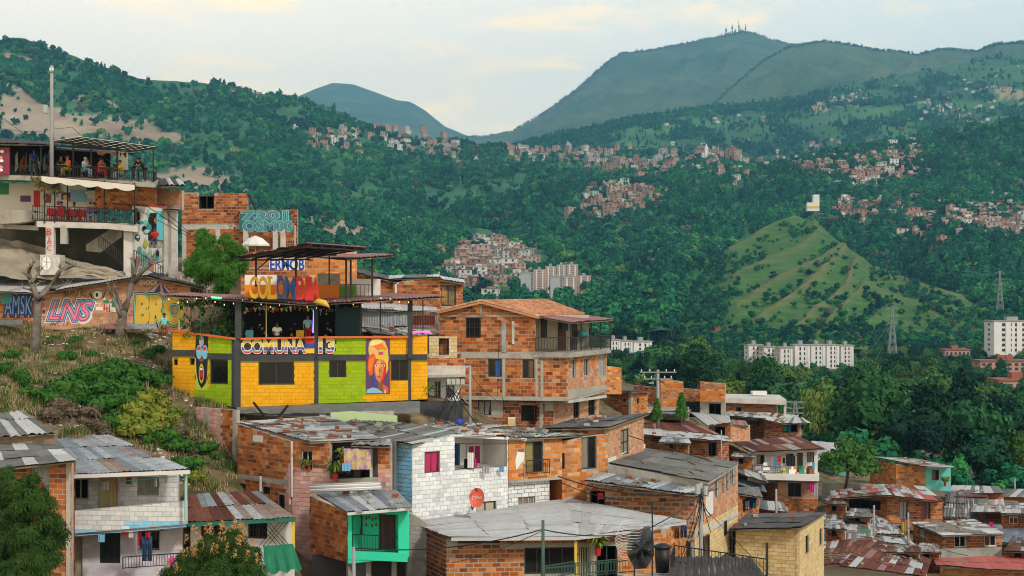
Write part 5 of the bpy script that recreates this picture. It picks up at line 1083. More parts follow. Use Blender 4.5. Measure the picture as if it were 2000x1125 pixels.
fascia(H, (881,1050,69.5),(1121,1048.5,69.9),.14, T_wht, 'gutter'); fascia(H, (1121,1048.5,69.9),(1236,1036.5,70.9),.14, T_wht, 'gutter'); fascia(H, (1236,1036.5,70.9),(1340,1018.5,73.9),.14, T_wht, 'gutter'); hidden(H, (872,70.5),(1300,71.5),8, P(1000,1040,72).z, P(1000,1190,71).z, M_conc); H.finish()
# ---- cream block house with felt roof
I_ = House('cream_house', 'plain cream block house with sagging dark felt roof')
Face(I_, (1437,86),(1560,84.5), [(1437,1034),(1560,1034)], [(1437,1190),(1560,1200)], B_cr, mat('mortar_cream', [(.32,.25,.14),(.42,.34,.2)], .9,2,.4,.2), blen=.42, joint=.025, course=.2)
ws = [(1573,1044,1580,1081),(1600,1031,1606,1065)]; f = Face(I_, (1560,84.5),(1609,92), [(1560,1031),(1609,1004)], [(1560,1200),(1609,1150)], B_cr, MATS['mortar_cream'], holes=ws, blen=.42, joint=.025); [window(f, w, mull=0) for w in ws]
Q = roof(I_, [(1426,1033,85.5),(1566,1030,83.8),(1613,1001,92.5),(1458,1004,94)], 4,3, [(T_dk, 1)], amp=.006, jit=.1); loose(Q, 5, 'block on the sagging felt roof of the cream house', 'blocks on the felt roof', 31,('brick',)); hidden(I_, (1437,86),(1560,84.5),7, P(1500,1034,86).z, P(1500,1190,86).z, B_cr); I_.finish()
# ---- turquoise balcony house
Fh = House('turquoise_house', 'small house with turquoise balcony front and brick side wall')
Face(Fh, (605,73.5),(679.5,70), [(605,968),(680,1001)], [(605,1077),(680,1099)], B_or, joint=.025)
bx = (687,1004,778,1080); f = Face(Fh, (680,70),(796,69.3), [(680,1002),(796,993)], [(680,1101),(796,1089)], M_turq, bricks=False, holes=[bx]); g = recess(f, bx, 1.1, M_turq, M_turq); window(g, (690,1007,708,1043), depth=-.06, mull=1, cur=(pc['grey'], 'f')); window(g, (742,1003,772,1078), 'door', depth=-.06, pane=M_brown)
for x, y in ((716,1012),(716,1025),(722,1010),(728,1014),(727,1026),(734,1012),(735,1024)): paint(g, ell(x, y, 2.2,3.6,8), pc['brown'], .03, Fh.o, 'wall_ornament')
r = f.rect(688,1046,778,1080); railing(Fh, [f.pt(r[0], r[2], -.06), f.pt(r[1], r[2], -.06)], r[3]-r[2], .13)
mb = MB(); f.slab(mb, f.rect(680,1078,796,1095),0,.03); mb.build('balcony_apron', M_turq, Fh.o)
Q = roof(Fh, [(678,1000,69.4),(805,990,68.6),(775,957,74),(618,963,74.5)], 6,1, [(T_gal, 2),(T_blu, 2),(T_wht, 1)]); loose(Q, 7, 'brick on the tin roof of the turquoise balcony house', 'bricks on the turquoise house roof', 33,('brick',)); fascia(Fh, (679,1001,69.3),(805,991,68.5),.12, M_frw)
for k in range(5): mb = MB(); mb.tube([P(602+k, 948+k*3.1,73.4-k*.12), P(742+k, 942+k*3.1,73.1-k*.12)], .045,7); o = mb.build('white_pipe', M_frw if k % 2 else M_fra, None, True); tag(o, 'white plastic pipe in a bundle lying above the turquoise house roof', 'pipe', 'bundle of white pipes')
for px in (682,720,770): post(Fh, px, 1095,1180,70.5,.22, M_conc, 'column')
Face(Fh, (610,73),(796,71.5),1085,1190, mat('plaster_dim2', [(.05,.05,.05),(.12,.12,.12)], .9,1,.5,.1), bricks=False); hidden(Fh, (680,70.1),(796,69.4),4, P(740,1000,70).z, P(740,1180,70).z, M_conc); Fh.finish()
Hs = House('grey_block_house', 'narrow unpainted grey block wall house between turquoise house and dark brick house'); Face(Hs, (796,73.5),(835,73.2), [(796,1000),(835,1022)], [(796,1190),(835,1190)], B_gy); Hs.finish()
# ---- rust-roofed house at the bottom
G3 = House('rust_roof_house', 'white house under a rust-red and grey tin roof with green fascia')
w = (484,1019,522,1052); f = Face(G3,(372,68.5),(572,67.5), [(372,1024),(572,1013)], [(372,1190),(572,1180)], M_plw, bricks=False, holes=[w, (392,1022,440,1060)]); window(f, w, bars=6, mull=1, pane=M_dark); window(f, (392,1022,440,1060), mull=2)
Q = roof(G3, [(366,1020,67.6),(577,1010,66.6),(506,960,75),(358,967,75)], 7,2, [(T_rst, 4),(T_mix, 1.5),(T_gal, 2)], seed=8); fascia(G3,(367,1021,67.5),(577,1011,66.5),.16, flat('fascia_green', (.02,.14,.10),.6))
lat = MB(); g = off(f, .12)
for k in range(-8,20):
    for sg in (1,-1):
        x0 = 500+k*8; a = (max(500, min(568, x0)),1018); b = (x0+sg*42,1066)
        if 500 <= b[0] <= 570 and 500 <= x0 <= 570: lat.bar(g.pt(g.u(x0), g.z(x0,1018)), g.pt(g.u(b[0]), g.z(b[0], 1066)),.02)
lat.build('lattice', M_iron, G3.o)
post(G3,573,1014,1095,66.8,.12, pc['gold']); hidden(G3,(372,68.5),(572,67.5),6, P(450,1015,68).z, P(450,1180,68).z, M_plw)
mb = MB(); q = [P(514,1066,66.8), P(572,1062,66.4), P(590,1112,64.5), P(518,1122,64.6)]; n = 10
for i in range(n):
    for j in range(6):
        c = [quadpt(q, (i+a)/n, (j+b)/6)+Vector((0,0,.08*math.sin((i+a)*1.9)*(j+b)/6)) for a, b in ((0,0),(1,0),(1,1),(0,1))]; mb.face(c)
mb.build('awning', mat('awning_green', [(.01,.10,.055),(.015,.16,.085),(.04,.24,.14)], .7,1.5,.5,.1), G3.o, True); G3.finish()
# ---- white two-storey house
G2 = House('white_house', 'white two-storey house with patched tin roof, balcony wall and washing')
ws = [(139,934,173,976),(192,934,230,1000),(268,929,310,967)]
f = Face(G2,(138,69.2),(347,68.6), [(138,922),(347,914)], [(138,1040),(347,1020)], B_wh, MATS['mortar_whitewashed'], holes=ws, joint=.02, proud=.008); window(f, ws[0], mull=1, frame=M_frt); window(f, ws[1], 'door', pane=M_dye, frame=M_frt); window(f, ws[2], mull=1, frame=flat('frame_taupe', (.25,.2,.17)), pane=mat('glass_green_curtain', [(.03,.06,.06),(.12,.18,.17),(.3,.36,.34)], .3,2,.6,0))
fp = Face(G2,(136,67.6),(364,67), [(136,998),(364,978)], [(136,1043),(364,1024)], B_wh, MATS['mortar_whitewashed'], joint=.02, proud=.008, zones=[(130,1034,250,1050, B_bl),(250,1022,370,1040, B_bl)]); slab3(G2, [P(136,1040,67.7), P(364,1021,67.1), P(364,1019,69.4), P(136,1036,69.8)], .18, MATS['plaster_light_turquoise'] and flat('plaster_pale_blue', (.3,.45,.6)), 'balcony_slab')
ws = [(140,1048,161,1150),(194,1040,235,1102),(271,1033,312,1075)]
f = Face(G2,(138,69),(355,68.4), [(138,1040),(355,1022)], [(138,1190),(355,1180)], B_lil, B_lil, holes=ws, joint=.012, proud=.006); window(f, ws[0], 'door', pane=M_dgy, frame=M_frt); window(f, ws[1], mull=2, pane=mat('door_dark_teal', [(.008,.018,.02),(.02,.04,.045)], .4,2,.5,0)); window(f, ws[2], bars=7, mull=1, frame=M_frw)
railing(G2, [P(240,1112,66.5), P(355,1104,66)], .5,.12, M_iron); post(G2,363,920,1016,66.6,.12, flat('post_teal', (.28,.5,.48)), round_=True)
Q = roof(G2, [(138,926,67.2),(371,917,66.2),(218,851,76.5),(84,852,76.5)], 7,3, [(T_gal, 6),(T_blu, 3),(T_mix, 1),(T_rst, .8)], seed=11); fascia(G2,(138,927,67.1),(371,918,66.1),.16, M_frw, 'gutter'); hidden(G2,(138,69.2),(347,68.6),7.5, P(240,925,70).z, P(240,1180,69).z, M_plw); G2.finish()
# ---- brick house with board roof
G1 = House('brick_house', 'brick house with weathered board roof and a red-panelled doorway behind the mango tree')
w = (61,909,96,1000); f = Face(G1,(-60,66.5),(139,65.5), [(-60,921),(139,901)], [(-60,1190),(139,1190)], B_or, M_mort, holes=[w], joint=.035, course=.21, blen=.4); window(f, w, mull=1, frame=flat('frame_sea_green', (.2,.33,.3)), depth=.12); paint(off(f, -.08), [(66,945),(86,942),(86,1000),(66,1000)], pc['red'], .0, G1.o, 'red_panel')
Face(G1,(139,65.5),(147,68), [(139,901),(147,900)], [(139,1190),(147,1190)], B_dk, M_mort)
Q = roof(G1, [(-60,922,65.4),(149,899,64.6),(108,868,70),(-60,866,70.5)], 4,3, [(T_gry, 2),(T_lgt, 2)], amp=.006, jit=.15, seed=2); Q = roof(G1, [(-80,858,70.2),(108,845,70),(32,792,79),(-80,792,79)], 7,2, [(T_lgt, 1),(T_gry, .6)], amp=.035, pitch=.26, seed=4); hidden(G1,(-60,66.5),(139,65.5),6, P(60,915,66).z, P(60,1190,66).z, B_or)
Face(G1,(-60,70.5),(108,70.2), [(-60,858),(108,846)], 880, M_wood, bricks=False); mb = MB(); mb.obox(P(0,893,64.9),(.7,0,.05),(0,.9,.2),(0,0,.1)); G1.finish()
# ---------------------------------------------------------------- terraces and graffiti houses up the slope
A = House('terrace_bar', 'two-deck hillside bar with railings, awning and dark roofs beside the utility pole', 'bar', nsep=300)
# upper deck
slab3(A, [P(-60,340,104), P(81,344,103), P(303,357,102), P(310,352,109), P(-60,338,110)], .3, M_conc, 'deck_slab')
railing(A, [P(20,343,103.6), P(81,342,103), P(301,355,102.1), P(306,351,108)], .62,.16, bar=.035)
for px, y0, d in ((143,268,104),(178,270,103.5),(229,279,103),(299.5,289,102.3),(80,283,103.4)): post(A, px, y0,356 if px > 200 else 346, d, .09)
M_ply = bpy.data.materials.new('canopy_translucent'); M_ply.use_nodes = True; _pn = M_ply.node_tree.nodes; _t = _pn.new('ShaderNodeBsdfTranslucent'); _t.inputs[0].default_value = (.75,.7,.56,1); M_ply.node_tree.links.new(_t.outputs[0], _pn['Material Output'].inputs[0]); q = [P(105,274.5,103), P(252,294.5,108), P(305,286.5,101.5), P(155,266.5,98)]
mb = MB(); mb.mesh(q, [(0,1,2,3)]); mb.build('canopy_sheet', M_ply, A.o)
for v in np.linspace(0,1,6): mb = MB(); mb.bar(quadpt(q, 0, v)-Vector((0,0,.06)), quadpt(q, 1, v)-Vector((0,0,.06)),.07); mb.build('canopy_beam', M_iron, A.o)
for v in np.linspace(0,1,9): mb = MB(); mb.bar(quadpt(q, v, 0)-Vector((0,0,.06)), quadpt(q, v, 1)-Vector((0,0,.06)),.07); mb.build('canopy_beam', M_iron, A.o)
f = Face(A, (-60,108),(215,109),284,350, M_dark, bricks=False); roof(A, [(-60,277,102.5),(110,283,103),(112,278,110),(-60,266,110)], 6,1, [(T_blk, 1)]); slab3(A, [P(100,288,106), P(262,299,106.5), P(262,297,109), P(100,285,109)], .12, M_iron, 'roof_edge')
mb = MB(); pl = Plane(A, (-20,103.2),(18,103.1)); pl.slab(mb, pl.rect(-20,288,18,341),-.15,0); mb.build('mural_panel', flat('paint_wine', (.22,.03,.05)), A.o)
for k in range(7): paint(pl, ell(4+3*math.sin(k*2),296+6*k, 4,3,10), pc[['white', 'purple', 'pink'][k % 3]], .01+.004*k, A.o, 'mural_shape')
for k in range(8): x = 30+k*9; paint(off(f, .0), [(x, R(296,320)),(x+R(3,8), R(296,320)),(x+6, R(325,338)),(x, R(325,338))], pc[random.choice(['grey', 'teal', 'white', 'brown', 'dkblue'])], .02+.003*k, A.o, 'bar_fitting')
post(A, 241,297,332,105,.6, M_concl, 'drum', round_=True); mb = MB(); mb.tube([P(236,302,105), P(248,303,105)], .3,8); mb.build('roll', M_iron, A.o)
mb = MB(); qd = [P(188,294,105.5), P(228,297,105.5), P(226,303,105.2), P(190,300,105.2)]
for i in range(8): mb.face([quadpt(qd, i/8,0), quadpt(qd, (i+1)/8,0), quadpt(qd, (i+1)/8,1)-Vector((0,0,.1*math.sin(i+1))), quadpt(qd, i/8,1)-Vector((0,0,.1*math.sin(i)))])
mb.build('bunting', pc['brown'], A.o)
# lower deck
slab3(A, [P(72,432,101.5), P(212,436,101), P(269,442,100.6), P(275,436,107), P(60,428,107)], .36, M_concl, 'deck_slab'); slab3(A, [P(0,437,104), P(75,441,102.2), P(80,436,107), P(0,432,107)], .3, M_conc, 'deck_slab')
railing(A, [P(64,430,102), P(87,431,101.6), P(263,439,100.8), P(268,434,106)], .92,.16, bar=.035)
for px, y0 in ((132,350),(204,352),(263,357),(87,350),(107,372)): post(A, px, y0,436,101.4,.07)
f = Face(A, (-60,107.5),(190,107.5),358,436, M_plw, bricks=False); f2 = Face(A, (186,107),(306,107), [(186,356),(306,356)], 410, B_tan); slab3(A, [P(-60,345,106), P(306,356,106), P(306,354,109), P(-60,343,109)], .25, M_conc)
for b_, c in (((120,376,138,390), 'dkblue'),((66,372,78,404), 'red'),((138,370,170,395), 'sky'),((88,378,100,396), 'brown'),((40,382,60,394), 'purple'),((0,358,17,380), 'green'),((170,362,192,372), 'black')): mb = MB(); f.slab(mb, f.rect(*b_),0,.05); mb.build('wall_picture', pc[c], A.o)
for k in range(16): x = R(60,185); y = R(366,400); paint(off(f, .06), ell(x, y, R(2,5), R(2,6),9), pc[random.choice(['pink', 'white', 'red', 'sky', 'magenta', 'yellow', 'skin', 'blue'])], .003*k, A.o, 'mural_shape')
slab3(A, [P(220,398,106.4), P(322,404,106), P(322,396,109), P(225,392,109)], .06, T_red, 'lean_to_roof')
# scalloped awning over the lower deck
mb = MB(); n = 48; vm = MB()
for i in range(n):
    s0, s1 = i/n, (i+1)/n; sc = lambda s: 9+4.5*abs(math.sin(s*math.pi*5)); yy = lambda s: 344+17*s
    a, b = P(81+182*s0, yy(s0),99.5), P(81+182*s1, yy(s1),99.5); vm.face([P(81+182*s0, yy(s0)+sc(s0),99.4), P(81+182*s1, yy(s1)+sc(s1),99.4), b, a]); mb.face([a, b, P(84+182*s1, yy(s1)-3,106), P(84+182*s0, yy(s0)-3,106)])
vm.build('valance', mat('valance_cream', [(.35,.33,.27),(.5,.48,.42),(.58,.56,.5)], .9,2,.4,.1), A.o); mb.build('awning', flat('awning_maroon', (.09,.02,.02)), A.o)
mb = MB(); rnd = random.Random(3)
for k in range(160): x = R(62,120); y = 350+(x-62)*.28+R(-6,8); p = P(x, y, 100+R(-.4,.4)); mb.face([p, p+Vector((R(-.3,.3),0, R(-.2,.2))), p+Vector((R(-.3,.3),.1, R(-.3,.1)))])
mb.build('dry_vine', mat('vine_dark', [(.03,.03,.015),(.12,.09,.03),(.3,.22,.05)], .9,3,.6,0), A.o)
# columns and stair below
for px, y0, y1, w, m in ((97,441,505,.5, M_concl),(250,446,560,.55, M_concl),(124,442,470,.4, M_conc)): mb = MB(); mb.obox(P(px, y1,101.3)-Vector((w/2,0,.2)),(w, 0,0),(0, w, 0), P(px, y0,101.3)-P(px, y1,101.3)+Vector((0,0,.2))); mb.build('column', m, A.o)
mb = MB(); mb.obox(P(78,537,100.4),(1.22,0,0),(0,1.2,0),(0,0,1.25)); mb.build('pedestal', M_concl, A.o)
cp2 = Plane(A, (85,101.2),(110,101.2),.02); lettering(cp2, 'B', (91,446,101,459), [(pc['red'], 0,.02,.004)], A.o); lettering(cp2, 'A', (92,463,101,476), [(pc['red'], 0,.02,.004)], A.o); lettering(cp2, 'C', (92,479,101,490), [(pc['red'], 0,.02,.004)], A.o)
pd = Plane(A, (70,100.38),(120,100.38),.0); paint(pd, ell(91,514,10,15,16), pc['grey'], .012, A.o, 'graffiti'); paint(pd, ell(91,514,8.5,13.5,16), pc['white'], .016, A.o, 'graffiti')
for pts in ([(84,510),(98,512),(98,513.5),(84,511.5)], [(90,501),(92,501),(93,526),(91,526)]): paint(pd, pts, pc['grey'], .02, A.o, 'graffiti')
slab3(A, [P(168,478,103.5), P(215,448,104), P(238,450,104), P(196,481,103.5)], .4, M_conc, 'stair_flight')
for (x0, y0, x1, y1, d) in ((193,482,240,520,102),(262,512,318,545,101.5)): railing(A, [P(x0, y0, d), P(x1, y1, d-.3)], .75,.18, bar=.035)
f = Face(A, (258,105),(345,104.5), [(258,402),(345,408)], [(258,540),(345,545)], M_plw, bricks=False); paint(f, [(290,416),(308,416),(308,470),(290,470)], pc['black'], .03, A.o, 'doorway'); 
for k in range(46): x = R(262,318); y = R(408,535); paint(f, ell(x, y, R(2,6), R(2,9),9), pc[random.choice(['teal', 'sky', 'black', 'green', 'ltblue', 'brown', 'teal', 'dkblue', 'olive', 'orange', 'mint'])], .006+.0025*k, A.o, 'graffiti')
paint(f, [(308,412),(323,413),(322,470),(308,468)], pc['cyan'], .2, A.o, 'painted_wall'); mb = MB(); f.slab(mb, f.rect(323,410,330,545),0,.25); mb.build('column', M_concl, A.o); mb = MB(); f.slab(mb, f.rect(337,408,346,545),0,.25); mb.build('column', M_concl, A.o)
Face(A, (305,108),(356,107), [(305,366),(356,372)], 410, B_pale); roof(A, [(300,363,106),(362,361,105),(352,350,110),(298,348,110)], 4,1, [(T_wht, 1),(T_blk, .5)], amp=.05, pitch=.4); roof(A, [(318,408,104),(352,409,103.5),(350,402,106),(322,402,106)], 3,1, [(T_mix, 1)]); A.finish()
pt_ = MB(); rim = []
for i in range(21):
    a = i/20; x = -5+70*a; y0 = 409+2*a; y1 = 437-6*a*a; rim.append((P(x, y0,102.6-1.2*math.sin(a*2.5)), P(x+1, y1,102.9-1.1*math.sin(a*2.5))))
for (a, b),(c, d) in zip(rim, rim[1:]): pt_.face([b, d, c, a]); back = Vector((0,2.5,0)); pt_.face([a, c, c+back, a+back]); pt_.face([d, b, b+back, d+back])
o = pt_.build('planter', M_concl, None, True); tag(o, 'curved concrete planter beside the lower deck of the terrace bar', 'planter')
# sprayed concrete slope
def slope():
    q = [P(-90,546,100), P(250,541,101), P(172,478,105), P(-90,462,106)]; n, m = 40,24; V = []
    for j in range(m+1):
        for i in range(n+1):
            s = i/n; t = j/m; lim = 1-.9*max(0, s-.55)/.45; p = quadpt(q, s, t*(lim if s > .55 else 1)); p = p+Vector((0,-.5*math.sin(t*2.6)-.35*fb(s*9, t*5,1,4),.3*fb(s*6, t*4,4,4))); V.append(p)
    mb = MB(); mb.mesh(V, [(j*(n+1)+i, j*(n+1)+i+1,(j+1)*(n+1)+i+1,(j+1)*(n+1)+i) for j in range(m) for i in range(n)])
    o = mb.build('concrete_slope', mat('sprayed_concrete', [(.13,.115,.085),(.27,.24,.185),(.4,.36,.29)], .95,.5,.6,.5, bscale=5, dirt=.6, dirtc=(.07,.06,.045), dscale=.35), None, True); tag(o, 'sprayed concrete bank below the terrace bar', 'bank')
slope()
wl = House('retaining_wall', 'dark retaining wall under the decks of the terrace bar', 'wall', nsep=0); Face(wl, (-80,107.8),(262,108.2),436,560, mat('plaster_mottled_dark', [(.03,.03,.028),(.08,.075,.068),(.16,.15,.13)], .95,.8,.6,.2), bricks=False)  # dark plaster, its tone varied by noise
# ---- low graffiti house
Gh = House('graffiti_house', 'low brick house covered in graffiti with a pale tin roof behind the pruned trees')
fg = Face(Gh, (-60,101),(372,99.5), [(-60,566),(70,570),(255,543),(286,540),(372,560)], [(-60,640),(372,650)], B_pale, M_mort, zones=[(-60,500,60,700, B_or),(300,500,400,565, B_tan)])
Q = roof(Gh, [(-60,566,99.6),(72,572,99.2),(252,541,104),(-60,536,104)], 6,2, [(T_wht, 2),(T_lgt, 3),(T_mix, 1)]); Q = roof(Gh, [(72,572,99.2),(285,538,99),(300,531,104.5),(200,535,105)], 7,2, [(T_wht, 3),(T_lgt, 2)]); roof(Gh, [(285,538,98.8),(400,563,98.4),(398,556,104),(300,531,104.5)], 5,1, [(T_blk, 1),(T_dk, 1)]); hidden(Gh, (-60,101),(372,99.5),4, P(100,565,101).z, P(100,645,100).z, B_or)
mb = MB(); fg.slab(mb, fg.rect(2,573,24,592),0,.04); mb.build('shutter', pc['teal'], Gh.o)
def blob(s, box, cols, sh=0., arc=0., skew=0.):
    """bubble-letter graffiti: fat coloured letters with outline"""
    L = []; o = .014
    for c, offv in cols: L.append((pc[c], offv, o, .004)); o += .005
    lettering(fg, s, box, L, Gh.o, 'graffiti', sh, arc, skew)
blob('AMSK', (9,577,62,614), [('black', .13),('dkblue', .1),('blue', .05),('sky', -.01)], .1); blob('LNS', (96,588,180,624), [('white', .14),('blue', .11),('cyan', .075),('magenta', .04),('pink', -.005)], .35,0,-.05); blob('BAMLF SC', (124,568,168,579), [('black', 0)], .2); blob('INC 13', (98,629,134,636), [('black', 0)], .3)
blob('BRO', (267,580,358,630), [('black', .14),('mint', .12),('black', .085),('gold', .07)], .05); blob('EROCK', (273,547,308,556), [('white', .02)], .1)
for pts, c, o in (([(278,578),(313,549),(346,578)], 'purple', .012),([(281,577),(313,551.5),(342,577)], 'lilac', .016),([(300,572),(313,553),(314,570)], 'purple', .02),([(320,572),(315,553),(330,574)], 'purple', .02),(ell(191,576,10,9), 'black', .012),(ell(191,576,9,8), 'white', .016),(ell(189.5,576,2.5,4), 'black', .02),([(174,572),(180,585),(182,584),(177,571)], 'black', .016),([(207,565),(200,582),(202,583),(208,566)], 'black', .016),([(176,606),(186,590),(198,590),(202,606)], 'white', .012),
    ([(202,581),(238,581),(238,609),(202,609)], 'white', .012),([(202,586),(213,586),(213,593),(202,593)], 'green', .016),([(218,582),(238,582),(238,600),(218,600)], 'green', .016),([(203,594),(205,594),(205,609),(203,609)], 'red', .016),([(208,594),(210,594),(210,609),(208,609)], 'red', .016),([(213,594),(215,594),(215,609),(213,609)], 'red', .016),([(62,585),(88,583),(88,625),(60,622)], 'purple', .012),([(66,590),(84,588),(82,616),(64,612)], 'magenta', .016),([(248,590),(266,588),(264,626),(252,620)], 'pink', .01)): paint(fg, pts, pc[c], o, Gh.o, 'graffiti')
Gh.finish()
f = House('graffiti_wall', 'stair-side plaster wall with white bubble graffiti beside the round tree', 'wall'); g = Face(f, (345,102),(478,100), [(345,530),(478,548)], [(345,580),(478,590)], mat('plaster_dusty_pink', [(.38,.26,.22),(.5,.36,.31)], .9,1,.5,.1, dirt=.4), bricks=False)
L = [(pc['black'], .07,.014,.004),(pc['white'], .03,.02,.004),(pc['black'], -.03,.026,.004)]; lettering(g, 'CLONE', (352,531,412,562), L, f.o, 'graffiti', .15,0,-.55)
for k in range(5): mb = MB(); mb.obox(P(329-0*k, 545-5*k, 102.2+.35*k),(.55,0,0),(0,.36,0),(0,0,.17)); mb.build('step', M_conc, f.o)
# ---- unfinished brick building with blue graffiti
A5 = House('brick_house', 'unfinished brick building with concrete columns and turquoise graffiti up the slope')
w = (388,382,418,408); f = Face(A5,(355,117),(484,116), [(355,376),(387,376),(387.5,384),(418,384),(418.5,377),(484,378)], [(355,545),(484,545)], B_or, holes=[w], bands=[(355,440,470,448),(356,448,364,545),(421,448,430,545),(475,443,484,545)], bandmat=M_concl); window(f, w, 'open', label='black plastic covered opening')
g = Face(A5,(470,115.5),(581,115), [(470,411),(581,409)], [(470,452),(581,452)], B_dk, thick=.2); Face(A5,(484,117.5),(581,117),450,545, B_or); 
for x0, x1 in ((533,542),(548,557),(475,484)): mb = MB(); g.slab(mb, g.rect(x0,447, x1,540),-.2,.04); mb.build('column', M_concl, A5.o)
pl = off(g, .02); paint(pl, [(466,430),(472,415),(482,411),(566,411),(572,430),(574,452),(468,450)], flat('paint_deep_teal', (.03,.12,.15)),.006, A5.o, 'graffiti')
for s, bx in (('7301', (474,413,560,429)),('OSM00', (476,432,570,451))): lettering(pl, s, bx, [(flat('paint_aqua', (.18,.55,.55)),.08,.012,.004),(flat('paint_slate', (.06,.13,.17)),.045,.018,.004),(MATS['paint_aqua'], .0,.024,.004),(MATS['paint_slate'], -.018,.03,.004)], A5.o, 'graffiti')
for k in range(26): x = random.choice([R(444,468), R(564,580)]); y = R(410,445); paint(pl, [(x, y),(x+R(3,6), y+R(-2,2)),(x+R(0,4), y+R(3,6))], pc[random.choice(['black', 'brown', 'deepor'])], .03+.001*k, A5.o, 'graffiti')
mb = MB(); mb.bar(P(484,379,116), P(502,412,115.5),.12); mb.build('brace', M_iron, A5.o); mb = MB(); mb.tube([P(576,440,114.5), P(576,500,114.5)], .06,6); mb.build('drain_pipe', M_frt, A5.o); hidden(A5,(355,117.5),(581,117.2),7, P(450,412,117).z, P(450,545,117).z, B_or); A5.finish()
um = thing('parasol', 'white garden parasol on the unfinished brick building', 'parasol'); c = P(499,460,113); mb = MB(); n = 10; rr = .98
for k in range(n):
    a0, a1 = k*6.283/n, (k+1)*6.283/n; e0, e1 = c+Vector((rr*math.cos(a0), rr*math.sin(a0),-.62)), c+Vector((rr*math.cos(a1), rr*math.sin(a1),-.62)); m0, m1 = c.lerp(e0,.5)+Vector((0,0,.12)), c.lerp(e1,.5)+Vector((0,0,.12)); mb.face([c, m0, m1]); mb.face([m0, e0, e1, m1]); mb.face([e0, e0-Vector((0,0,.12)), e1-Vector((0,0,.12)), e1])
mb.build('canopy', M_plw, um); mb = MB(); mb.tube([P(499,520,113), c], .03,6); mb.build('pole', M_fra, um)
# ---------------------------------------------------------------- houses down the far side of the slope
def simple(label, faces, roofs=(), name='brick_house', hid=None, nsep=300, rub=None):
    h = House(name, label, nsep=nsep); fs = []
    for k in faces:
        k = dict(k); wins = k.pop('wins', []); kind = k.pop('kinds', None); f = Face(h, k.pop('a'), k.pop('b'), k.pop('top'), k.pop('bot'), k.pop('m'), k.pop('mortar', None), holes=wins, **k); fs.append(f)
        for i, w in enumerate(wins):
            kk = dict(kind[i % len(kind)]) if kind else {}; window(f, w, kk.pop('t', 'glass'), **kk)
    for i, r in enumerate(roofs):
        Q = roof(h, *r[:4], **(r[4] if len(r) > 4 else {}))
        if rub and i in rub: loose(Q, rub[i], 'rubble on '+('the upper roof of the ' if i else 'the roof of the ')+' '.join(label.split()[:8]), 'rubble on the roof of the '+label, int(r[0][0][0]))
    if hid: hidden(h, *hid)
    h.finish(); return h, fs
OR = [(T_rst, 1)]
# white house with rust roof and washing
h, fs = simple('white-fronted house with rust-red roof, washing line and brick lower floor', [
    dict(a=(1418,142), b=(1460,138), top=[(1418,866),(1460,883)], bot=[(1418,930),(1460,930)], m=B_or),
    dict(a=(1460,138), b=(1597,137), top=[(1460,882),(1597,878)], bot=[(1460,945),(1597,942)], m=M_plw, bricks=False, wins=[(1478,888,1493,907),(1535,886,1550,909),(1557,884,1568,925),(1576,883,1590,903)], kinds=[dict(frame=M_brown), dict(frame=M_brown), dict(t='door'), dict(frame=M_brown)]),
    dict(a=(1519,136), b=(1598,135.5), top=[(1519,942),(1598,938)], bot=[(1519,1020),(1598,1015)], m=B_pale, wins=[(1539,943,1565,971)], zones=[(1515,975,1600,1025, B_or)]),
    dict(a=(1480,139), b=(1519,136), top=[(1480,945),(1519,943)], bot=[(1480,1000),(1519,1020)], m=B_or)],
    [([(1470,882.5,136.5),(1612,876,135),(1562,853,147),(1428,861,146)], 9,2, [(T_rst, 3),(T_mix, 1.3)])], 'white_house', ((1460,138),(1597,137),8, P(1500,880,138).z, P(1500,1010,137).z, M_plw))
slab3(h, [P(1488,925,134.6), P(1600,928,133.6), P(1600,923,137.5), P(1470,917,139)], .5, M_plw, 'balcony_slab'); railing(h, [P(1470,922,136), P(1528,928,134.4)], .6,.2); 
roof(h, [(1434,921,134),(1500,942,131),(1492,927,135),(1430,908,138)], 4,1, [(T_gry, 1),(T_lgt, 1)]); roof(h, [(1436,945,133),(1498,962,131),(1492,948,133),(1434,932,135)], 5,1, [(T_blu, 1),(T_gal, .4)], under=False)
simple('orange brick house with long low wall under a brown roof and white edge', [dict(a=(1256,131), b=(1378,129), top=[(1256,847),(1378,858)], bot=[(1256,885),(1378,900)], m=B_or), dict(a=(1378,129), b=(1424,131), top=[(1378,858),(1424,858)], bot=[(1378,900),(1424,905)], m=B_dk, wins=[(1384,864,1400,892)], kinds=[dict(t='open')])],
    [([(1254,848,128.5),(1433,863,127),(1420,852,131),(1256,836,132)], 9,1, [(T_wht, 2),(T_lgt, 2)]),([(1256,840,132),(1406,848,131.5),(1332,815,143),(1257,815,142)], 8,2, [(T_rst, 1),(T_pnk, .2)])], hid=((1256,131),(1378,129),9, P(1300,850,131).z, P(1300,890,131).z, B_or), rub={0: 10})
simple('small brick house with white sheet roof and a dark doorway', [dict(a=(1385,138), b=(1427,137), top=[(1385,829),(1427,826)], bot=[(1385,860),(1427,862)], m=B_tan, wins=[(1395,832,1416,856)], kinds=[dict(t='open')]), dict(a=(1427,137), b=(1465,140), top=830, bot=862, m=B_pale)], [([(1380,830,136.5),(1428,825,136),(1424,812,144),(1347,804,146)], 5,1, [(T_wht, 1)]),([(1428,830,137),(1462,832,139),(1456,822,143),(1428,820,143)], 7,1, [(T_red, 1),(T_mix, 1)])], hid=((1385,138),(1427,137),6, P(1400,830,138).z, P(1400,860,138).z, B_or))
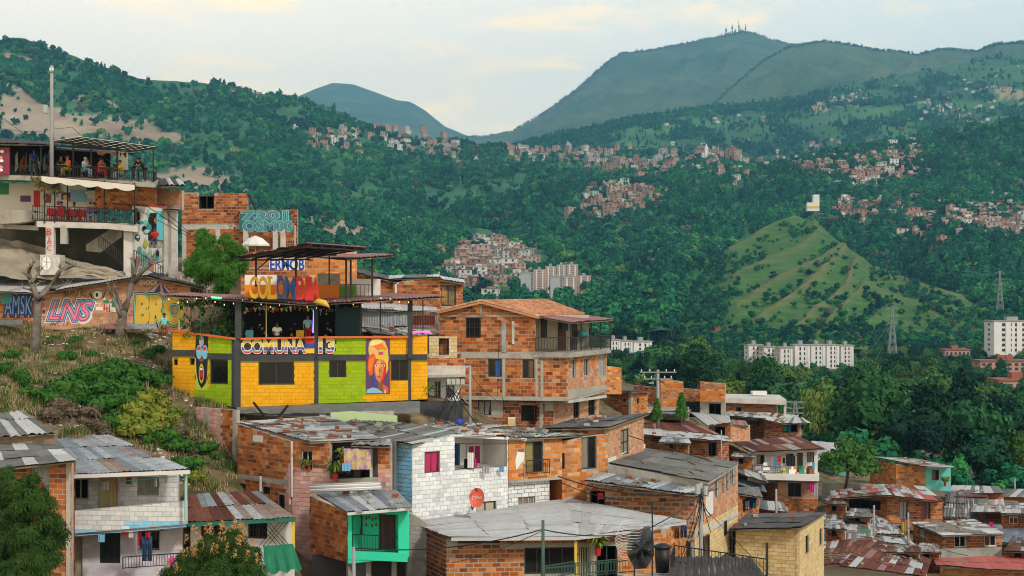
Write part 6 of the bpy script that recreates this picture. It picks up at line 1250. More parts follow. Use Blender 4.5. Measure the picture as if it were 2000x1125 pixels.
simple('brick tower-like block with stepped unfinished walls beside the power pole', [dict(a=(1238,150), b=(1291,147), top=[(1238,753),(1291,757)], bot=[(1238,800),(1291,806)], m=B_or), dict(a=(1290,146.5), b=(1334,146), top=[(1290,740),(1334,745)], bot=800, m=B_tan), dict(a=(1326,146.3), b=(1372,145.5), top=[(1326,757),(1372,762)], bot=800, m=B_or), dict(a=(1367,144.5), b=(1416,143.5), top=[(1367,745),(1416,749)], bot=785, m=B_tan), dict(a=(1340,146), b=(1367,145.5), top=784, bot=815, m=M_dark, bricks=False), dict(a=(1367,145), b=(1416,144), top=784, bot=815, m=M_conc, bricks=False, wins=[(1384,788,1408,813)], kinds=[dict(t='open')])], hid=((1290,147),(1416,144),6, P(1350,760,146).z, P(1350,812,146).z, B_or))
slab3(simple('dark lower annex below the stepped brick block', [dict(a=(1262,141), b=(1345,140), top=795, bot=822, m=M_conc, bricks=False)], [([(1255,806,138),(1345,812,137.5),(1350,800,144),(1265,792,145)], 7,1, [(T_gry, 2),(T_rst, 1),(T_lgt, 1)])], rub={0: 8})[0], [P(1262,800,140), P(1345,800,140), P(1345,798,144), P(1262,798,144)], .1, M_conc)
simple('small brick cube house with two tiny windows below the tiled house', [dict(a=(1183,137), b=(1232,134), top=[(1183,763),(1232,764)], bot=[(1183,815),(1232,812)], m=B_or, wins=[(1216,778,1222,785)]), dict(a=(1232,134), b=(1265,137), top=[(1232,764),(1265,766)], bot=[(1232,812),(1265,808)], m=B_tan, wins=[(1244,777,1249,788)])], [([(1181,763.5,135.5),(1233,765,132.8),(1268,765.5,136.5),(1215,760,142)], 4,1, [(T_dk, 1)])], hid=((1183,137),(1232,134),6, P(1200,768,136).z, P(1200,812,136).z, B_or))
simple('brick block standing behind the tiled house corner', [dict(a=(1180,128), b=(1214,129), top=[(1180,714),(1214,718)], bot=770, m=B_tan)], hid=((1180,128),(1214,129),5, P(1195,716,128).z, P(1195,770,128).z, B_or))
simple('brick house under a thick flat roof with open carport posts', [dict(a=(1414,166), b=(1516,165), top=787, bot=812, m=B_tan, wins=[(1438,795,1448,806)])], hid=((1414,166),(1516,165),7, P(1460,787,166).z, P(1460,812,166).z, B_or))
hh = House('flat_roof', 'thick flat concrete roof with white vent box and posts', 'roof', nsep=0); slab3(hh, [P(1412,777,164), P(1536,781,163), P(1522,771,175), P(1416,769,176)], .5, M_concl); post(hh, 1533,782,812,163.5,.25, M_concl); post(hh, 1518,782,812,164,.12, M_concl); mb = MB(); mb.obox(P(1470,772,170),(1.5,0,0),(0,1.5,0),(0,0,.4)); mb.build('vent_box', M_plw, hh.o)
simple('brick house with rusty jumbled tin roofs and clothes in an open bay', [dict(a=(1464,158), b=(1493,155.5), top=[(1464,822),(1493,820)], bot=860, m=B_dk, wins=[(1474,826,1482,833)]), dict(a=(1493,155.5), b=(1528,156), top=[(1493,818),(1528,826)], bot=860, m=B_or), dict(a=(1528,156), b=(1564,157), top=[(1528,826),(1564,826)], bot=860, m=B_or, wins=[(1530,827,1558,845)], kinds=[dict(t='open')])],
    [([(1413,811,154),(1495,817,152.5),(1500,806,162),(1420,804,163)], 6,2, [(T_lgt, 2),(T_mix, 1),(T_gry, 1)]),([(1493,819,152.5),(1530,828,153),(1560,812,162),(1500,806,162)], 5,2, [(T_rst, 2),(T_lgt, 2),(T_wht, 1)]),([(1530,827,153),(1584,826,154),(1568,816,160),(1545,813,161)], 4,1, [(T_gry, 1),(T_lgt, 1)])], hid=((1464,158),(1564,157),6, P(1500,826,157).z, P(1500,860,157).z, B_or), rub={0: 10,1: 6})
simple('brick house with turquoise end and long rust-streaked roof by the wood', [dict(a=(1699,152), b=(1750,147), top=[(1699,897),(1750,907)], bot=[(1699,950),(1750,955)], m=B_tan), dict(a=(1750,147), b=(1808,146), top=[(1750,907),(1808,912)], bot=[(1750,955),(1808,956)], m=B_tan), dict(a=(1808,146), b=(1857,145.5), top=[(1808,911),(1857,914)], bot=[(1808,956),(1857,960)], m=M_teal, bricks=False, wins=[(1820,918,1834,938)], kinds=[dict(frame=M_brown)], zones=())],
    [([(1704,892,150),(1812,912,144),(1863,912,144),(1790,896,155)], 8,2, [(T_lgt, 3),(T_mix, 2),(T_rst, 1)])], hid=((1750,147),(1857,145.5),7, P(1800,912,146).z, P(1800,955,146).z, B_tan), rub={0: 8})
h, fs = simple('brick house with red-patched tin roof, long dark window and grey curtains', [dict(a=(1647,131), b=(1733,128), top=[(1647,971),(1733,967)], bot=[(1647,1020),(1733,1030)], m=B_or, wins=[(1657,975,1720,994)], kinds=[dict(mull=2)]), dict(a=(1733,128), b=(1841,129), top=[(1733,966),(1841,978)], bot=[(1733,1040),(1841,1030)], m=B_or, wins=[(1757,979,1773,1015),(1800,980,1817,1015)], kinds=[dict(cur=(pc['grey'], 'f')), dict(cur=(flat('curtain_striped', (.2,.1,.12)), 'f'))])],
    [([(1624,974,129),(1735,967,126),(1720,946,138),(1622,959,138)], 8,3, [(T_rst, 2),(T_mix, 2),(T_red, 1),(T_gal, 1)]),([(1735,967,126),(1845,980,127),(1806,950,139),(1720,946,138)], 8,3, [(T_red, 2),(T_rst, 1),(T_lgt, 2),(T_wht, 1)])], hid=((1647,131),(1841,129),8, P(1740,975,130).z, P(1740,1030,130).z, B_or), rub={0: 14,1: 12})
simple('square brick house with white-framed windows, grey plinth and littered fibre roof', [dict(a=(1783,123), b=(1840,118), top=[(1783,1022),(1840,1045)], bot=[(1783,1075),(1840,1100)], m=B_or, wins=[(1797,1034,1806,1048)], kinds=[dict(frame=M_frw)]), dict(a=(1840,118), b=(1957,119), top=[(1840,1044),(1957,1041)], bot=[(1840,1070),(1957,1068)], m=B_or, wins=[(1864,1046,1887,1069),(1923,1046,1946,1067)], kinds=[dict(frame=M_frw), dict(frame=M_frw)]), dict(a=(1838,117.9), b=(1957,118.9), top=[(1838,1071),(1957,1069)], bot=1110, m=M_conc, bricks=False)],
    [([(1780,1021,122),(1841,1046,116.6),(1959,1042,117.6),(1900,1014,129)], 8,4, [(T_lgt, 3),(T_gry, 2),(T_wht, 1)])], hid=((1840,118),(1957,119),7, P(1900,1042,119).z, P(1900,1100,119).z, B_or), rub={0: 16})
simple('brick house with bright red corrugated roof at the foot of the slope', [dict(a=(1836,107), b=(2060,106), top=[(1836,1105),(2060,1116)], bot=1180, m=B_tan, bands=[(1836,1110,2060,1114)])], [([(1830,1103,105),(1940,1112,103.5),(1920,1087,112),(1822,1092,112)], 5,2, OR and [(T_red, 1)]),([(1940,1112,103.5),(2070,1115,103),(2070,1086,112),(1920,1087,112)], 6,2, [(T_red, 1)])], hid=((1836,107),(2060,106),6, P(1900,1108,107).z, P(1900,1180,107).z, B_tan))
simple('house under two big rust-brown roofs with a rubble ridge beside the cream house', [dict(a=(1600,103), b=(1810,101), top=[(1600,1104),(1660,1104),(1810,1122)], bot=1190, m=M_plw, bricks=False)], [([(1600,1103,101),(1650,1100,101),(1698,1050,112),(1600,1060,113)], 5,3, [(T_rst, 3),(T_pnk, .6),(T_wht, .4)]),([(1640,1104,100),(1808,1126,99),(1818,1093,108),(1698,1050,112)], 8,3, [(T_rst, 4),(T_pnk, .5),(T_wht, .5)])], hid=((1600,103),(1810,101),6, P(1700,1100,103).z, P(1700,1190,103).z, M_plw), rub={0: 16,1: 22})
simple('house under jumbled pale asbestos roofs beside a stubby pole', [dict(a=(1608,117), b=(1780,116), top=[(1608,1058),(1780,1062)], bot=1110, m=M_conc, bricks=False)], [([(1600,1060,114),(1700,1055,113),(1702,1004,126),(1606,1002,127)], 7,4, [(T_lgt, 4),(T_gry, 2),(T_grn, .3)]),([(1700,1055,113),(1790,1066,112.5),(1740,1020,122),(1690,1000,127)], 6,3, [(T_gry, 2),(T_lgt, 3)]),([(1640,1012,122),(1705,1024,121),(1700,1004,127),(1640,1000,128)], 5,1, [(T_rst, 1)])], rub={0: 12,1: 10})
simple('low brick house with grey wavy roof near the wood edge', [dict(a=(1850,151), b=(1960,150), top=[(1850,965),(1960,962)], bot=985, m=B_or)], [([(1845,966,149),(1962,962,148),(1950,950,160),(1860,948,160)], 8,1, [(T_lgt, 2),(T_gry, 1)])], hid=((1850,151),(1960,150),6, P(1900,963,151).z, P(1900,985,151).z, B_or))
simple('brick house with strongly rippled grey roof beside the red-patched roof', [dict(a=(1842,137), b=(1910,136), top=1008, bot=1040, m=B_or)], [([(1840,1010,134),(1908,1012,133),(1902,976,144),(1848,978,145)], 7,2, [(T_lgt, 1),(T_gry, 1)], dict(amp=.09, pitch=.5)),([(1846,980,143),(1930,985,141),(1925,962,150),(1850,958,150)], 6,1, [(T_dk, 1),(T_gry, 1)])], hid=((1842,137),(1910,136),6, P(1870,1008,137).z, P(1870,1035,137).z, B_or), rub={0: 6})
simple('brick house with red and white balcony under pale patched roofs', [dict(a=(1900,136), b=(1960,135), top=1000, bot=1040, m=B_or, wins=[(1926,1003,1952,1014),(1926,1020,1952,1032)], kinds=[dict(pane=pc['red'])]), dict(a=(1956,132), b=(2050,131), top=1004, bot=1045, m=B_or, wins=[(1971,1010,1988,1023)], kinds=[dict(frame=M_frw)])], [([(1895,1000,133),(1965,1000,132),(1960,975,146),(1905,978,146)], 6,2, [(T_wht, 2),(T_lgt, 2),(T_mix, 1)]),([(1955,1003,130),(2060,1004,129),(2060,980,144),(1955,985,144)], 7,2, [(T_lgt, 2),(T_wht, 1),(T_gry, 1)])], hid=((1900,136),(2050,131),7, P(1950,1002,135).z, P(1950,1040,135).z, B_or), rub={0: 8,1: 8})
simple('grey-roofed brick house among trees at the wood edge', [dict(a=(1940,158), b=(2060,157), top=968, bot=990, m=B_tan)], [([(1935,970,156),(2070,972,155),(2070,956,166),(1960,955,166)], 7,1, [(T_gry, 2),(T_lgt, 1),(T_dk, 1)])], hid=((1940,158),(2060,157),6, P(2000,968,158).z, P(2000,990,158).z, B_tan))
simple('blue-grey roofed shed with dark grille at the frame of the square brick house', [dict(a=(1958,122), b=(2060,121), top=1064, bot=1100, m=B_dk, wins=[(1964,1070,1975,1090)], kinds=[dict(bars=4)])], [([(1952,1060,121),(2060,1062,120),(2060,1030,130),(1950,1032,131)], 6,2, [(T_blu, 2),(T_gry, 1)]),([(1970,1062,119),(2070,1068,118),(2070,1050,124),(1975,1050,124)], 4,1, [(T_dk, 1)])], rub={0: 5})
simple('white plastic-roofed garden house behind the broad-leaved tree', [dict(a=(1598,158), b=(1650,157), top=898, bot=940, m=M_teal, bricks=False)], [([(1590,900,156),(1660,897,155),(1640,866,168),(1585,862,168)], 4,1, [(T_wht, 1)])], 'garden_house')
simple('long low plastered terrace wall under the broad-leaved tree', [dict(a=(1605,141), b=(1720,140), top=[(1605,942),(1720,946)], bot=985, m=M_conc, bricks=False)], name='terrace_wall')
FILL = [(1612,1652,982,127, T_rst, 'brick cabin with rust lid roof below the terrace wall', B_or),(1715,1758,1040,117, T_lgt, 'brick cabin with pale lid roof behind the stubby pole', B_or),(1846,1898,1030,128, T_mix, 'brick cabin with streaked roof behind the square brick house', B_tan),(1905,1958,1036,126, T_gal, 'brick cabin with silver roof behind the blue-grey shed', B_or),(1868,1925,968,147, T_rst, 'brick cabin with rust roof under the turquoise-ended house', B_tan),(1735,1795,1076,108, T_rst, 'brick cabin with rust roof over the rubble ridge', B_dk),(1612,1650,1030,114, T_gal, 'brick cabin with silver roof behind the cream house', B_or),(1930,1990,990,140, T_gry, 'brick cabin with grey roof over the red and white balcony', B_or),(1790,1835,1076,112, T_mix, 'brick cabin with streaked roof above the red corrugated roof', B_or),(1965,2020,1074,112, T_rst, 'brick cabin with rust roof beside the red corrugated roof', B_dk),(1655,1700,1006,122, T_gry, 'brick cabin with grey roof under the long dark window', B_or),(1290,1345,862,124, T_gal, 'brick cabin with silver roof in the gap below the brown roof', B_or),(1430,1470,890,137, T_lgt, 'brick cabin with pale roof beside the white-fronted house', B_tan),(1480,1530,868,150, T_gal, 'brick cabin with silver roof above the rust-red roof', B_or)]
for i_, (x0, x1, ye, d_, m_, l_, bm_) in enumerate(FILL):
    w_ = (x0+(x1-x0)*.3, ye+5, x0+(x1-x0)*.55, ye+5+1500/d_)
    simple(l_, [dict(a=(x0, d_), b=(x1, d_-.8), top=[(x0, ye),(x1, ye+2)], bot=ye+9000/d_*.55, m=bm_, wins=[w_])], [([(x0-4, ye+2, d_-1.3),(x1+5, ye+4, d_-2),(x1-3, ye-1600/d_, d_+6),(x0+6, ye-1700/d_, d_+6.5)], 4,2, [(m_, 4),(T_lgt, 1),(T_gry, 1)])], hid=((x0, d_),(x1, d_-.8),4, P(x0, ye, d_).z, P(x0, ye+40, d_).z, bm_), nsep=120, rub={0: 5})
# alley houses beside the grey slab roof
simple('arched cream street house below the white-framed windows', [dict(a=(1392,97), b=(1437,104), top=[(1392,990),(1437,972)], bot=[(1392,1140),(1437,1120)], m=M_plw, bricks=False, wins=[(1400,1005,1406,1040),(1412,995,1417,1030),(1424,1000,1430,1060)]), dict(a=(1437,104), b=(1482,112), top=[(1437,960),(1482,968)], bot=1100, m=B_or, wins=[(1451,968,1478,994)], kinds=[dict(t='open')])], [([(1432,962,104),(1490,972,108),(1482,952,116),(1434,952,113)], 4,1, [(T_gry, 1)])], 'street_house')
simple('low brick house behind the stubby street pole', [dict(a=(1482,116), b=(1535,114), top=993, bot=1050, m=B_or)], [([(1478,994,114),(1540,1000,112),(1530,982,121),(1480,976,122)], 5,1, [(T_lgt, 1),(T_gry, 1)])])
# dark flat roof and railing in front
hh = House('dark_roof_terrace', 'black corrugated roof terrace with iron railing in front of the dark brick house', 'terrace', nsep=0); roof(hh, [(1300,1130,58),(1500,1132,60),(1470,1090,66),(1318,1088,66)], 8,1, [(T_blk, 1)], amp=.05, pitch=.3); railing(hh, [P(1310,1120,62), P(1318,1096,64)], .7,.12); railing(hh, [P(1318,1100,64), P(1498,1128,62)], .7,.14); post(hh, 1498,1060,1140,62,.09); slab3(hh, [P(1240,1140,58), P(1520,1140,60), P(1500,1120,66), P(1240,1120,66)], .3, M_conc)
# ---------------------------------------------------------------- the wood on the valley floor
def tree_proto(i, kind, mi):
    rnd = random.Random(500+i); cr = MB(); tr = MB()
    if kind == 'broad': crown_mesh(cr, .5,.40,.62,14,1700,.058, rnd=rnd); trunk_mesh(tr, .5,.028,.3, rnd)
    elif kind == 'tall': crown_mesh(cr, .36,.55,.78,15,1500,.052, rnd=rnd); trunk_mesh(tr, .6,.022,.25, rnd)
    elif kind == 'dome': crown_mesh(cr, .55,.32,.52,16,1700,.058, rnd=rnd); trunk_mesh(tr, .4,.03,.3, rnd)
    elif kind == 'bamboo':
        for k in range(16):
            a = rnd.uniform(0,6.28); rr = rnd.uniform(.1,.42); c = Vector((rr*math.cos(a), rr*math.sin(a), rnd.uniform(.4,.95)))
            for _ in range(60):
                q = c+Vector((rnd.gauss(0,.09), rnd.gauss(0,.09), rnd.gauss(0,.09))); d = Vector((c.x*1.2+rnd.gauss(0,.3), c.y*1.2+rnd.gauss(0,.3),-.6)).normalized(); b = d.orthogonal().normalized(); s = .075; cr.face([q, q+d*s*.5+b*s*.2, q+d*s*1.5, q+d*s*.5-b*s*.2], rnd.random())
            tr.tube([(rr*.3*math.cos(a), rr*.3*math.sin(a),-.3),(c.x*.5, c.y*.5, c.z*.7), tuple(c)], [.012,.01,.006], 4)
    elif kind == 'bare':
        tr.tube([(0,0,-.2),(0,0,.5)], [.03,.02], 5)
        for k in range(40):
            a = rnd.uniform(0,6.28); z = rnd.uniform(.3,.6); e = Vector((.45*math.cos(a)*rnd.random(),.45*math.sin(a)*rnd.random(), rnd.uniform(.7,1.05))); cr.tube([(0,0, z), tuple(e)], [.008,.004], 3, cap=False)
            for w in range(5): cr.tube([tuple(e), tuple(e+Vector((rnd.gauss(0,.07), rnd.gauss(0,.07), rnd.uniform(0,.1))))], [.004,.002], 3, cap=False)
    elif kind == 'conifer':
        for k in range(10): z = .2+k*.1; crown_mesh(cr, .2-.017*k, .08, z, 2,45,.07, rnd=rnd)
        tr.tube([(0,0,-.2),(0,0,1)], [.03,.01], 5)
    return cr.data('crown', [M_leaf[mi]]), tr.data('trunk', [M_bark])
KINDS = [('broad', 0, 'spreading dark green tree'),('broad', 1, 'rounded mid-green tree'),('tall', 0, 'tall dark tree'),('dome', 1, 'wide flat-domed green tree'),('broad', 2, 'yellow-green tree'),('tall', 1, 'slim green tree'),('bamboo', 2, 'feathery drooping bamboo clump'),('dome', 0, 'broad blue-green tree'),('bare', 3, 'leafless grey tree'),('conifer', 0, 'dark pointed conifer'),('dome', 2, 'pale olive spreading tree')]
PROTO = [tree_proto(i, k, m) for i, (k, m, _) in enumerate(KINDS)]
def plant(p, size, ki, label, group, name='tree', lean=0.):
    t = thing(name, label, 'tree', group, p); t.scale = (size*R(.9,1.1), size*R(.9,1.1), size*R(.9,1.1)); t.rotation_euler = (R(-lean, lean), R(-lean, lean), R(0,6.28))
    link('crown', PROTO[ki][0], t); link('trunk', PROTO[ki][1], t); return t
rnd = random.Random(77); spots = []
def dmin(px): return np.interp(px, [1100,1200,1260,1350,1450,1560,1640,1720,1800,1900,2000,2150], [420,400,380,350,300,250,225,205,198,200,205,210])
tries = 0
while len(spots) < 1900 and tries < 70000:
    tries += 1; d = math.exp(rnd.uniform(math.log(175), math.log(860))); px = rnd.uniform(1120,2130)
    if d < dmin(px): continue
    x, y = XY(px, d); s = rnd.uniform(6,11) if d < 480 else rnd.uniform(5.5,8.5)
    if (1430 < px < 1690 or px < 1290) and d > 380: s = min(s, 4.6)
    if (1440 < px < 1680 or 1170 < px < 1290) and 560 < d < 760: continue
    if d > 600 and inpoly(px, 700, [(1180,600),(1680,600),(1680,800),(1180,800)]): s = min(s, 4.8)
    if any((x-a)**2+(y-b)**2 < ((s+c)*.30)**2 for a, b, c in spots): continue
    if 1955 < px < 2000 and 420 < d < 520: continue
    spots.append((x, y, s))
spots.sort(key=lambda q: -q[2]/q[1]); rest = []
for i, (x, y, s) in enumerate(spots):
    px = x/y*F+1000; z = GZ(x, y)-.3
    if i < 290:
        ki = rnd.choices(range(11),(22,18,12,12,8,8,4,10,.7,1.2,5))[0]
        if ki == 6: s *= 1.1
        where = 'at the wood edge behind the hillside houses' if y < 260 else ('in the wood below the white apartment blocks' if px < 1680 else 'in the dark wood beside the brick apartment blocks')
        plant((x, y, z), s, ki, KINDS[ki][2]+' '+where, KINDS[ki][2]+'s '+where)
    else: rest.append((Vector((x, y, z)), s*1.05, rnd.uniform(0,6.28), random.choices(range(8),(30,22,8,10,8,1,16,2))[0]))
MID = []
for i, (k, m, _) in enumerate([KINDS[j] for j in (0,1,2,4,5,9,7,10)]): MID.append(bpy.data.objects.new('valley_tree', PROTO[(0,1,2,4,5,9,7,10)[i]][0]))
# more of the same wood along the foot of the hills
for k in range(1500):
    px = rnd.uniform(560,2150); d = rnd.uniform(520,980)
    if 840 < px < 1190 and d > 600: continue
    if px > 1150 and d < 800: continue
    if 1170 < px < 1690 and d < 780: continue
    x, y = XY(px, d); rest.append((Vector((x, y, GZ(x, y)-.3)), rnd.uniform(6,9), rnd.uniform(0,6.28), random.choices(range(8),(30,22,8,10,8,1,16,2))[0]))
scatter('forest', rest, MID)
low = []
for k in range(2600):
    px = rnd.uniform(1120,2150); d = math.exp(rnd.uniform(math.log(170), math.log(840)))
    if d < dmin(px)-14: continue
    x, y = XY(px, d); low.append((Vector((x, y, GZ(x, y)-.4)), rnd.uniform(2.2,4.5), rnd.uniform(0,6.28), random.choices(range(8),(24,24,2,16,4,0,16,6))[0]))
scatter('undergrowth', low, FAR)

# ---------------------------------------------------------------- apartment blocks
M_apw = mat('render_white', [(.54,.54,.52),(.64,.64,.62),(.7,.7,.68)], .9,.2,.4,0); M_apg = mat('render_grey', [(.30,.32,.33),(.38,.40,.41)], .9,.2,.4,0); M_apr = mat('render_brick', [(.34,.21,.16),(.44,.29,.23)], .9,.2,.4,0); M_apw2 = flat('window_far', (.03,.035,.04),.4)
M_rfar = flat('roof_far_grey', (.28,.28,.27),.9); M_rred = flat('roof_far_red', (.27,.09,.06),.9)
def block(label, px0, px1, yt, yb, d, depth, floors, bays, mwall, mroof, name='apartment_block', group=None, turn=0., strip=None, blank=0, side=True, sidem=None):
    a, b = P(px0, yb, d), P(px1, yb, d); w = b.x-a.x; hgt = P(px0, yt, d).z-a.z; t = thing(name, label, 'building', group, (a.x, a.y, a.z-4)); hgt += 4; t.rotation_euler = (0,0, turn)
    mb = MB(); mb.obox((0,0,0),(w, 0,0),(0, depth, 0),(0,0, hgt)); mb.build('wall', mwall, t)
    mb = MB(); mb.obox((-.4,-.4, hgt),(w+.8,0,0),(0, depth+.8,0),(0,0,.5)); mb.obox((w*.35, depth*.3, hgt+.5),(w*.25,0,0),(0, depth*.3,0),(0,0,1.6)); mb.build('roof', mroof, t)
    fh = (hgt-4.6)/floors
    if strip:
        for k in range(bays+1):
            if k % 2 == 0: mb = MB(); mb.obox((w*k/(bays+1)+.1,-.25,1),(w/(bays+1)-.2,0,0),(0,.3,0),(0,0, hgt-1.2)); mb.build('pilaster', strip, t)
    for i in range(floors):
        z = 4.4+fh*i
        for k in range(bays):
            x = w*(k+.5+blank)/(bays+blank); ww = w/(bays+blank)*.5; mb = MB(); mb.obox((x-ww/2,-.06, z+fh*.25),(ww, 0,0),(0,.12,0),(0,0, fh*.5)); mb.obox((x-ww/2-.1,-.12, z+fh*.18),(ww+.2,0,0),(0,.15,0),(0,0,.14)); mb.build('window', M_apw2, t)
    if side:
        for i in range(floors): z = 4.4+fh*i; mb = MB(); mb.obox((-.06, depth*.4, z+fh*.3),(.1,0,0),(0, depth*.2,0),(0,0, fh*.4)); mb.build('window', M_apw2, t)
    return t
for i, (x0, x1, yt, yb, d, m, st, bl) in enumerate([(1017,1042,533,580,1120, M_apg, None, 3),(1042,1066,527,577,1135, M_apw, M_apr, 0),(1066,1086,521,572,1150, M_apw, M_apr, 0),(1088,1106,518,562,1170, M_apw, M_apr, 0),(1107,1129,517,560,1180, M_apw, M_apr, 0),(1075,1099,541,590,1090, M_apg, None, 3),(1101,1127,541,580,1105, M_apw, M_apr, 0),(1129,1154,539,578,1110, M_apw, M_apr, 0)]):
    lb = ['blank grey end tower beside the dense brick quarter', 'striped tower joined to the blank grey end tower', 'striped tower second along from the blank end tower', 'striped tower set back in the tall row', 'striped tower ending the tall row', 'blank grey front tower of the lower row', 'striped tower of the lower row next to the blank grey one', 'striped tower at the outer end of the lower row'][i]
    block(lb, x0, x1, yt, yb, SK['left'].hit((x0+x1)/2, yb).y, 12,10,4 if bl == 0 else 1, m, M_rfar, 'apartment_tower', 'grey and brick apartment towers', strip=st, blank=bl)
AW = [(1190,1212,665,712,700),(1213,1236,667,712,705),(1237,1274,668,712,710),(1340,1376,677,712,715),(1462,1490,675,722,690),(1492,1520,679,724,680),(1524,1548,680,730,670),(1552,1582,675,726,690),(1584,1612,675,722,700),(1614,1640,675,720,710),(1642,1667,676,718,720)]
for i, q in enumerate(AW): block('white five-storey apartment block in the row '+('beyond the wood, under the bare hillside' if i > 3 else 'half hidden by trees behind the tiled house'), *q, 11,5,4, M_apw, M_rfar, 'apartment_block', 'white apartment blocks '+('under the bare hill' if i > 3 else 'behind the tiled house'), strip=M_apw, turn=R(-.12,.12))
block('tall pale apartment tower with brick bands at the wood edge', 1941,2030,628,690,700,14,6,7, M_apw, M_rfar, strip=M_apw); block('long red-roofed brick building under the pale tower', 1846,1895,684,708,680,10,2,6, M_apr, M_rred); block('brick terrace with maroon roof beside the wood', 1915,2030,706,735,560,10,3,9, M_apr, M_rred); block('tan brick apartment house with white windows at the car park', 1952,2040,744,815,430,10,4,6, M_apr, M_rred); block('small red-roofed farmhouse amid the trees', 1270,1304,615,630,880,9,1,4, M_apr, M_rred, 'farmhouse'); block('pink-roofed sheds above the white apartment blocks', 1385,1425,648,662,860,12,1,5, M_apr, M_rred, 'farmhouse')
t = thing('water_tank', 'white water tank building on the hill crest', 'building'); hp = 1330; mb = MB(); mb.obox(P(1589,405, hp)-Vector((0,0,3)),(4.8,0,0),(0,6,0),(0,0,13.5)); mb.build('tower', M_apw, t); mb = MB(); mb.obox(P(1577,405, hp)-Vector((0,0,3)),(5,0,0),(0,6,0),(0,0,7)); mb.build('annex', M_apw, t); mb = MB(); mb.obox(P(1577,405, hp-.3)-Vector((0,0,.5)),(9.8,0,0),(0,.5,0),(0,0,1.8)); mb.build('plinth', pc['gold'], t)
hit = SK['left'].hit
t = thing('church', 'small white church with domed tower in the hill village', 'church'); c = SK['left'].hit(1379,308); mb = MB(); mb.box(c+Vector((0,0,3)),(16,10,8)); mb.build('nave', M_apw, t); mb = MB(); mb.box(c+Vector((0,-4,7)),(5,5,14)); mb.tube([c+Vector((0,-4,14)), c+Vector((0,-4,16)), c+Vector((0,-4,18)), c+Vector((0,-4,21))], [2.4,2.2,1.2,.1], 8); mb.build('tower', M_apw, t)

# ---------------------------------------------------------------- village houses on the hills
M_fb = mat('far_brick', [(.26,.15,.11),(.36,.22,.165),(.44,.29,.22),(.38,.29,.25)], .9,.3,.2,0, objr=True); M_fw = mat('far_whitewash', [(.40,.39,.37),(.52,.51,.49),(.6,.58,.54)], .9,.3,.2,0, objr=True); M_fr = mat('far_roof', [(.12,.055,.04),(.20,.12,.09),(.32,.3,.28),(.45,.44,.42)], .9,.2,.2,0, objr=True)
def fhouse(i):
    r_ = random.Random(900+i); w, dp = r_.uniform(5,9), r_.uniform(5,8); fl = r_.choice([1,2,2,3,2]); hgt = 2.7*fl; wl, rf = MB(), MB(); wn = []
    wl.obox((-w/2,-dp/2,-3),(w, 0,0),(0, dp, 0),(0,0, hgt+3))
    if r_.random() < .4: wl.obox((-w/2,0, hgt),(w*.55,0,0),(0, dp/2,0),(0,0,2.3))
    for k in range(1, fl): wl.obox((-w/2-.1,-dp/2-.15,2.7*k-.15),(w+.2,0,0),(0, dp+.3,0),(0,0,.2))
    if i % 3 == 0: q = [Vector((-w/2-.4,-dp/2-.5, hgt)), Vector((w/2+.4,-dp/2-.5, hgt)), Vector((w/2+.4, dp/2+.3, hgt+1.1)), Vector((-w/2-.4, dp/2+.3, hgt+1.1))]; rf.mesh(q+[p-Vector((0,0,.15)) for p in q], [(0,1,2,3),(7,6,5,4),(0,4,5,1),(1,5,6,2),(2,6,7,3),(3,7,4,0)])
    else: rf.obox((-w/2-.3,-dp/2-.4, hgt),(w+.6,0,0),(0, dp+.6,0),(0,0,.22)); rf.obox((-w*.2,0, hgt+.22),(1.6,0,0),(0,1.2,0),(0,0,.9))
    for f in range(fl):
        for k in range(2):
            m = MB(); x = -w/4+k*w/2+r_.uniform(-.4,.4); m.obox((x-.6,-dp/2-.05,2.7*f+.8),(1.2,0,0),(0,.1,0),(0,0,1.3)); wn.append(m.data('window', [M_apw2]))
        m = MB(); m.obox((-w/2-.05,-.6,2.7*f+.8),(.1,0,0),(0,1.2,0),(0,0,1.3)); wn.append(m.data('window', [M_apw2])); m = MB(); m.obox((w/2-.05,-.6,2.7*f+.8),(.1,0,0),(0,1.2,0),(0,0,1.3)); wn.append(m.data('window', [M_apw2]))
    out = []
    for mm in (M_fb, M_fw): out.append((wl.data('wall', [mm]), rf.data('roof', [M_fr]), wn))
    return out, wl, rf
FH = [fhouse(i) for i in range(9)]
def put_house(p, label, group, white, sc=1., parts=True):
    v = random.choice(FH)[0][1 if white else 0]; rz = math.atan2(-p.x, p.y)*-1*0+R(-.7,.7)
    t = thing('hillside_house', label, 'house', group, p); t.rotation_euler = (0,0, rz); t.scale = (sc, sc, sc)
    link('wall', v[0], t); link('roof', v[1], t)
    if parts:
        for w in v[2]: link('window', w, t)
def sample(poly):
    xs = [a for a, b in poly]; ys = [b for a, b in poly]
    while True:
        x, y = R(min(xs), max(xs)), R(min(ys), max(ys))
        if inpoly(x, y, poly): return x, y
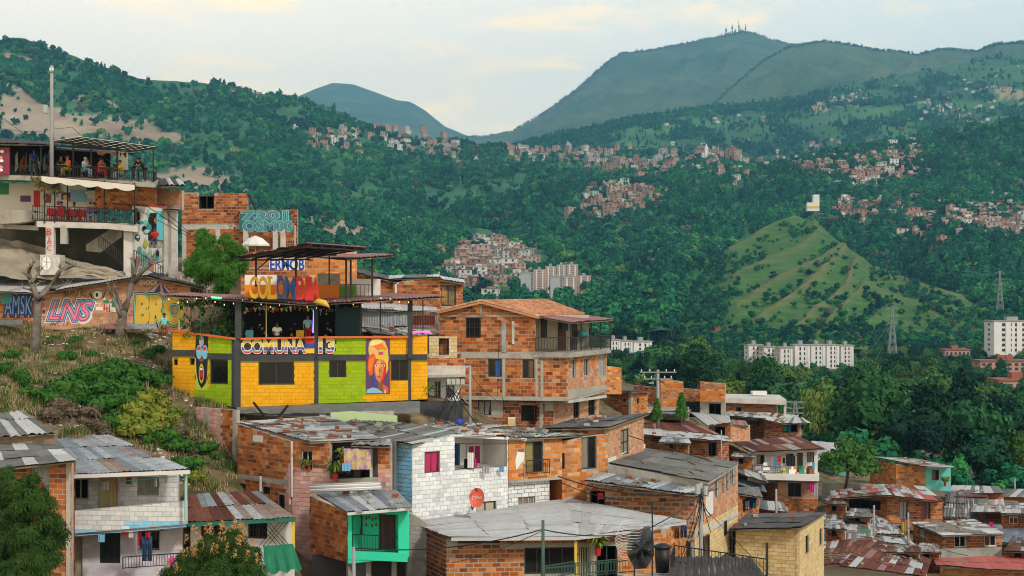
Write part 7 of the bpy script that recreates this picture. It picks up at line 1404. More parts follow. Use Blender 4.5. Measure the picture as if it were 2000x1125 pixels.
CL = [([(872,530),(900,490),(930,472),(975,470),(1020,490),(1048,510),(1052,522),(1018,530),(1010,560),(960,585),(900,560),(880,545)], 'left', 120,.1, 'in the dense quarter on the mound beside the grey towers', 1.05),
      (V_POLYS[2], 'left', 62,.22, 'in the village along the ridge around the white church', 1.1),(V_POLYS[3], 'left', 34,.1, 'in the compact hamlet below the ridge village', 1.15),(V_POLYS[4], 'left', 6,.3, 'on the wooded slope above the grey towers', 1.),(V_POLYS[0], 'left', 42,.3, 'strung along the shoulder of the green hill', 1.),(V_POLYS[1], 'left', 24,.2, 'along the low saddle under the mountain', 1.),
      (V_POLYS[5], 'right', 54,.2, 'in the steep village on the dark wooded hill', 1.05),(V_POLYS[6], 'right', 12,.4, 'just behind the crest of the bare hill', 1.15),(V_POLYS[7], 'right', 44,.35, 'in the row of houses across the wooded hillside', 1.1)]
count = 0; extra = MB(); ext_r = MB()
for poly, hn, n, wf, where, sc in CL:
    placed = []
    for k in range(n):
        for _ in range(12):
            x, y = sample(poly); p = SK[hn].hit(x, y)
            if all((p-q).length > 6.5 for q in placed): break
        placed.append(p); white = random.random() < wf; count += 1
        if count <= 300 or hn == 'right' and count < 330: put_house(p, ('small whitewashed house ' if white else 'small brick house ')+where, ('white houses ' if white else 'brick houses ')+where, white, sc*R(1., 1.3))
        else: extra.use(M_fb if not white else M_fw); extra.box(p+Vector((0,0,2)),(R(5,8), R(5,8), R(5,9)), R(-.6,.6)); extra.use(M_fr); extra.box(p+Vector((0,0,6.6)),(8,8,.3), R(-.6,.6))
for poly, hn, n in ((V_POLYS[9], 'farm', 34),(V_POLYS[10], 'farm', 40),([(1300,240),(1500,215),(1560,300),(1300,300)], 'farm', 18),([(1700,150),(1990,130),(1990,260),(1750,230)], 'farm', 40),([(1480,285),(1640,270),(1640,300),(1480,315)], 'farm', 26),([(440,170),(520,185),(510,195),(450,185)], 'left', 9),([(1150,400),(1450,400),(1400,560),(1200,560)], 'left', 7),([(1760,460),(1950,500),(1980,530),(1800,480)], 'right', 7)):
    for k in range(n):
        x, y = sample(poly); p = SK[hn].hit(x, y); s = R(6,11); extra.use(random.choice([M_fb, M_fw, M_fw])); extra.box(p+Vector((0,0,1)),(s, s*.7,6), R(-.6,.6)); extra.use(M_fr); extra.box(p+Vector((0,0,4.4)),(s+1, s*.8,.8), R(-.6,.6))
# houses too many to count singly: the same kinds of house, spread through the villages as one mass
VH = []
for i_, (out_, wl_, rf_) in enumerate(FH):
    for mm_ in (M_fb, M_fb, M_fw):
        j_ = MB(); j_.use(mm_); j_.v += wl_.v; j_.f += wl_.f; j_.t += wl_.t; j_.m += [j_.mi]*len(wl_.f); j_.use(M_fr); b_ = len(j_.v); j_.v += rf_.v; j_.f += [tuple(q+b_ for q in f) for f in rf_.f]; j_.t += rf_.t; j_.m += [j_.mi]*len(rf_.f); j_.use(M_apw2)
        for me_ in out_[0][2]: b_ = len(j_.v); j_.v += [tuple(v.co) for v in me_.vertices]; j_.f += [tuple(q+b_ for q in pl_.vertices) for pl_ in me_.polygons]; j_.t += [.5]*len(me_.polygons); j_.m += [j_.mi]*len(me_.polygons)
        VH.append(bpy.data.objects.new('village_house', j_.data('village_house')))
vpts = []
for poly, hn, n in (([(985,288),(1120,292),(1215,305),(1300,300),(1420,292),(1500,318),(1560,330),(1520,352),(1380,345),(1215,348),(1100,320),(985,302)], 'left', 120),([(690,250),(860,266),(930,300),(900,322),(820,300),(700,285)], 'left', 45),([(575,258),(650,262),(720,290),(640,296)], 'left', 18),(CL[2][0], 'left', 25),(CL[0][0], 'left', 60),([(1640,300),(1800,285),(1810,335),(1740,375),(1650,375)], 'right', 95),([(1560,330),(1650,315),(1640,350),(1570,352)], 'right', 26),([(1625,405),(1720,395),(1725,445),(1640,438)], 'right', 40),([(1725,398),(1850,430),(1960,390),(2010,430),(2010,470),(1900,465),(1735,425)], 'right', 125),([(1960,430),(2040,440),(2040,480),(1960,470)], 'right', 20),([(1775,460),(1860,485),(1900,505),(1800,480)], 'right', 8),([(1150,355),(1300,365),(1290,415),(1140,430)], 'left', 30)):
    for k in range(n): x, y = sample(poly); x += random.gauss(0,20); y += random.gauss(0,8); y = max(y, min(b for a, b in poly)); vpts.append((SK[hn].hit(x, y)+Vector((0,0,.6)), R(1., 1.35), R(-.7,.7), random.randrange(27)))
scatter('village', vpts, VH)
o = extra.build('scattered_village', None, None, kind='stuff'); o['label'] = 'far farmhouses and cottages sprinkled over the farm slopes'
# ---------------------------------------------------------------- pylons, masts
M_steel = flat('galvanised_steel', (.20,.235,.235),.6, metal=.2)
def pylon(px, yt, yb, d, label, wr=.16, m=M_steel, arms=True, thick=.22):
    t = thing('pylon', label, 'pylon'); b, tp = P(px, yb, d), P(px, yt, d); H_ = tp.z-b.z; w = H_*wr; mb = MB()
    prof = lambda s: w/2*(1-.78*min(1, s*1.25))
    lev = [0,.18,.34,.48,.6,.72,.84,1]
    for sx, sy in ((-1,-1),(1,-1),(1,1),(-1,1)):
        for s0, s1 in zip(lev, lev[1:]): mb.bar(b+Vector((sx*prof(s0), sy*prof(s0), H_*s0)), b+Vector((sx*prof(s1), sy*prof(s1), H_*s1)), thick)
    for s0, s1 in zip(lev, lev[1:]):
        for (ax, ay),(bx, by) in (((-1,-1),(1,-1)),((1,-1),(1,1)),((1,1),(-1,1)),((-1,1),(-1,-1))):
            mb.bar(b+Vector((ax*prof(s0), ay*prof(s0), H_*s0)), b+Vector((bx*prof(s1), by*prof(s1), H_*s1)), thick*.7); mb.bar(b+Vector((bx*prof(s0), by*prof(s0), H_*s0)), b+Vector((ax*prof(s1), ay*prof(s1), H_*s1)), thick*.7)
    mb.build('mast', m, t)
    if arms:
        for s in (.62,.78,.95):
            am = MB(); z = b+Vector((0,0, H_*s)); L = w*.75
            for sg in (-1,1): am.bar(z, z+Vector((sg*L, 0,.15)), thick*.8); am.bar(z+Vector((0,0, H_*.06)), z+Vector((sg*L, 0,.2)), thick*.6); am.bar(z+Vector((sg*L, 0,0)), z+Vector((sg*L, 0,-H_*.04)), thick*.6)
            am.build('crossarm', m, t)
    return t
pylon(1743,598,690,620, 'tall lattice pylon rising from the wood before the bare hill'); pylon(1953,530,605,900, 'lattice pylon on the flank of the bare hill beside the pale tower'); pylon(1553,784,850,230, 'green-white lattice pylon top showing behind the rust roof house', .35, thick=.12); pylon(1948,235,262,2600, 'small pylon on the far farm slope', thick=.5)
for k, (px, yt) in enumerate(((1418,52),(1430,44),(1443,40),(1456,47),(1436,56))): mb = MB(); b, tp = P(px, 70,7560), P(px, yt, 7560); mb.tube([b-Vector((0,0,25)), b.lerp(tp, .5), tp], [3.5,2.5,1.2], 4); mb.box(b.lerp(tp, .6),(7,7,10)); o = mb.build('radio_mast', flat('mast_dark', (.06,.05,.05))); tag(o, 'thin radio mast on the mountain summit', 'mast', 'radio masts on the summit')
def car(px, py, d, c, label):
    t = thing('parked_car', label, 'car', None, P(px, py, d)); t.rotation_euler = (0,0,.4); mb = MB(); sec = [(-2,.3,.55),(-1.9,.3,.85),(-1.1,.3,.95),(1.9,.3,.9),(2.05,.3,.55)]
    mb.obox((-2.1,-.85,.3),(4.2,0,0),(0,1.7,0),(0,0,.55)); mb.mesh([(-1.3,-.8,.85),(1.6,-.8,.85),(1.6,.8,.85),(-1.3,.8,.85),(-.7,-.65,1.45),(1., -.65,1.45),(1., .65,1.45),(-.7,.65,1.45)], [(0,1,5,4),(1,2,6,5),(2,3,7,6),(3,0,4,7),(4,5,6,7)]); mb.build('body', pc[c], t); mb = MB(); mb.obox((-.75,-.78,.95),(1.9,0,0),(0,.08,.04),(0,.1,.4)); mb.build('window', M_glass, t)
    for sx in (-1.3,1.3):
        for sy in (-.85,.85): mb = MB(); mb.tube([(sx, sy-.1,.32),(sx, sy+.1,.32)], .32,10); mb.build('wheel', M_iron, t)
for px, py, d, c, l in ((1952,776,425, 'white', 'white car parked by the tan brick apartment house'),(1966,778,420, 'grey', 'grey car parked between two white cars by the brick apartments'),(1981,775,428, 'white', 'white car parked under trees at the brick apartments'),(1944,771,435, 'blue', 'dark blue car parked by the brick apartments')): car(px, py, d, c, l)
# ---------------------------------------------------------------- plants near the houses
M_mango = leafmat('leaf_mango', [(.006,.022,.005),(.016,.048,.009),(.04,.085,.013),(.13,.14,.02)], False, 2.2,.6); M_round = leafmat('leaf_bright_green', [(.012,.06,.01),(.03,.115,.014),(.06,.17,.02),(.12,.22,.03)], False, 1.8,.5); M_vine = leafmat('leaf_vine', [(.006,.03,.006),(.018,.075,.012),(.045,.13,.018),(.12,.19,.028)], False, 1.2,.65); M_vy = leafmat('leaf_vine_yellowing', [(.04,.09,.012),(.09,.15,.02),(.22,.22,.03),(.34,.26,.04)], False, 1.5,.6); M_dry = leafmat('dry_stalks', [(.06,.045,.03),(.12,.09,.06),(.2,.16,.1)], False, 2,.5)
def big_tree(label, base, lobes, leaf, m, trunk_r, n=900, cluster=4, asp=.28, seed=1, flowers=None, jit=.7):
    """tree from hand-placed lobes (column, row, distance, radius in metres) on a forked trunk"""
    rnd = random.Random(seed); t = thing('tree', label, 'tree'); cr, tr = MB(), MB(); b = P(*base); fl = MB()
    cen = sum((P(x, y, d) for x, y, d, r in lobes), Vector())/len(lobes); fork = b.lerp(cen, .55)
    tr.tube([b-Vector((0,0,.5)), b.lerp(fork, .5)+Vector((.08,0,0)), fork], [trunk_r, trunk_r*.8, trunk_r*.6], 8)
    for x, y, d, r in lobes:
        c = P(x, y, d); tr.tube([fork, fork.lerp(c, .6)+Vector((0,0,-.1)), c], [trunk_r*.45, trunk_r*.3, trunk_r*.12], 5)
        cr2 = MB(); crown_mesh(cr2, r, r*.85,0,7, int(n*r*r), leaf, asp, rnd, jit, True, cluster); o = len(cr.v); cr.v += [tuple(Vector(v)+c) for v in cr2.v]; cr.f += [tuple(i+o for i in f) for f in cr2.f]; cr.t += cr2.t; cr.m += cr2.m
        if flowers:
            for k in range(int(flowers*r)):
                a = rnd.uniform(0,6.28); e = c+Vector((math.cos(a)*r*rnd.random(), math.sin(a)*r*rnd.random()-.3*r, r*rnd.uniform(.55,.95)))
                for w in range(26): s = rnd.random(); q = e+Vector((rnd.gauss(0,.06)*(1-s), rnd.gauss(0,.06)*(1-s),.35*s)); fl.face([q, q+Vector((rnd.gauss(0,.04), rnd.gauss(0,.03),.03)), q+Vector((rnd.gauss(0,.04), rnd.gauss(0,.03),-.04))])
    cr.build('crown', m, t); tr.build('trunk', M_bark, t, True)
    if flowers: fl.build('flower_panicles', leafmat('mango_flower', [(.3,.14,.05),(.45,.24,.09),(.5,.34,.12)], False, 3,.5), t)
    return t
big_tree('mango tree with dark glossy leaves in front of the brick house doorway', (40,1200,57), [(30,960,57,.75),(70,990,56.5,.8),(10,1010,57,1.),(95,1030,56.5,.7),(50,1060,56,1.),(100,1055,56.8,.62),(-20,1080,56.5,1.1),(80,1095,55.8,.7),(35,1120,55.6,1.),(60,940,57.4,.4),(15,930,57.4,.4)], .12, M_mango, .16,900,5,.34,3)
big_tree('mango tree tipped with orange flower panicles before the rust roof house', (440,1230,61), [(440,1065,61,.75),(400,1085,60.5,.85),(475,1090,60.7,.8),(370,1112,60.2,.8),(425,1120,60,1.),(485,1128,60.3,.75),(460,1050,61.2,.45),(410,1055,61,.4),(345,1135,60,.7)], .12, M_mango, .15,900,5,.3,4, flowers=9)
big_tree('bright green round-crowned tree beside the graffiti stair wall', (446,600,97.5), [(400,475,97.5,.8),(385,510,97.5,.8),(425,500,97,1.),(455,490,97.3,.85),(462,520,97,.8),(400,540,97,.8),(440,545,96.6,.85),(395,455,97.8,.4),(430,570,96.8,.5),(420,525,96.6,.95),(375,530,97.4,.5),(470,505,97.4,.55),(440,470,97.6,.5)], .15, M_round, .17,620,5,.34,5, jit=1.)
big_tree('broad-leaved tree with pale trunk beside the white rust-roofed house', (1650,948,139), [(1650,880,139,1.5),(1625,895,138.5,1.2),(1685,890,138.8,1.4),(1640,915,138,1.1),(1675,915,138,1.3),(1700,910,138.5,.9),(1655,868,139.5,.9)], .26, leafmat('leaf_broad', [(.012,.05,.014),(.03,.1,.022),(.06,.15,.03),(.13,.2,.04)], False, 1.2,.5),.16,160, None, .8,6)
for px, y0, y1 in ((1283,782,822),(1331,770,818)):
    t = thing('cypress', 'small cypress '+('beside the power pole' if px < 1300 else 'before the stepped brick block'), 'tree'); cr = MB(); b = P(px, y1,131); hgt = (y1-y0)/F*131
    for k in range(9): z = hgt*(k+.6)/9; crown_mesh(cr, (.45-.035*k)*(.7 if px < 1300 else 1),.22,0,2,70,.12,.5); 
    cr2 = MB(); rnd = random.Random(px)
    for k in range(900): z = rnd.random(); rr = (1-z)**.7*.62*(1 if px > 1300 else .75); a = rnd.uniform(0,6.28); q = b+Vector((math.cos(a)*rr*rnd.random()**.4, math.sin(a)*rr*rnd.random()**.4, hgt*z)); cr2.face([q, q+Vector((rnd.gauss(0,.08), rnd.gauss(0,.08),.12)), q+Vector((rnd.gauss(0,.08), rnd.gauss(0,.05),.22))])
    cr2.build('crown', M_round, t); tr = MB(); tr.tube([b-Vector((0,0,.6)), b+Vector((0,0, hgt*.8))], [.09,.03], 6); tr.build('trunk', M_bark, t)
def pruned(label, trunk, limbs, d, r0):
    t = thing('pruned_tree', label, 'tree'); m = mat('bark_grey_lichen', [(.07,.06,.05),(.15,.13,.11),(.27,.25,.22)], .95,3,.6,.5, dirt=.4, dirtc=(.05,.06,.03)); mb = MB(); n = len(trunk); mb.tube([P(x, y, d) for x, y in trunk], [r0*(1-.35*i/(n-1)) for i in range(n)], 9); mb.build('trunk', m, t, True)
    for L, r in limbs:
        k = len(L); mb = MB(); mb.tube([P(x, y, d+.35*math.sin(i*1.7+L[0][0])) for i, (x, y) in enumerate(L)], [r*(1-.55*i/(k-1)) for i in range(k)], 7)
        e = P(*L[-1], d+.35*math.sin((k-1)*1.7+L[0][0])); mb.tube([e-Vector((0,0,.05)), e+Vector((0,0,.06))], [r*.6, r*.5], 6); mb.build('limb', m, t, True); tw = MB()
        for w_ in range(7):
            q0 = P(*L[max(1, k-1-w_ % 3)], d+.35*math.sin(max(1, k-1-w_ % 3)*1.7+L[0][0])); q1 = q0+Vector((R(-.35,.35), R(-.3,.3), R(.05,.5))); tw.tube([q0, q0.lerp(q1,.5)+Vector((R(-.06,.06),0,0)), q1], [.022,.014,.006], 4)
        tw.build('twigs', m, t)
    return t
pruned('bare pruned tree with stubby limbs before the blue graffiti', [(67,704),(70,660),(73,615),(74,578)], [([(73,585),(66,563),(59,545),(56,530),(60,520),(67,511)], .18),([(59,545),(52,537),(46,534)], .1),([(62,552),(74,535),(82,524)], .09),([(73,585),(85,572),(98,560),(107,548),(114,533),(120,526),(132,523),(144,518)], .19),([(97,564),(112,561),(125,556),(137,553)], .09),([(118,530),(117,522)], .08),([(70,574),(60,566),(46,563)], .09),([(68,558),(76,553),(79,550)], .08)], 92.5,.3)
pruned('bare pruned tree with two rising limbs before the yellow BRO graffiti', [(233,664),(236,640),(239,618),(241,605)], [([(241,612),(247,595),(253,575),(258,555),(261,540),(260,522),(258,505)], .24),([(236,620),(229,600),(222,585),(215,570),(210,554)], .15),([(238,605),(233,590),(228,575),(224,561)], .15),([(259,553),(270,540),(280,528),(293,517),(303,507)], .17),([(293,517),(298,503),(305,490)], .08),([(293,516),(305,514),(316,511)], .07),([(262,537),(268,520),(268,508)], .09)], 97,.34)
def clump(n, r, leaf, seed, cl=None, flat_=.6):
    mb = MB(); crown_mesh(mb, r, r*flat_, r*.3,7, n, leaf, .6, random.Random(seed),.9, True, cl); return mb
BUSH = [[clump(420,1., .17,40+i).data('foliage', [m]) for i in range(2)] for m in (M_vine, M_vy, M_dry)]
rnd = random.Random(12)
BZ = [(70,770,.9,0),(100,780,1.1,0),(130,760,1.2,0),(165,745,1.2,0),(200,735,1.3,0),(230,730,1.3,0),(260,735,1.2,0),(285,745,1.2,0),(180,770,1.3,0),(215,765,1.3,0),(250,770,1.2,0),(145,785,1., 0),(120,800,.9,2),(160,810,.9,2),(200,800,1.2,0),(235,800,1.2,0),(270,785,1.1,1),(300,775,.9,1),(265,815,1.3,1),(300,820,1.2,1),(325,830,1., 1),(285,850,1.2,1),(310,860,1., 0),(240,838,1., 1),(215,835,.9,0),(100,815,.8,2),(190,832,.8,2),(340,800,.7,1),(345,870,.9,0),(365,915,.9,0),(380,935,.8,1),(20,690,.7,0),(40,735,.8,0),(130,690,.7,0),(180,690,.6,0),(290,690,.7,0),(310,680,.6,0),(150,660,.6,0),(110,655,.5,0),(270,660,.5,0),(0,720,.8,0),(320,760,.6,2),(405,880,.8,0),(372,870,.7,2),(350,845,.7,2)]
NM = ['green creeper bush', 'yellowing creeper bush', 'dry brown brush']
def gd(px, py):
    ds = np.linspace(66,103,75); r = [ground_row(px, d) for d in ds]; ok = [d for d, q in zip(ds, r) if q <= py+2]; return min(ok) if ok else 95.
for x, y, s, k in BZ:
    d = gd(x, y+10); o = link('bush', rnd.choice(BUSH[k])); o.location = P(x, ground_row(x, d), d)-Vector((0,0,.15)); o.scale = (s*1.25, s*1.1, s*1.15); o.rotation_euler = (0,0, R(0,6)); tag(o, NM[k]+' on the littered slope beside the bar', 'bush', NM[k]+'es on the slope')
# grass and litter on the slope
gb = MB(); rg = random.Random(3)
for k in range(26): a = rg.uniform(0,6.28); q = Vector((rg.gauss(0,.12), rg.gauss(0,.12),-.03)); tp = q+Vector((math.cos(a)*.13, math.sin(a)*.13, rg.uniform(.12,.3))); b = Vector((-math.sin(a), math.cos(a),0))*.018; gb.face([q-b, q+b, tp], rg.random())
GR = [bpy.data.objects.new('grass_tuft', gb.data('grass_tuft', [m])) for m in (leafmat('grass_green', [(.025,.07,.015),(.05,.11,.02),(.09,.14,.035)], True), leafmat('grass_dry', [(.14,.11,.045),(.25,.2,.09),(.4,.33,.18)], True), M_vine)]
pts = []
for k in range(9000):
    px = rnd.uniform(-60,470); d = rnd.uniform(70,101); x, y = XY(px, d); g = fb(x*.35, y*.35,4,3)
    if rnd.random() > .3+g*1.3: continue
    pts.append((Vector((x, y, GZ(x, y)+.25*fb(x*.3, y*.3,0,4))), rnd.uniform(.7,1.7), rnd.uniform(0,6.28), rnd.choices((0,1,2),(2,6+3*(g < 0),1.2))[0]))
scatter('grass', pts, GR)
lt = MB()
for k in range(1100):
    px = rnd.choice([rnd.uniform(0,340), rnd.uniform(290,400), rnd.uniform(90,320)]); d = rnd.uniform(76,99.5); x, y = XY(px, d); q = Vector((x, y, GZ(x, y)+.25*fb(x*.3, y*.3,0,4)+.03)); s = rnd.uniform(.05,.22); lt.use(rnd.choice([pc['white'], pc['grey'], pc['lilac'], B_or, M_conc, pc['white'], M_conc])); lt.box(q, (s, s*rnd.uniform(.4,1), s*rnd.uniform(.15,.5)), rnd.uniform(0,3))
lt.build('litter', None, None, kind='stuff')
for px, py, n, c in ((215,636,4, T_pnk),(268,636,5, T_gal),(10,628,4, T_gry)):
    for k in range(n): d = 98.2-k*.35; sm = sheet_mesh(P(px-22+k*4, py+6, d-.4), P(px+22+k*4, py+6, d-.4), P(px+22+k*4, py+1, d+.3)+Vector((0,0,.12)), P(px-22+k*4, py+1, d+.3)+Vector((0,0,.12)),.15,.02); o = sm.build('stacked_sheet', c); tag(o, 'corrugated sheet stacked at the foot of the graffiti house, '+c.name.replace('_', ' '), 'sheet', 'stacked sheets '+c.name)
# potted plants
def pot(px, py, d, s, label, c='red'):
    t = thing('potted_plant', label, 'plant', None, P(px, py, d)); mb = MB(); mb.tube([(0,0,0),(0,0,.22*s)], [.07*s, .09*s], 8); mb.build('pot', pc[c], t); fm = MB(); rr = random.Random(int(px))
    for k in range(60): a = rr.uniform(0,6.28); q = Vector((0,0,.22*s)); m_ = q+Vector((math.cos(a)*.25*s, math.sin(a)*.25*s, rr.uniform(.1,.4)*s)); e = m_+Vector((math.cos(a)*.2*s, math.sin(a)*.2*s, -.12*s)); b = Vector((-math.sin(a), math.cos(a),0))*.025*s; fm.face([q-b, q+b, m_+b, m_-b]); fm.face([m_-b, m_+b, e])
    fm.build('foliage', leafmat('leaf_houseplant', [(.06,.12,.02),(.14,.2,.03),(.24,.28,.06)], False, 4,.6), t)
for px, py, d, s, l in ((655,940,74.6,1.6, 'large yellow-green hanging fern on the pink house balcony'),(670,905,74.6,1.2, 'fern hanging under the roof of the pink house balcony'),(594,917,75.6,.8, 'potted plant in the pink house window with white frame'),(604,919,75.5,.8, 'second potted plant in the pink house window'),(1168,1085,70.6,1.5, 'large-leaved plant in the dark brick house doorway'),(1846,950,144.8,1.5, 'green potted bush in front of the turquoise end wall'),(832,783,89,1.6, 'dracaena by the transformer pole'),(1390,905,128,1., 'potted plant at the brown roof house door'),(650,975,60.5,.01, 'small pot')): 
    if s > .1: pot(px, py, d, s, l)

# ---------------------------------------------------------------- poles and wires
M_pole = mat('pole_concrete', [(.22,.23,.24),(.34,.35,.36)], .9,2,.4,.2, dirt=.3); M_polew = mat('pole_wood_green', [(.03,.06,.05),(.08,.13,.1)], .9,3,.5,.3)
def pole(label, px, y0, y1, d, r, m=None, arms=(), lamp=None, boxes=()):
    t = thing('utility_pole', label, 'pole'); mb = MB(); mb.tube([P(px, y1, d)-Vector((0,0,1)), P(px, y0, d)], [r*1.1, r*.72], 10); mb.build('shaft', m or M_pole, t, True)
    for y, w in arms:
        c = P(px, y, d); mb = MB(); mb.bar(c-Vector((w, .1,0)), c+Vector((w, -.1,0)),.1); mb.build('crossarm', M_steel, t)
        for k in (-.9,-.45,.45,.9): mb = MB(); q = c+Vector((w*k, -.05,.05)); mb.tube([q, q+Vector((0,0,.08)), q+Vector((0,0,.2))], [.03,.06,.03], 6); mb.build('insulator', M_frw, t)
    for bx, by, w, hh in boxes: mb = MB(); c = P(bx, by, d-.25); mb.tube([c-Vector((0,0, hh/2)), c+Vector((0,0, hh/2))], w/2,10); mb.build('transformer', M_apg, t)
    if lamp: c = P(px, y0, d); e = P(*lamp, d); mb = MB(); mb.tube([c, e], .03,5); mb.build('lamp_arm', M_steel, t); mb = MB(); mb.box(e, (.4,.2,.1)); mb.build('lamp_head', M_apg, t)
    return t
pole('tall grey concrete pole with transformer beside the terrace bar', 101,128,348,101,.13, arms=((140,.1),), boxes=((88,213,.35,.5),)); pole('grey pole with a bank of meter boxes beside the tiled house', 918,714,835,86.5,.09, lamp=(908,716)); pole('power pole with crossarms before the stepped brick block', 1285,722,812,133,.16, arms=((727,1.5),(740,1.2)), lamp=(1272,748)); pole('concrete pole tangled with cables beside the brick lean-to house', 1369,943,1130,74.5,.11, boxes=((1363,955,.25,.45),(1378,958,.2,.4))); pole('green wooden pole in front of the wide grey roof', 1060.5,1016,1150,64,.085, M_polew); pole('stubby pole above the jumbled pale roofs', 1707,987,1052,115,.1); pole('cable-wrapped pole beside the square brick house', 1774,1001,1068,113,.09); pole('short pole behind the cream house', 1516,955,1010,112,.1); pole('pole in front of the turquoise balcony', 691,1068,1160,65.5,.09); pole('thin white pole at the wood edge', 1982,935,965,165,.1); pole('thin roof mast between brown roofs', 1409,840,905,126,.06)
t = thing('meter_bank', 'bank of grey meter boxes on struts beside the tiled house', 'meter boxes')
for k in range(4): mb = MB(); mb.obox(P(873+9*k, 751,86.4),(.2,0,0),(0,.15,0),(0,0,.3)); mb.build('meter_box', M_apg, t)
mb = MB(); mb.bar(P(868,751,86.5), P(920,752,86.5),.06); mb.bar(P(876,752,86.5), P(917,790,86.5),.06); mb.build('bracket', M_steel, t)
W = M_iron; N_ = 'sagging black overhead cable '
CB = [((690,1070,65.5),(1060,1034,64),.05,.045, 'from the turquoise balcony pole to the green pole'),((1060,1034,64),(1245,1040,69),.05,.03, 'over the wide grey roof'),((1245,1040,69),(1368,965,74.4),.05,.03, 'to the tangled pole'),((1060,1036,64),(880,1100,66),.03,.03, 'below the grey roof gutter'),((1368,962,74.4),(1090,930,80),.06,.05, 'past the brick lean-to'),((1368,968,74.4),(1090,940,80.2),.04,.07, 'hanging low past the brick lean-to'),((1368,985,74.4),(1510,1130,82),.03,.0, 'down to the cream house foot'),((1225,850,84),(1400,905,88),.05,.0, 'sloping over the grey slab roof'),((1285,728,133),(1190,700,97),.02,.02, 'from the power pole to the tiled house'),((1285,735,133),(1192,735,97),.02,.02, 'from the power pole to the side windows'),((1285,740,133),(1420,835,130),.03,.0, 'from the power pole down to the white roof'),((1285,738,133),(1390,845,128),.02,.0, 'beside it down to the brown roof'),((918,730,86.5),(985,790,90),.03,.05, 'to the tiled house wall'),((876,752,86.4),(935,835,84),.06,.0, 'strut cable under the meter boxes'),((840,760,87),(875,750,86.4),.02,.05, 'to the meter boxes'),((980,775,89.9),(1020,840,89),.03,.03, 'along the tiled house foot'),((975,640,90.6),(972,776,90),.03,.0, 'running down the tiled house wall'),
      ((101,195,101),(0,130,99),.02,.03, 'from the tall pole out over the terrace'),((101,140,101),(-60,145,101),.02,.02, 'from the tall pole top'),((104,250,101),(140,248,103),.03,.02, 'to the terrace bracket'),((140,248,103),(262,360,100.5),.03,.0, 'from the terrace bracket down to the lower deck'),((106,278,101),(178,345,102),.04,.0, 'guy from the tall pole across the deck'),((106,282,101),(160,345,102),.03,.0, 'second guy across the deck'),((230,365,100.5),(365,455,103),.05,.0, 'from the lower deck to the brick building'),((215,380,100.5),(420,490,100),.04,.0, 'from the deck to the round tree'),((262,360,100.5),(370,455,103),.04,.0, 'beside it to the brick building'),((101,255,101),(0,250,100),.02,.04, 'low from the tall pole'),((0,225,99),(70,275,101),.03,.03, 'from outside to the dark roof'),((1516,962,112),(1600,1000,118),.04,.0, 'from the short pole to the jumbled roofs'),((1516,960,112),(1430,905,118),.03,.0, 'from the short pole to the tin strip'),((1707,990,115),(1800,1060,112),.03,.03, 'from the stubby pole to the square house'),((1774,1010,113),(1900,1075,106),.03,.02, 'from the wrapped pole to the red roof'),((1774,1030,113),(1890,1085,104),.04,.04, 'low over the red roof'),((1707,992,115),(1608,1015,105),.03,.03, 'from the stubby pole to the cream house'),((1742,620,620),(1600,760,420),.12,.02, 'power line from the tall pylon'),((1736,640,620),(1560,790,240),.1,.02, 'lower power line from the tall pylon'),((1748,620,620),(1953,550,900),.14,.03, 'power line between pylons')]
for a, b, r, sg, l in CB: cable('overhead_cable', [P(*a), P(*b)], r*.5, W, N_+l, sag=sg)
for k in range(12): cable('tangled_wire', [P(1369+R(-5,5),955+R(0,20),74.2), P(1350+R(-20,40),1000+R(0,90),74.2+R(0,2))], .018, W, 'loose wire tangled on the pole beside the brick lean-to', sag=R(.02,.15), group='loose wires on the tangled pole')
for k in range(14): cable('tangled_wire', [P(885+R(-10,20),755+R(0,15),86.3), P(850+R(-10,60),810+R(0,20),85.5+R(0,1))], .02, W, 'loose wire below the meter boxes', sag=R(0,.15), group='loose wires below the meter boxes')

# ---------------------------------------------------------------- washing, dish, tank and other odds
def cloth(px0, py0, px1, py1, d, m, label, cat='laundry', legs=False, group=None):
    mb = MB(); n, k = 8,5; a, b = P(px0, py0, d), P(px1, py0, d); c, e = P(px1, py1, d), P(px0, py1, d); q = [e, c, b, a]
    def strip(u0, u1, v0, v1):
        for i in range(n):
            for j in range(k):
                mb.face([quadpt(q, u0+(u1-u0)*(i+x)/n, v0+(v1-v0)*(j+y)/k)+Vector((0,-.05*math.sin((i+x)*2.1+px0),0)) for x, y in ((0,0),(1,0),(1,1),(0,1))])
    if legs: strip(0,.46,0,.7); strip(.54,1,0,.7); strip(0,1,.7,1)
    else: strip(.03*math.sin(px0),1,0,1)
    o = mb.build('hanging_cloth', m, None, True); tag(o, label, cat, group); return o
M_jean = flat('denim', (.03,.07,.16),.9)
M_print = mat('printed_sheet_purple', [(.22,.08,.4),(.4,.2,.5),(.5,.42,.1),(.3,.12,.45),(.5,.3,.4)], .9,3.2,.9,0)
cloth(672,876,724,917,73.9, M_print, 'purple and yellow printed sheet on the pink house balcony'); cloth(668,905,685,920,73.8, pc['sky'], 'blue and white cloth under the printed sheet')
cloth(278,1048,297,1096,66.9, M_jean, 'blue jeans hanging by the barred window of the white house', legs=True)
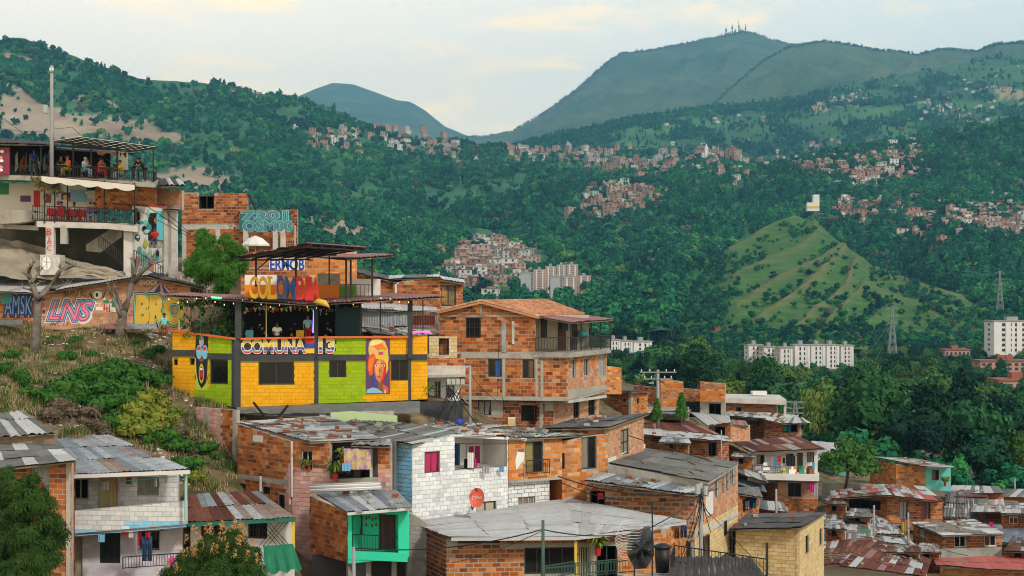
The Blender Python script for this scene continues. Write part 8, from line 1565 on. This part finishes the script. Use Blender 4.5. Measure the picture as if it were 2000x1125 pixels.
for x0, y0, x1, y1, d, c, l in ((192,1044,206,1059,67, 'sky', 'pale blue cloth on the white house lower line'),(239,1039,249,1046,67, 'red', 'crimson cloth on the white house lower line'),(251,1038,260,1050,67, 'white', 'white top on the white house lower line'),(262,1038,269,1085,67, 'lilac', 'long pale garment beside the jeans'),(270,1040,276,1065,67, 'red', 'red garment beside the jeans'),(284,1040,292,1050,66.8, 'red', 'red cap over the jeans'),(295,1038,306,1052,67, 'black', 'black top beside the jeans'),(246,932,257,946,67.9, 'brown', 'dark cloth on the white house balcony line'),(226,938,232,953,67.9, 'pink', 'pink cloth on the white house balcony line'),(301,934,306,950,67.9, 'white', 'white rag on the white house balcony line'),(198,941,215,957,67.9, 'grey', 'grey cap hanging before the mustard door'),
    (888,867,898,909,76.9, 'dkblue', 'navy patterned dress at the loggia edge'),(906,896,916,915,77, 'black', 'black garment over the loggia wall'),(913,884,925,914,76.9, 'white', 'white cloth heap over the loggia wall'),(920,896,931,914,77, 'magenta', 'pink garment over the loggia wall'),(942,912,956,925,77.2, 'grey', 'grey cloth hung on the loggia wall'),(974,911,985,922,77.9, 'sky', 'blue shorts hung on the loggia wall'),
    (1506,892,1511,912,135.3, 'lilac', 'pale shirt on the rust roof house line'),(1512,893,1517,912,135.3, 'sky', 'light blue shirt on the rust roof house line'),(1519,891,1525,903,135.3, 'red', 'red shirt on the rust roof house line'),(1529,894,1533,905,135.3, 'black', 'small black garment on the rust roof house line'),(1537,891,1553,910,135.3, 'black', 'black trousers on the rust roof house line'),(1586,903,1591,916,135.3, 'cyan', 'turquoise towel on the rust roof house line'),(1532,828,1536,842,153.5, 'green', 'green garment in the open brick bay'),(1538,830,1544,845,153.5, 'dkblue', 'dark blue garment in the open brick bay'),(1455,978,1464,994,108, 'lilac', 'pale washing in the street house bay'),(1464,972,1478,992,108, 'blue', 'blue and white washing in the street house bay'),(1470,982,1478,993,107.8, 'green', 'green washing in the street house bay'),(1582,942,1590,962,134, 'magenta', 'red and pink clothes at the brick lower floor'),(1590,946,1597,970,134, 'lilac', 'pale clothes at the brick lower floor'),(1744,1024,1752,1042,120, 'lilac', 'pale washing beside the wrapped pole'),(1755,1026,1760,1044,120, 'dkblue', 'dark washing beside the wrapped pole'),(1762,1022,1770,1042,120, 'olive', 'olive cloth beside the wrapped pole'),(1931,1020,1940,1034,128, 'magenta', 'pink washing on the red and white balcony')): cloth(x0, y0, x1, y1, d, pc[c], l)
cloth(1317,1030,1326,1052,69.8, pc['brown'], 'brown trousers drying under the grey roof edge', legs=True); cloth(1329,1027,1341,1050,70, M_jean, 'blue jeans drying under the grey roof edge', legs=True)
for a, b, m, l in (((205,941,68),(345,930,67.6), pc['cyan'], 'turquoise washing line across the white house balcony'),((165,1042,67.1),(320,1036,66.8), M_iron, 'washing line along the lower floor of the white house'),((666,876,74),(728,876,73.8), M_iron, 'washing line on the pink house balcony'),((1470,890,135.4),(1595,888,135), M_iron, 'washing line under the rust roof of the white-fronted house'),((1310,1029,70),(1342,1025,70), M_iron, 'washing line under the grey roof edge'),((888,866,77),(990,866,78), M_iron, 'washing line across the loggia'),((1528,828,153.6),(1560,828,153.6), M_iron, 'washing line in the open brick bay'),((1450,972,108.2),(1480,972,108.2), M_iron, 'washing line in the street house bay'),((1740,1023,120.2),(1772,1022,120.2), M_iron, 'washing line beside the wrapped pole'),((1578,942,134.2),(1600,942,134.2), M_iron, 'washing line at the brick lower floor')): cable('washing_line', [P(*a), P(*b)], .015, m, l, 'washing line', .01)
# satellite dish
t = thing('satellite_dish', 'red satellite dish with white lettering on the white house wall', 'dish'); c = P(932,973,75.2); ax = Vector((-.18,-1,.35)).normalized(); ux = Vector((1,-.18,0)).normalized(); uy = ux.cross(ax)*-1; uy = ax.cross(ux)*-1; n = 20; mb = MB(); rings = []
for j in range(6):
    rr = j/5; rings.append([c+ux*(.36*rr*math.cos(i*6.283/n))+uy*(.46*rr*math.sin(i*6.283/n))+ax*(.13*rr*rr) for i in range(n)])
for j in range(5):
    for i in range(n): mb.face([rings[j][i], rings[j][(i+1) % n], rings[j+1][(i+1) % n], rings[j+1][i]])
mb.build('reflector', flat('dish_red', (.55,.10,.06),.5), t, True); mb = MB(); mb.bar(c-uy*.3, c+ax*.5-uy*.35,.03); mb.box(c+ax*.5-uy*.3,(.08,.1,.08)); mb.bar(c-ax*.02, P(922,996,76.6),.05); mb.bar(P(922,996,76.6), P(921,988,77),.05); mb.build('arm', M_iron, t)
me = text_mesh('Claro', .01,.01); vs = np.array([v.co for v in me.vertices]); lo_, hi_ = vs.min(0), vs.max(0)
for v in me.vertices: x = (v.co.x-lo_[0])/(hi_[0]-lo_[0])-.5; y = (v.co.y-lo_[1])/(hi_[1]-lo_[1])-.5; v.co = c+ux*x*.46+uy*(y*.17+.02)+ax*(.05+.12*x*x)+ax*.02
me.materials.append(pc['white']); link('lettering', me, t)
# wire spiral, black tarpaulin, water tank
t = thing('wire_coil', 'big upright coil of pale wire at the end of the grey roof', 'wire coil'); mb = MB(); pts = []; c = P(1233,1054,63)
for i in range(420): a = i*.18; rr = .36+.2*math.sin(i/420*3.14); pts.append(c+Vector((rr*math.cos(a)*1.1,.35*math.sin(a),.62-1.3*i/420+.12*math.sin(a))))
mb.tube(pts, .009,4); mb.build('wire', M_frw, t)
mb = MB(); n = 22; prof = [(1233,1041,63.1),(1270,1030,62.6),(1277,1058,62.6),(1278,1085,62.6),(1262,1110,62.6),(1240,1112,62.6),(1226,1085,62.6),(1228,1060,62.8)]; cc = P(1253,1070,62.3); q = [P(*p) for p in prof]
for i in range(len(q)):
    a, b = q[i], q[(i+1) % len(q)]
    for k in range(4):
        p0, p1 = a.lerp(b, k/4), a.lerp(b, (k+1)/4); f0, f1 = Vector((0,.16*math.sin(i*4+k)*1., 0)), Vector((0,.16*math.sin(i*4+k+1),0)); m0, m1 = p0.lerp(cc, .5)+f0*1.4, p1.lerp(cc, .5)+f1*1.4; mb.face([p0, p1, m1, m0]); mb.face([m0, m1, cc])
        mb.face([p1, p0, p0+Vector((0,.5,0)), p1+Vector((0,.5,0))])
o = mb.build('tarpaulin', mat('tarp_black', [(.012,.013,.015),(.03,.033,.037),(.07,.075,.08)], .35,2,.6,.3)); tag(o, 'crumpled black plastic sheet hung beside the wire coil', 'tarpaulin')
t = thing('water_tank', 'black plastic water tank beside the dark roof terrace', 'tank', None); mb = MB(); mb.tube([P(1294,1118,65), P(1294,1068,65)], [.27,.32], 14); mb.build('body', M_iron, t, True); mb = MB(); mb.tube([P(1294,1070,65), P(1294,1066,65), P(1294,1061,65)], [.36,.36,.12], 14); mb.build('lid', M_iron, t, True)
for px, y0, y1 in ((1274,980,1130),(1239,1090,1130)): mb = MB(); mb.tube([P(px, y1,62), P(px, y0,62)], .03,5); o = mb.build('iron_rod', M_iron); tag(o, 'iron rod standing '+('beside' if px > 1250 else 'below')+' the black plastic sheet', 'rod')
hh = House('green_railing', 'green iron railing in front of the dark brick house', 'railing', nsep=0); railing(hh, [P(1062,1133,66), P(1122,1122,68.5)], .55,.13, M_irong); railing(hh, [P(1124,1124,67), P(1206,1116,67)], .5,.12, M_irong); railing(hh, [P(1062,1135,64), P(1240,1118,64)], .5,.12, M_irong)
mb = MB(); mb.tube([P(898,832,85.5), P(898,818,85.5)], .25,9); o = mb.build('drum', pc['blue'], None, True); tag(o, 'blue plastic drum at the foot of the meter pole', 'drum')
mb = MB(); mb.obox(P(992,832,86.5),(.4,0,0),(0,.3,0),(0,0,.35)); mb.obox(P(992,832,86.5)+Vector((0,0,.35)),(.4,0,0),(0,.1,.1),(0,0,.02)); o = mb.build('carton', flat('cardboard', (.5,.38,.22))); tag(o, 'cardboard carton on the pale roof below the tiled house', 'carton')
for k in range(9):
    x = R(1480,1590); y = R(914,926); mb = MB(); p = P(x, y, 135.5); mb.box(p, (R(.3,.8), R(.3,.6), R(.2,.6)), R(0,3)); mb.box(p+Vector((R(-.1,.1),0,.35)),(R(.2,.5),.3,.25), R(0,3)); o = mb.build('bundle', pc[['white', 'brown', 'pink', 'olive', 'grey', 'green', 'white', 'orange', 'lilac'][k]]); tag(o, ['white', 'brown', 'pink', 'olive', 'grey', 'green', 'pale', 'orange', 'lilac'][k]+' bundle of junk on the white house balcony', 'bundle')
mb = MB(); mb.tube([P(x, y, 62.7) for x, y in ((330,1100),(336,1097),(341,1101))], [.1,.26,.1], 8); o = mb.build('balloon', pc['magenta'], None, True); tag(o, 'pink ball showing beside the flowering mango tree', 'ball')
# surfboard-like sign on the bar roof edge
mb = MB(); mb.tube([P(611,592,86), P(622,589,85.6), P(634,592,85.4), P(643,600,85.4)], [.05,.17,.17,.04], 8); o = mb.build('kayak_sign', pc['gold'], None, True); tag(o, 'yellow boat-shaped ornament on the bar roof edge', 'ornament')

# ---------------------------------------------------------------- furniture and people on the terraces
for i, (px, py, d) in enumerate(((96,433,102.6),(104,434,103.6),(118,434,102.8),(128,435,103.8),(140,435,102.6),(150,435,103.4),(161,436,102.8),(112,434,104.6),(134,435,104.8))): 
    t = stool(px, py, d, 'red', 'red plastic chair on the lower deck of the terrace bar'); t['group'] = 'red plastic chairs on the lower deck'
for px, py, d, l in ((152,346,104.5, 'upper deck table nearest the tall pole'),(185,348,104.5, 'upper deck table beside the middle canopy post'),(216,350,104, 'upper deck table beside the drum'),(188,436,103, 'lower deck table beside the person in purple'),(270,354,103.2, 'upper deck table before the two leaning people')):
    t = thing('bar_table', l.replace('nearest', 'next to'), 'table', None, P(px, py, d)); mb = MB(); mb.tube([(0,0,.7),(0,0,.74)], .4,12); mb.build('table_top', M_brown, t); mb = MB(); mb.tube([(0,0,0),(0,0,.7)], .05,6); mb.build('leg', M_iron, t); mb = MB(); mb.tube([(0,0,0),(0,0,.04)], .25,10); mb.build('base', M_iron, t)
K = pc; PI = math.pi
PEOPLE = [((321,668,98.3), 'stand', .3, 'cyan', 'brown', 'black', 'person in turquoise shirt and dark red shorts standing beside the BRO graffiti', 'b', True),
    ((118,345,105), 'sit', .6, 'black', 'dkblue', 'brown', 'person in black seated behind the tall pole on the upper deck', 'a', False),((134,345,104), 'sit', -.8, 'orange', 'olive', 'red', 'red-haired person in a pale orange top seated on the upper deck', 'c', False),((164,347,103.3), 'sit', 1.3, 'ltblue', 'sky', 'blond', 'fair-haired person in light blue seated on the upper deck', 'c', False),((173,348,104.6), 'sit', -1.2, 'red', 'dkblue', 'black', 'person in red facing the fair-haired person on the upper deck', 'a', False),((194,349,104), 'sit', 1.4, 'red', 'red', 'black', 'person in dark red seated by the middle canopy post', 'a', False),((203,350,105), 'sit', -1, 'brown', 'black', 'black', 'person in brown beside the person in dark red', 'b', False),((226,352,104.6), 'sit', 1.1, 'black', 'black', 'black', 'person in black seated before the drum', 'a', False),((237,353,103.6), 'sit', -.9, 'gold', 'grey', 'black', 'person in a mustard shirt seated by the drum', 'a', False),((262,356,103), 'lean', 1.4, 'black', 'dkblue', 'black', 'person in a black vest leaning on the upper deck rail', 'a', False),((280,357,102.9), 'lean', -1.2, 'black', 'black', 'black', 'person in a black shirt leaning opposite at the upper deck rail', 'a', False),((66,343,105.5), 'stand', .2, 'blue', 'dkblue', 'black', 'person in blue behind the upper deck counter', 'a', False),((96,344,105.8), 'stand', 0, 'dkblue', 'black', 'black', 'person in navy standing behind the pole', 'b', False),
    ((175,436,102), 'sit', 1., 'purple', 'sky', 'brown', 'person in purple top and jeans seated on the lower deck', 'c', False),((187,436,104), 'sit', -.2, 'green', 'olive', 'black', 'person in green seated on the lower deck', 'a', False),((194,436,104.8), 'stand', -.5, 'orange', 'sky', 'brown', 'person in an orange patterned top standing on the lower deck', 'c', False),((208,437,102.4), 'sit', -1., 'dkblue', 'teal', 'black', 'person in dark blue seated at the lower deck rail', 'a', False),((120,434,103.6), 'sit', .4, 'magenta', 'white', 'black', 'person in pink among the red chairs', 'a', False),((147,435,104.4), 'sit', -.5, 'white', 'black', 'black', 'person in white among the red chairs', 'b', False),((302,484,103.4), 'sit', .1, 'red', 'dkblue', 'black', 'person in a red shirt sitting in the turquoise doorway', 'b', False),((541,676,88.4), 'sit', .2, 'white', 'black', 'black', 'person in black and white sitting behind the bar parapet', 'b', False),((601,676,90), 'stand', .6, 'ltblue', 'red', 'brown', 'person in pale blue standing beside the violet tube', 'a', False)]
PC2 = dict(cyan=flat('cloth_turquoise', (.16,.55,.5),.9), purple=flat('cloth_violet', (.22,.08,.35),.9))
for loc, pose, rz, sh, lg, hr, lab, sk, short in PEOPLE: person(P(*loc), pose, rz, PC2.get(sh, K[sh]), K[lg], hr, lab, sk, short)
mb = MB(); mb.box(P(302,484,103.4)+Vector((0,.1,.2)),(.7,.5,.4)); o = mb.build('ledge', M_conc); tag(o, 'concrete ledge under the person in red', 'ledge')
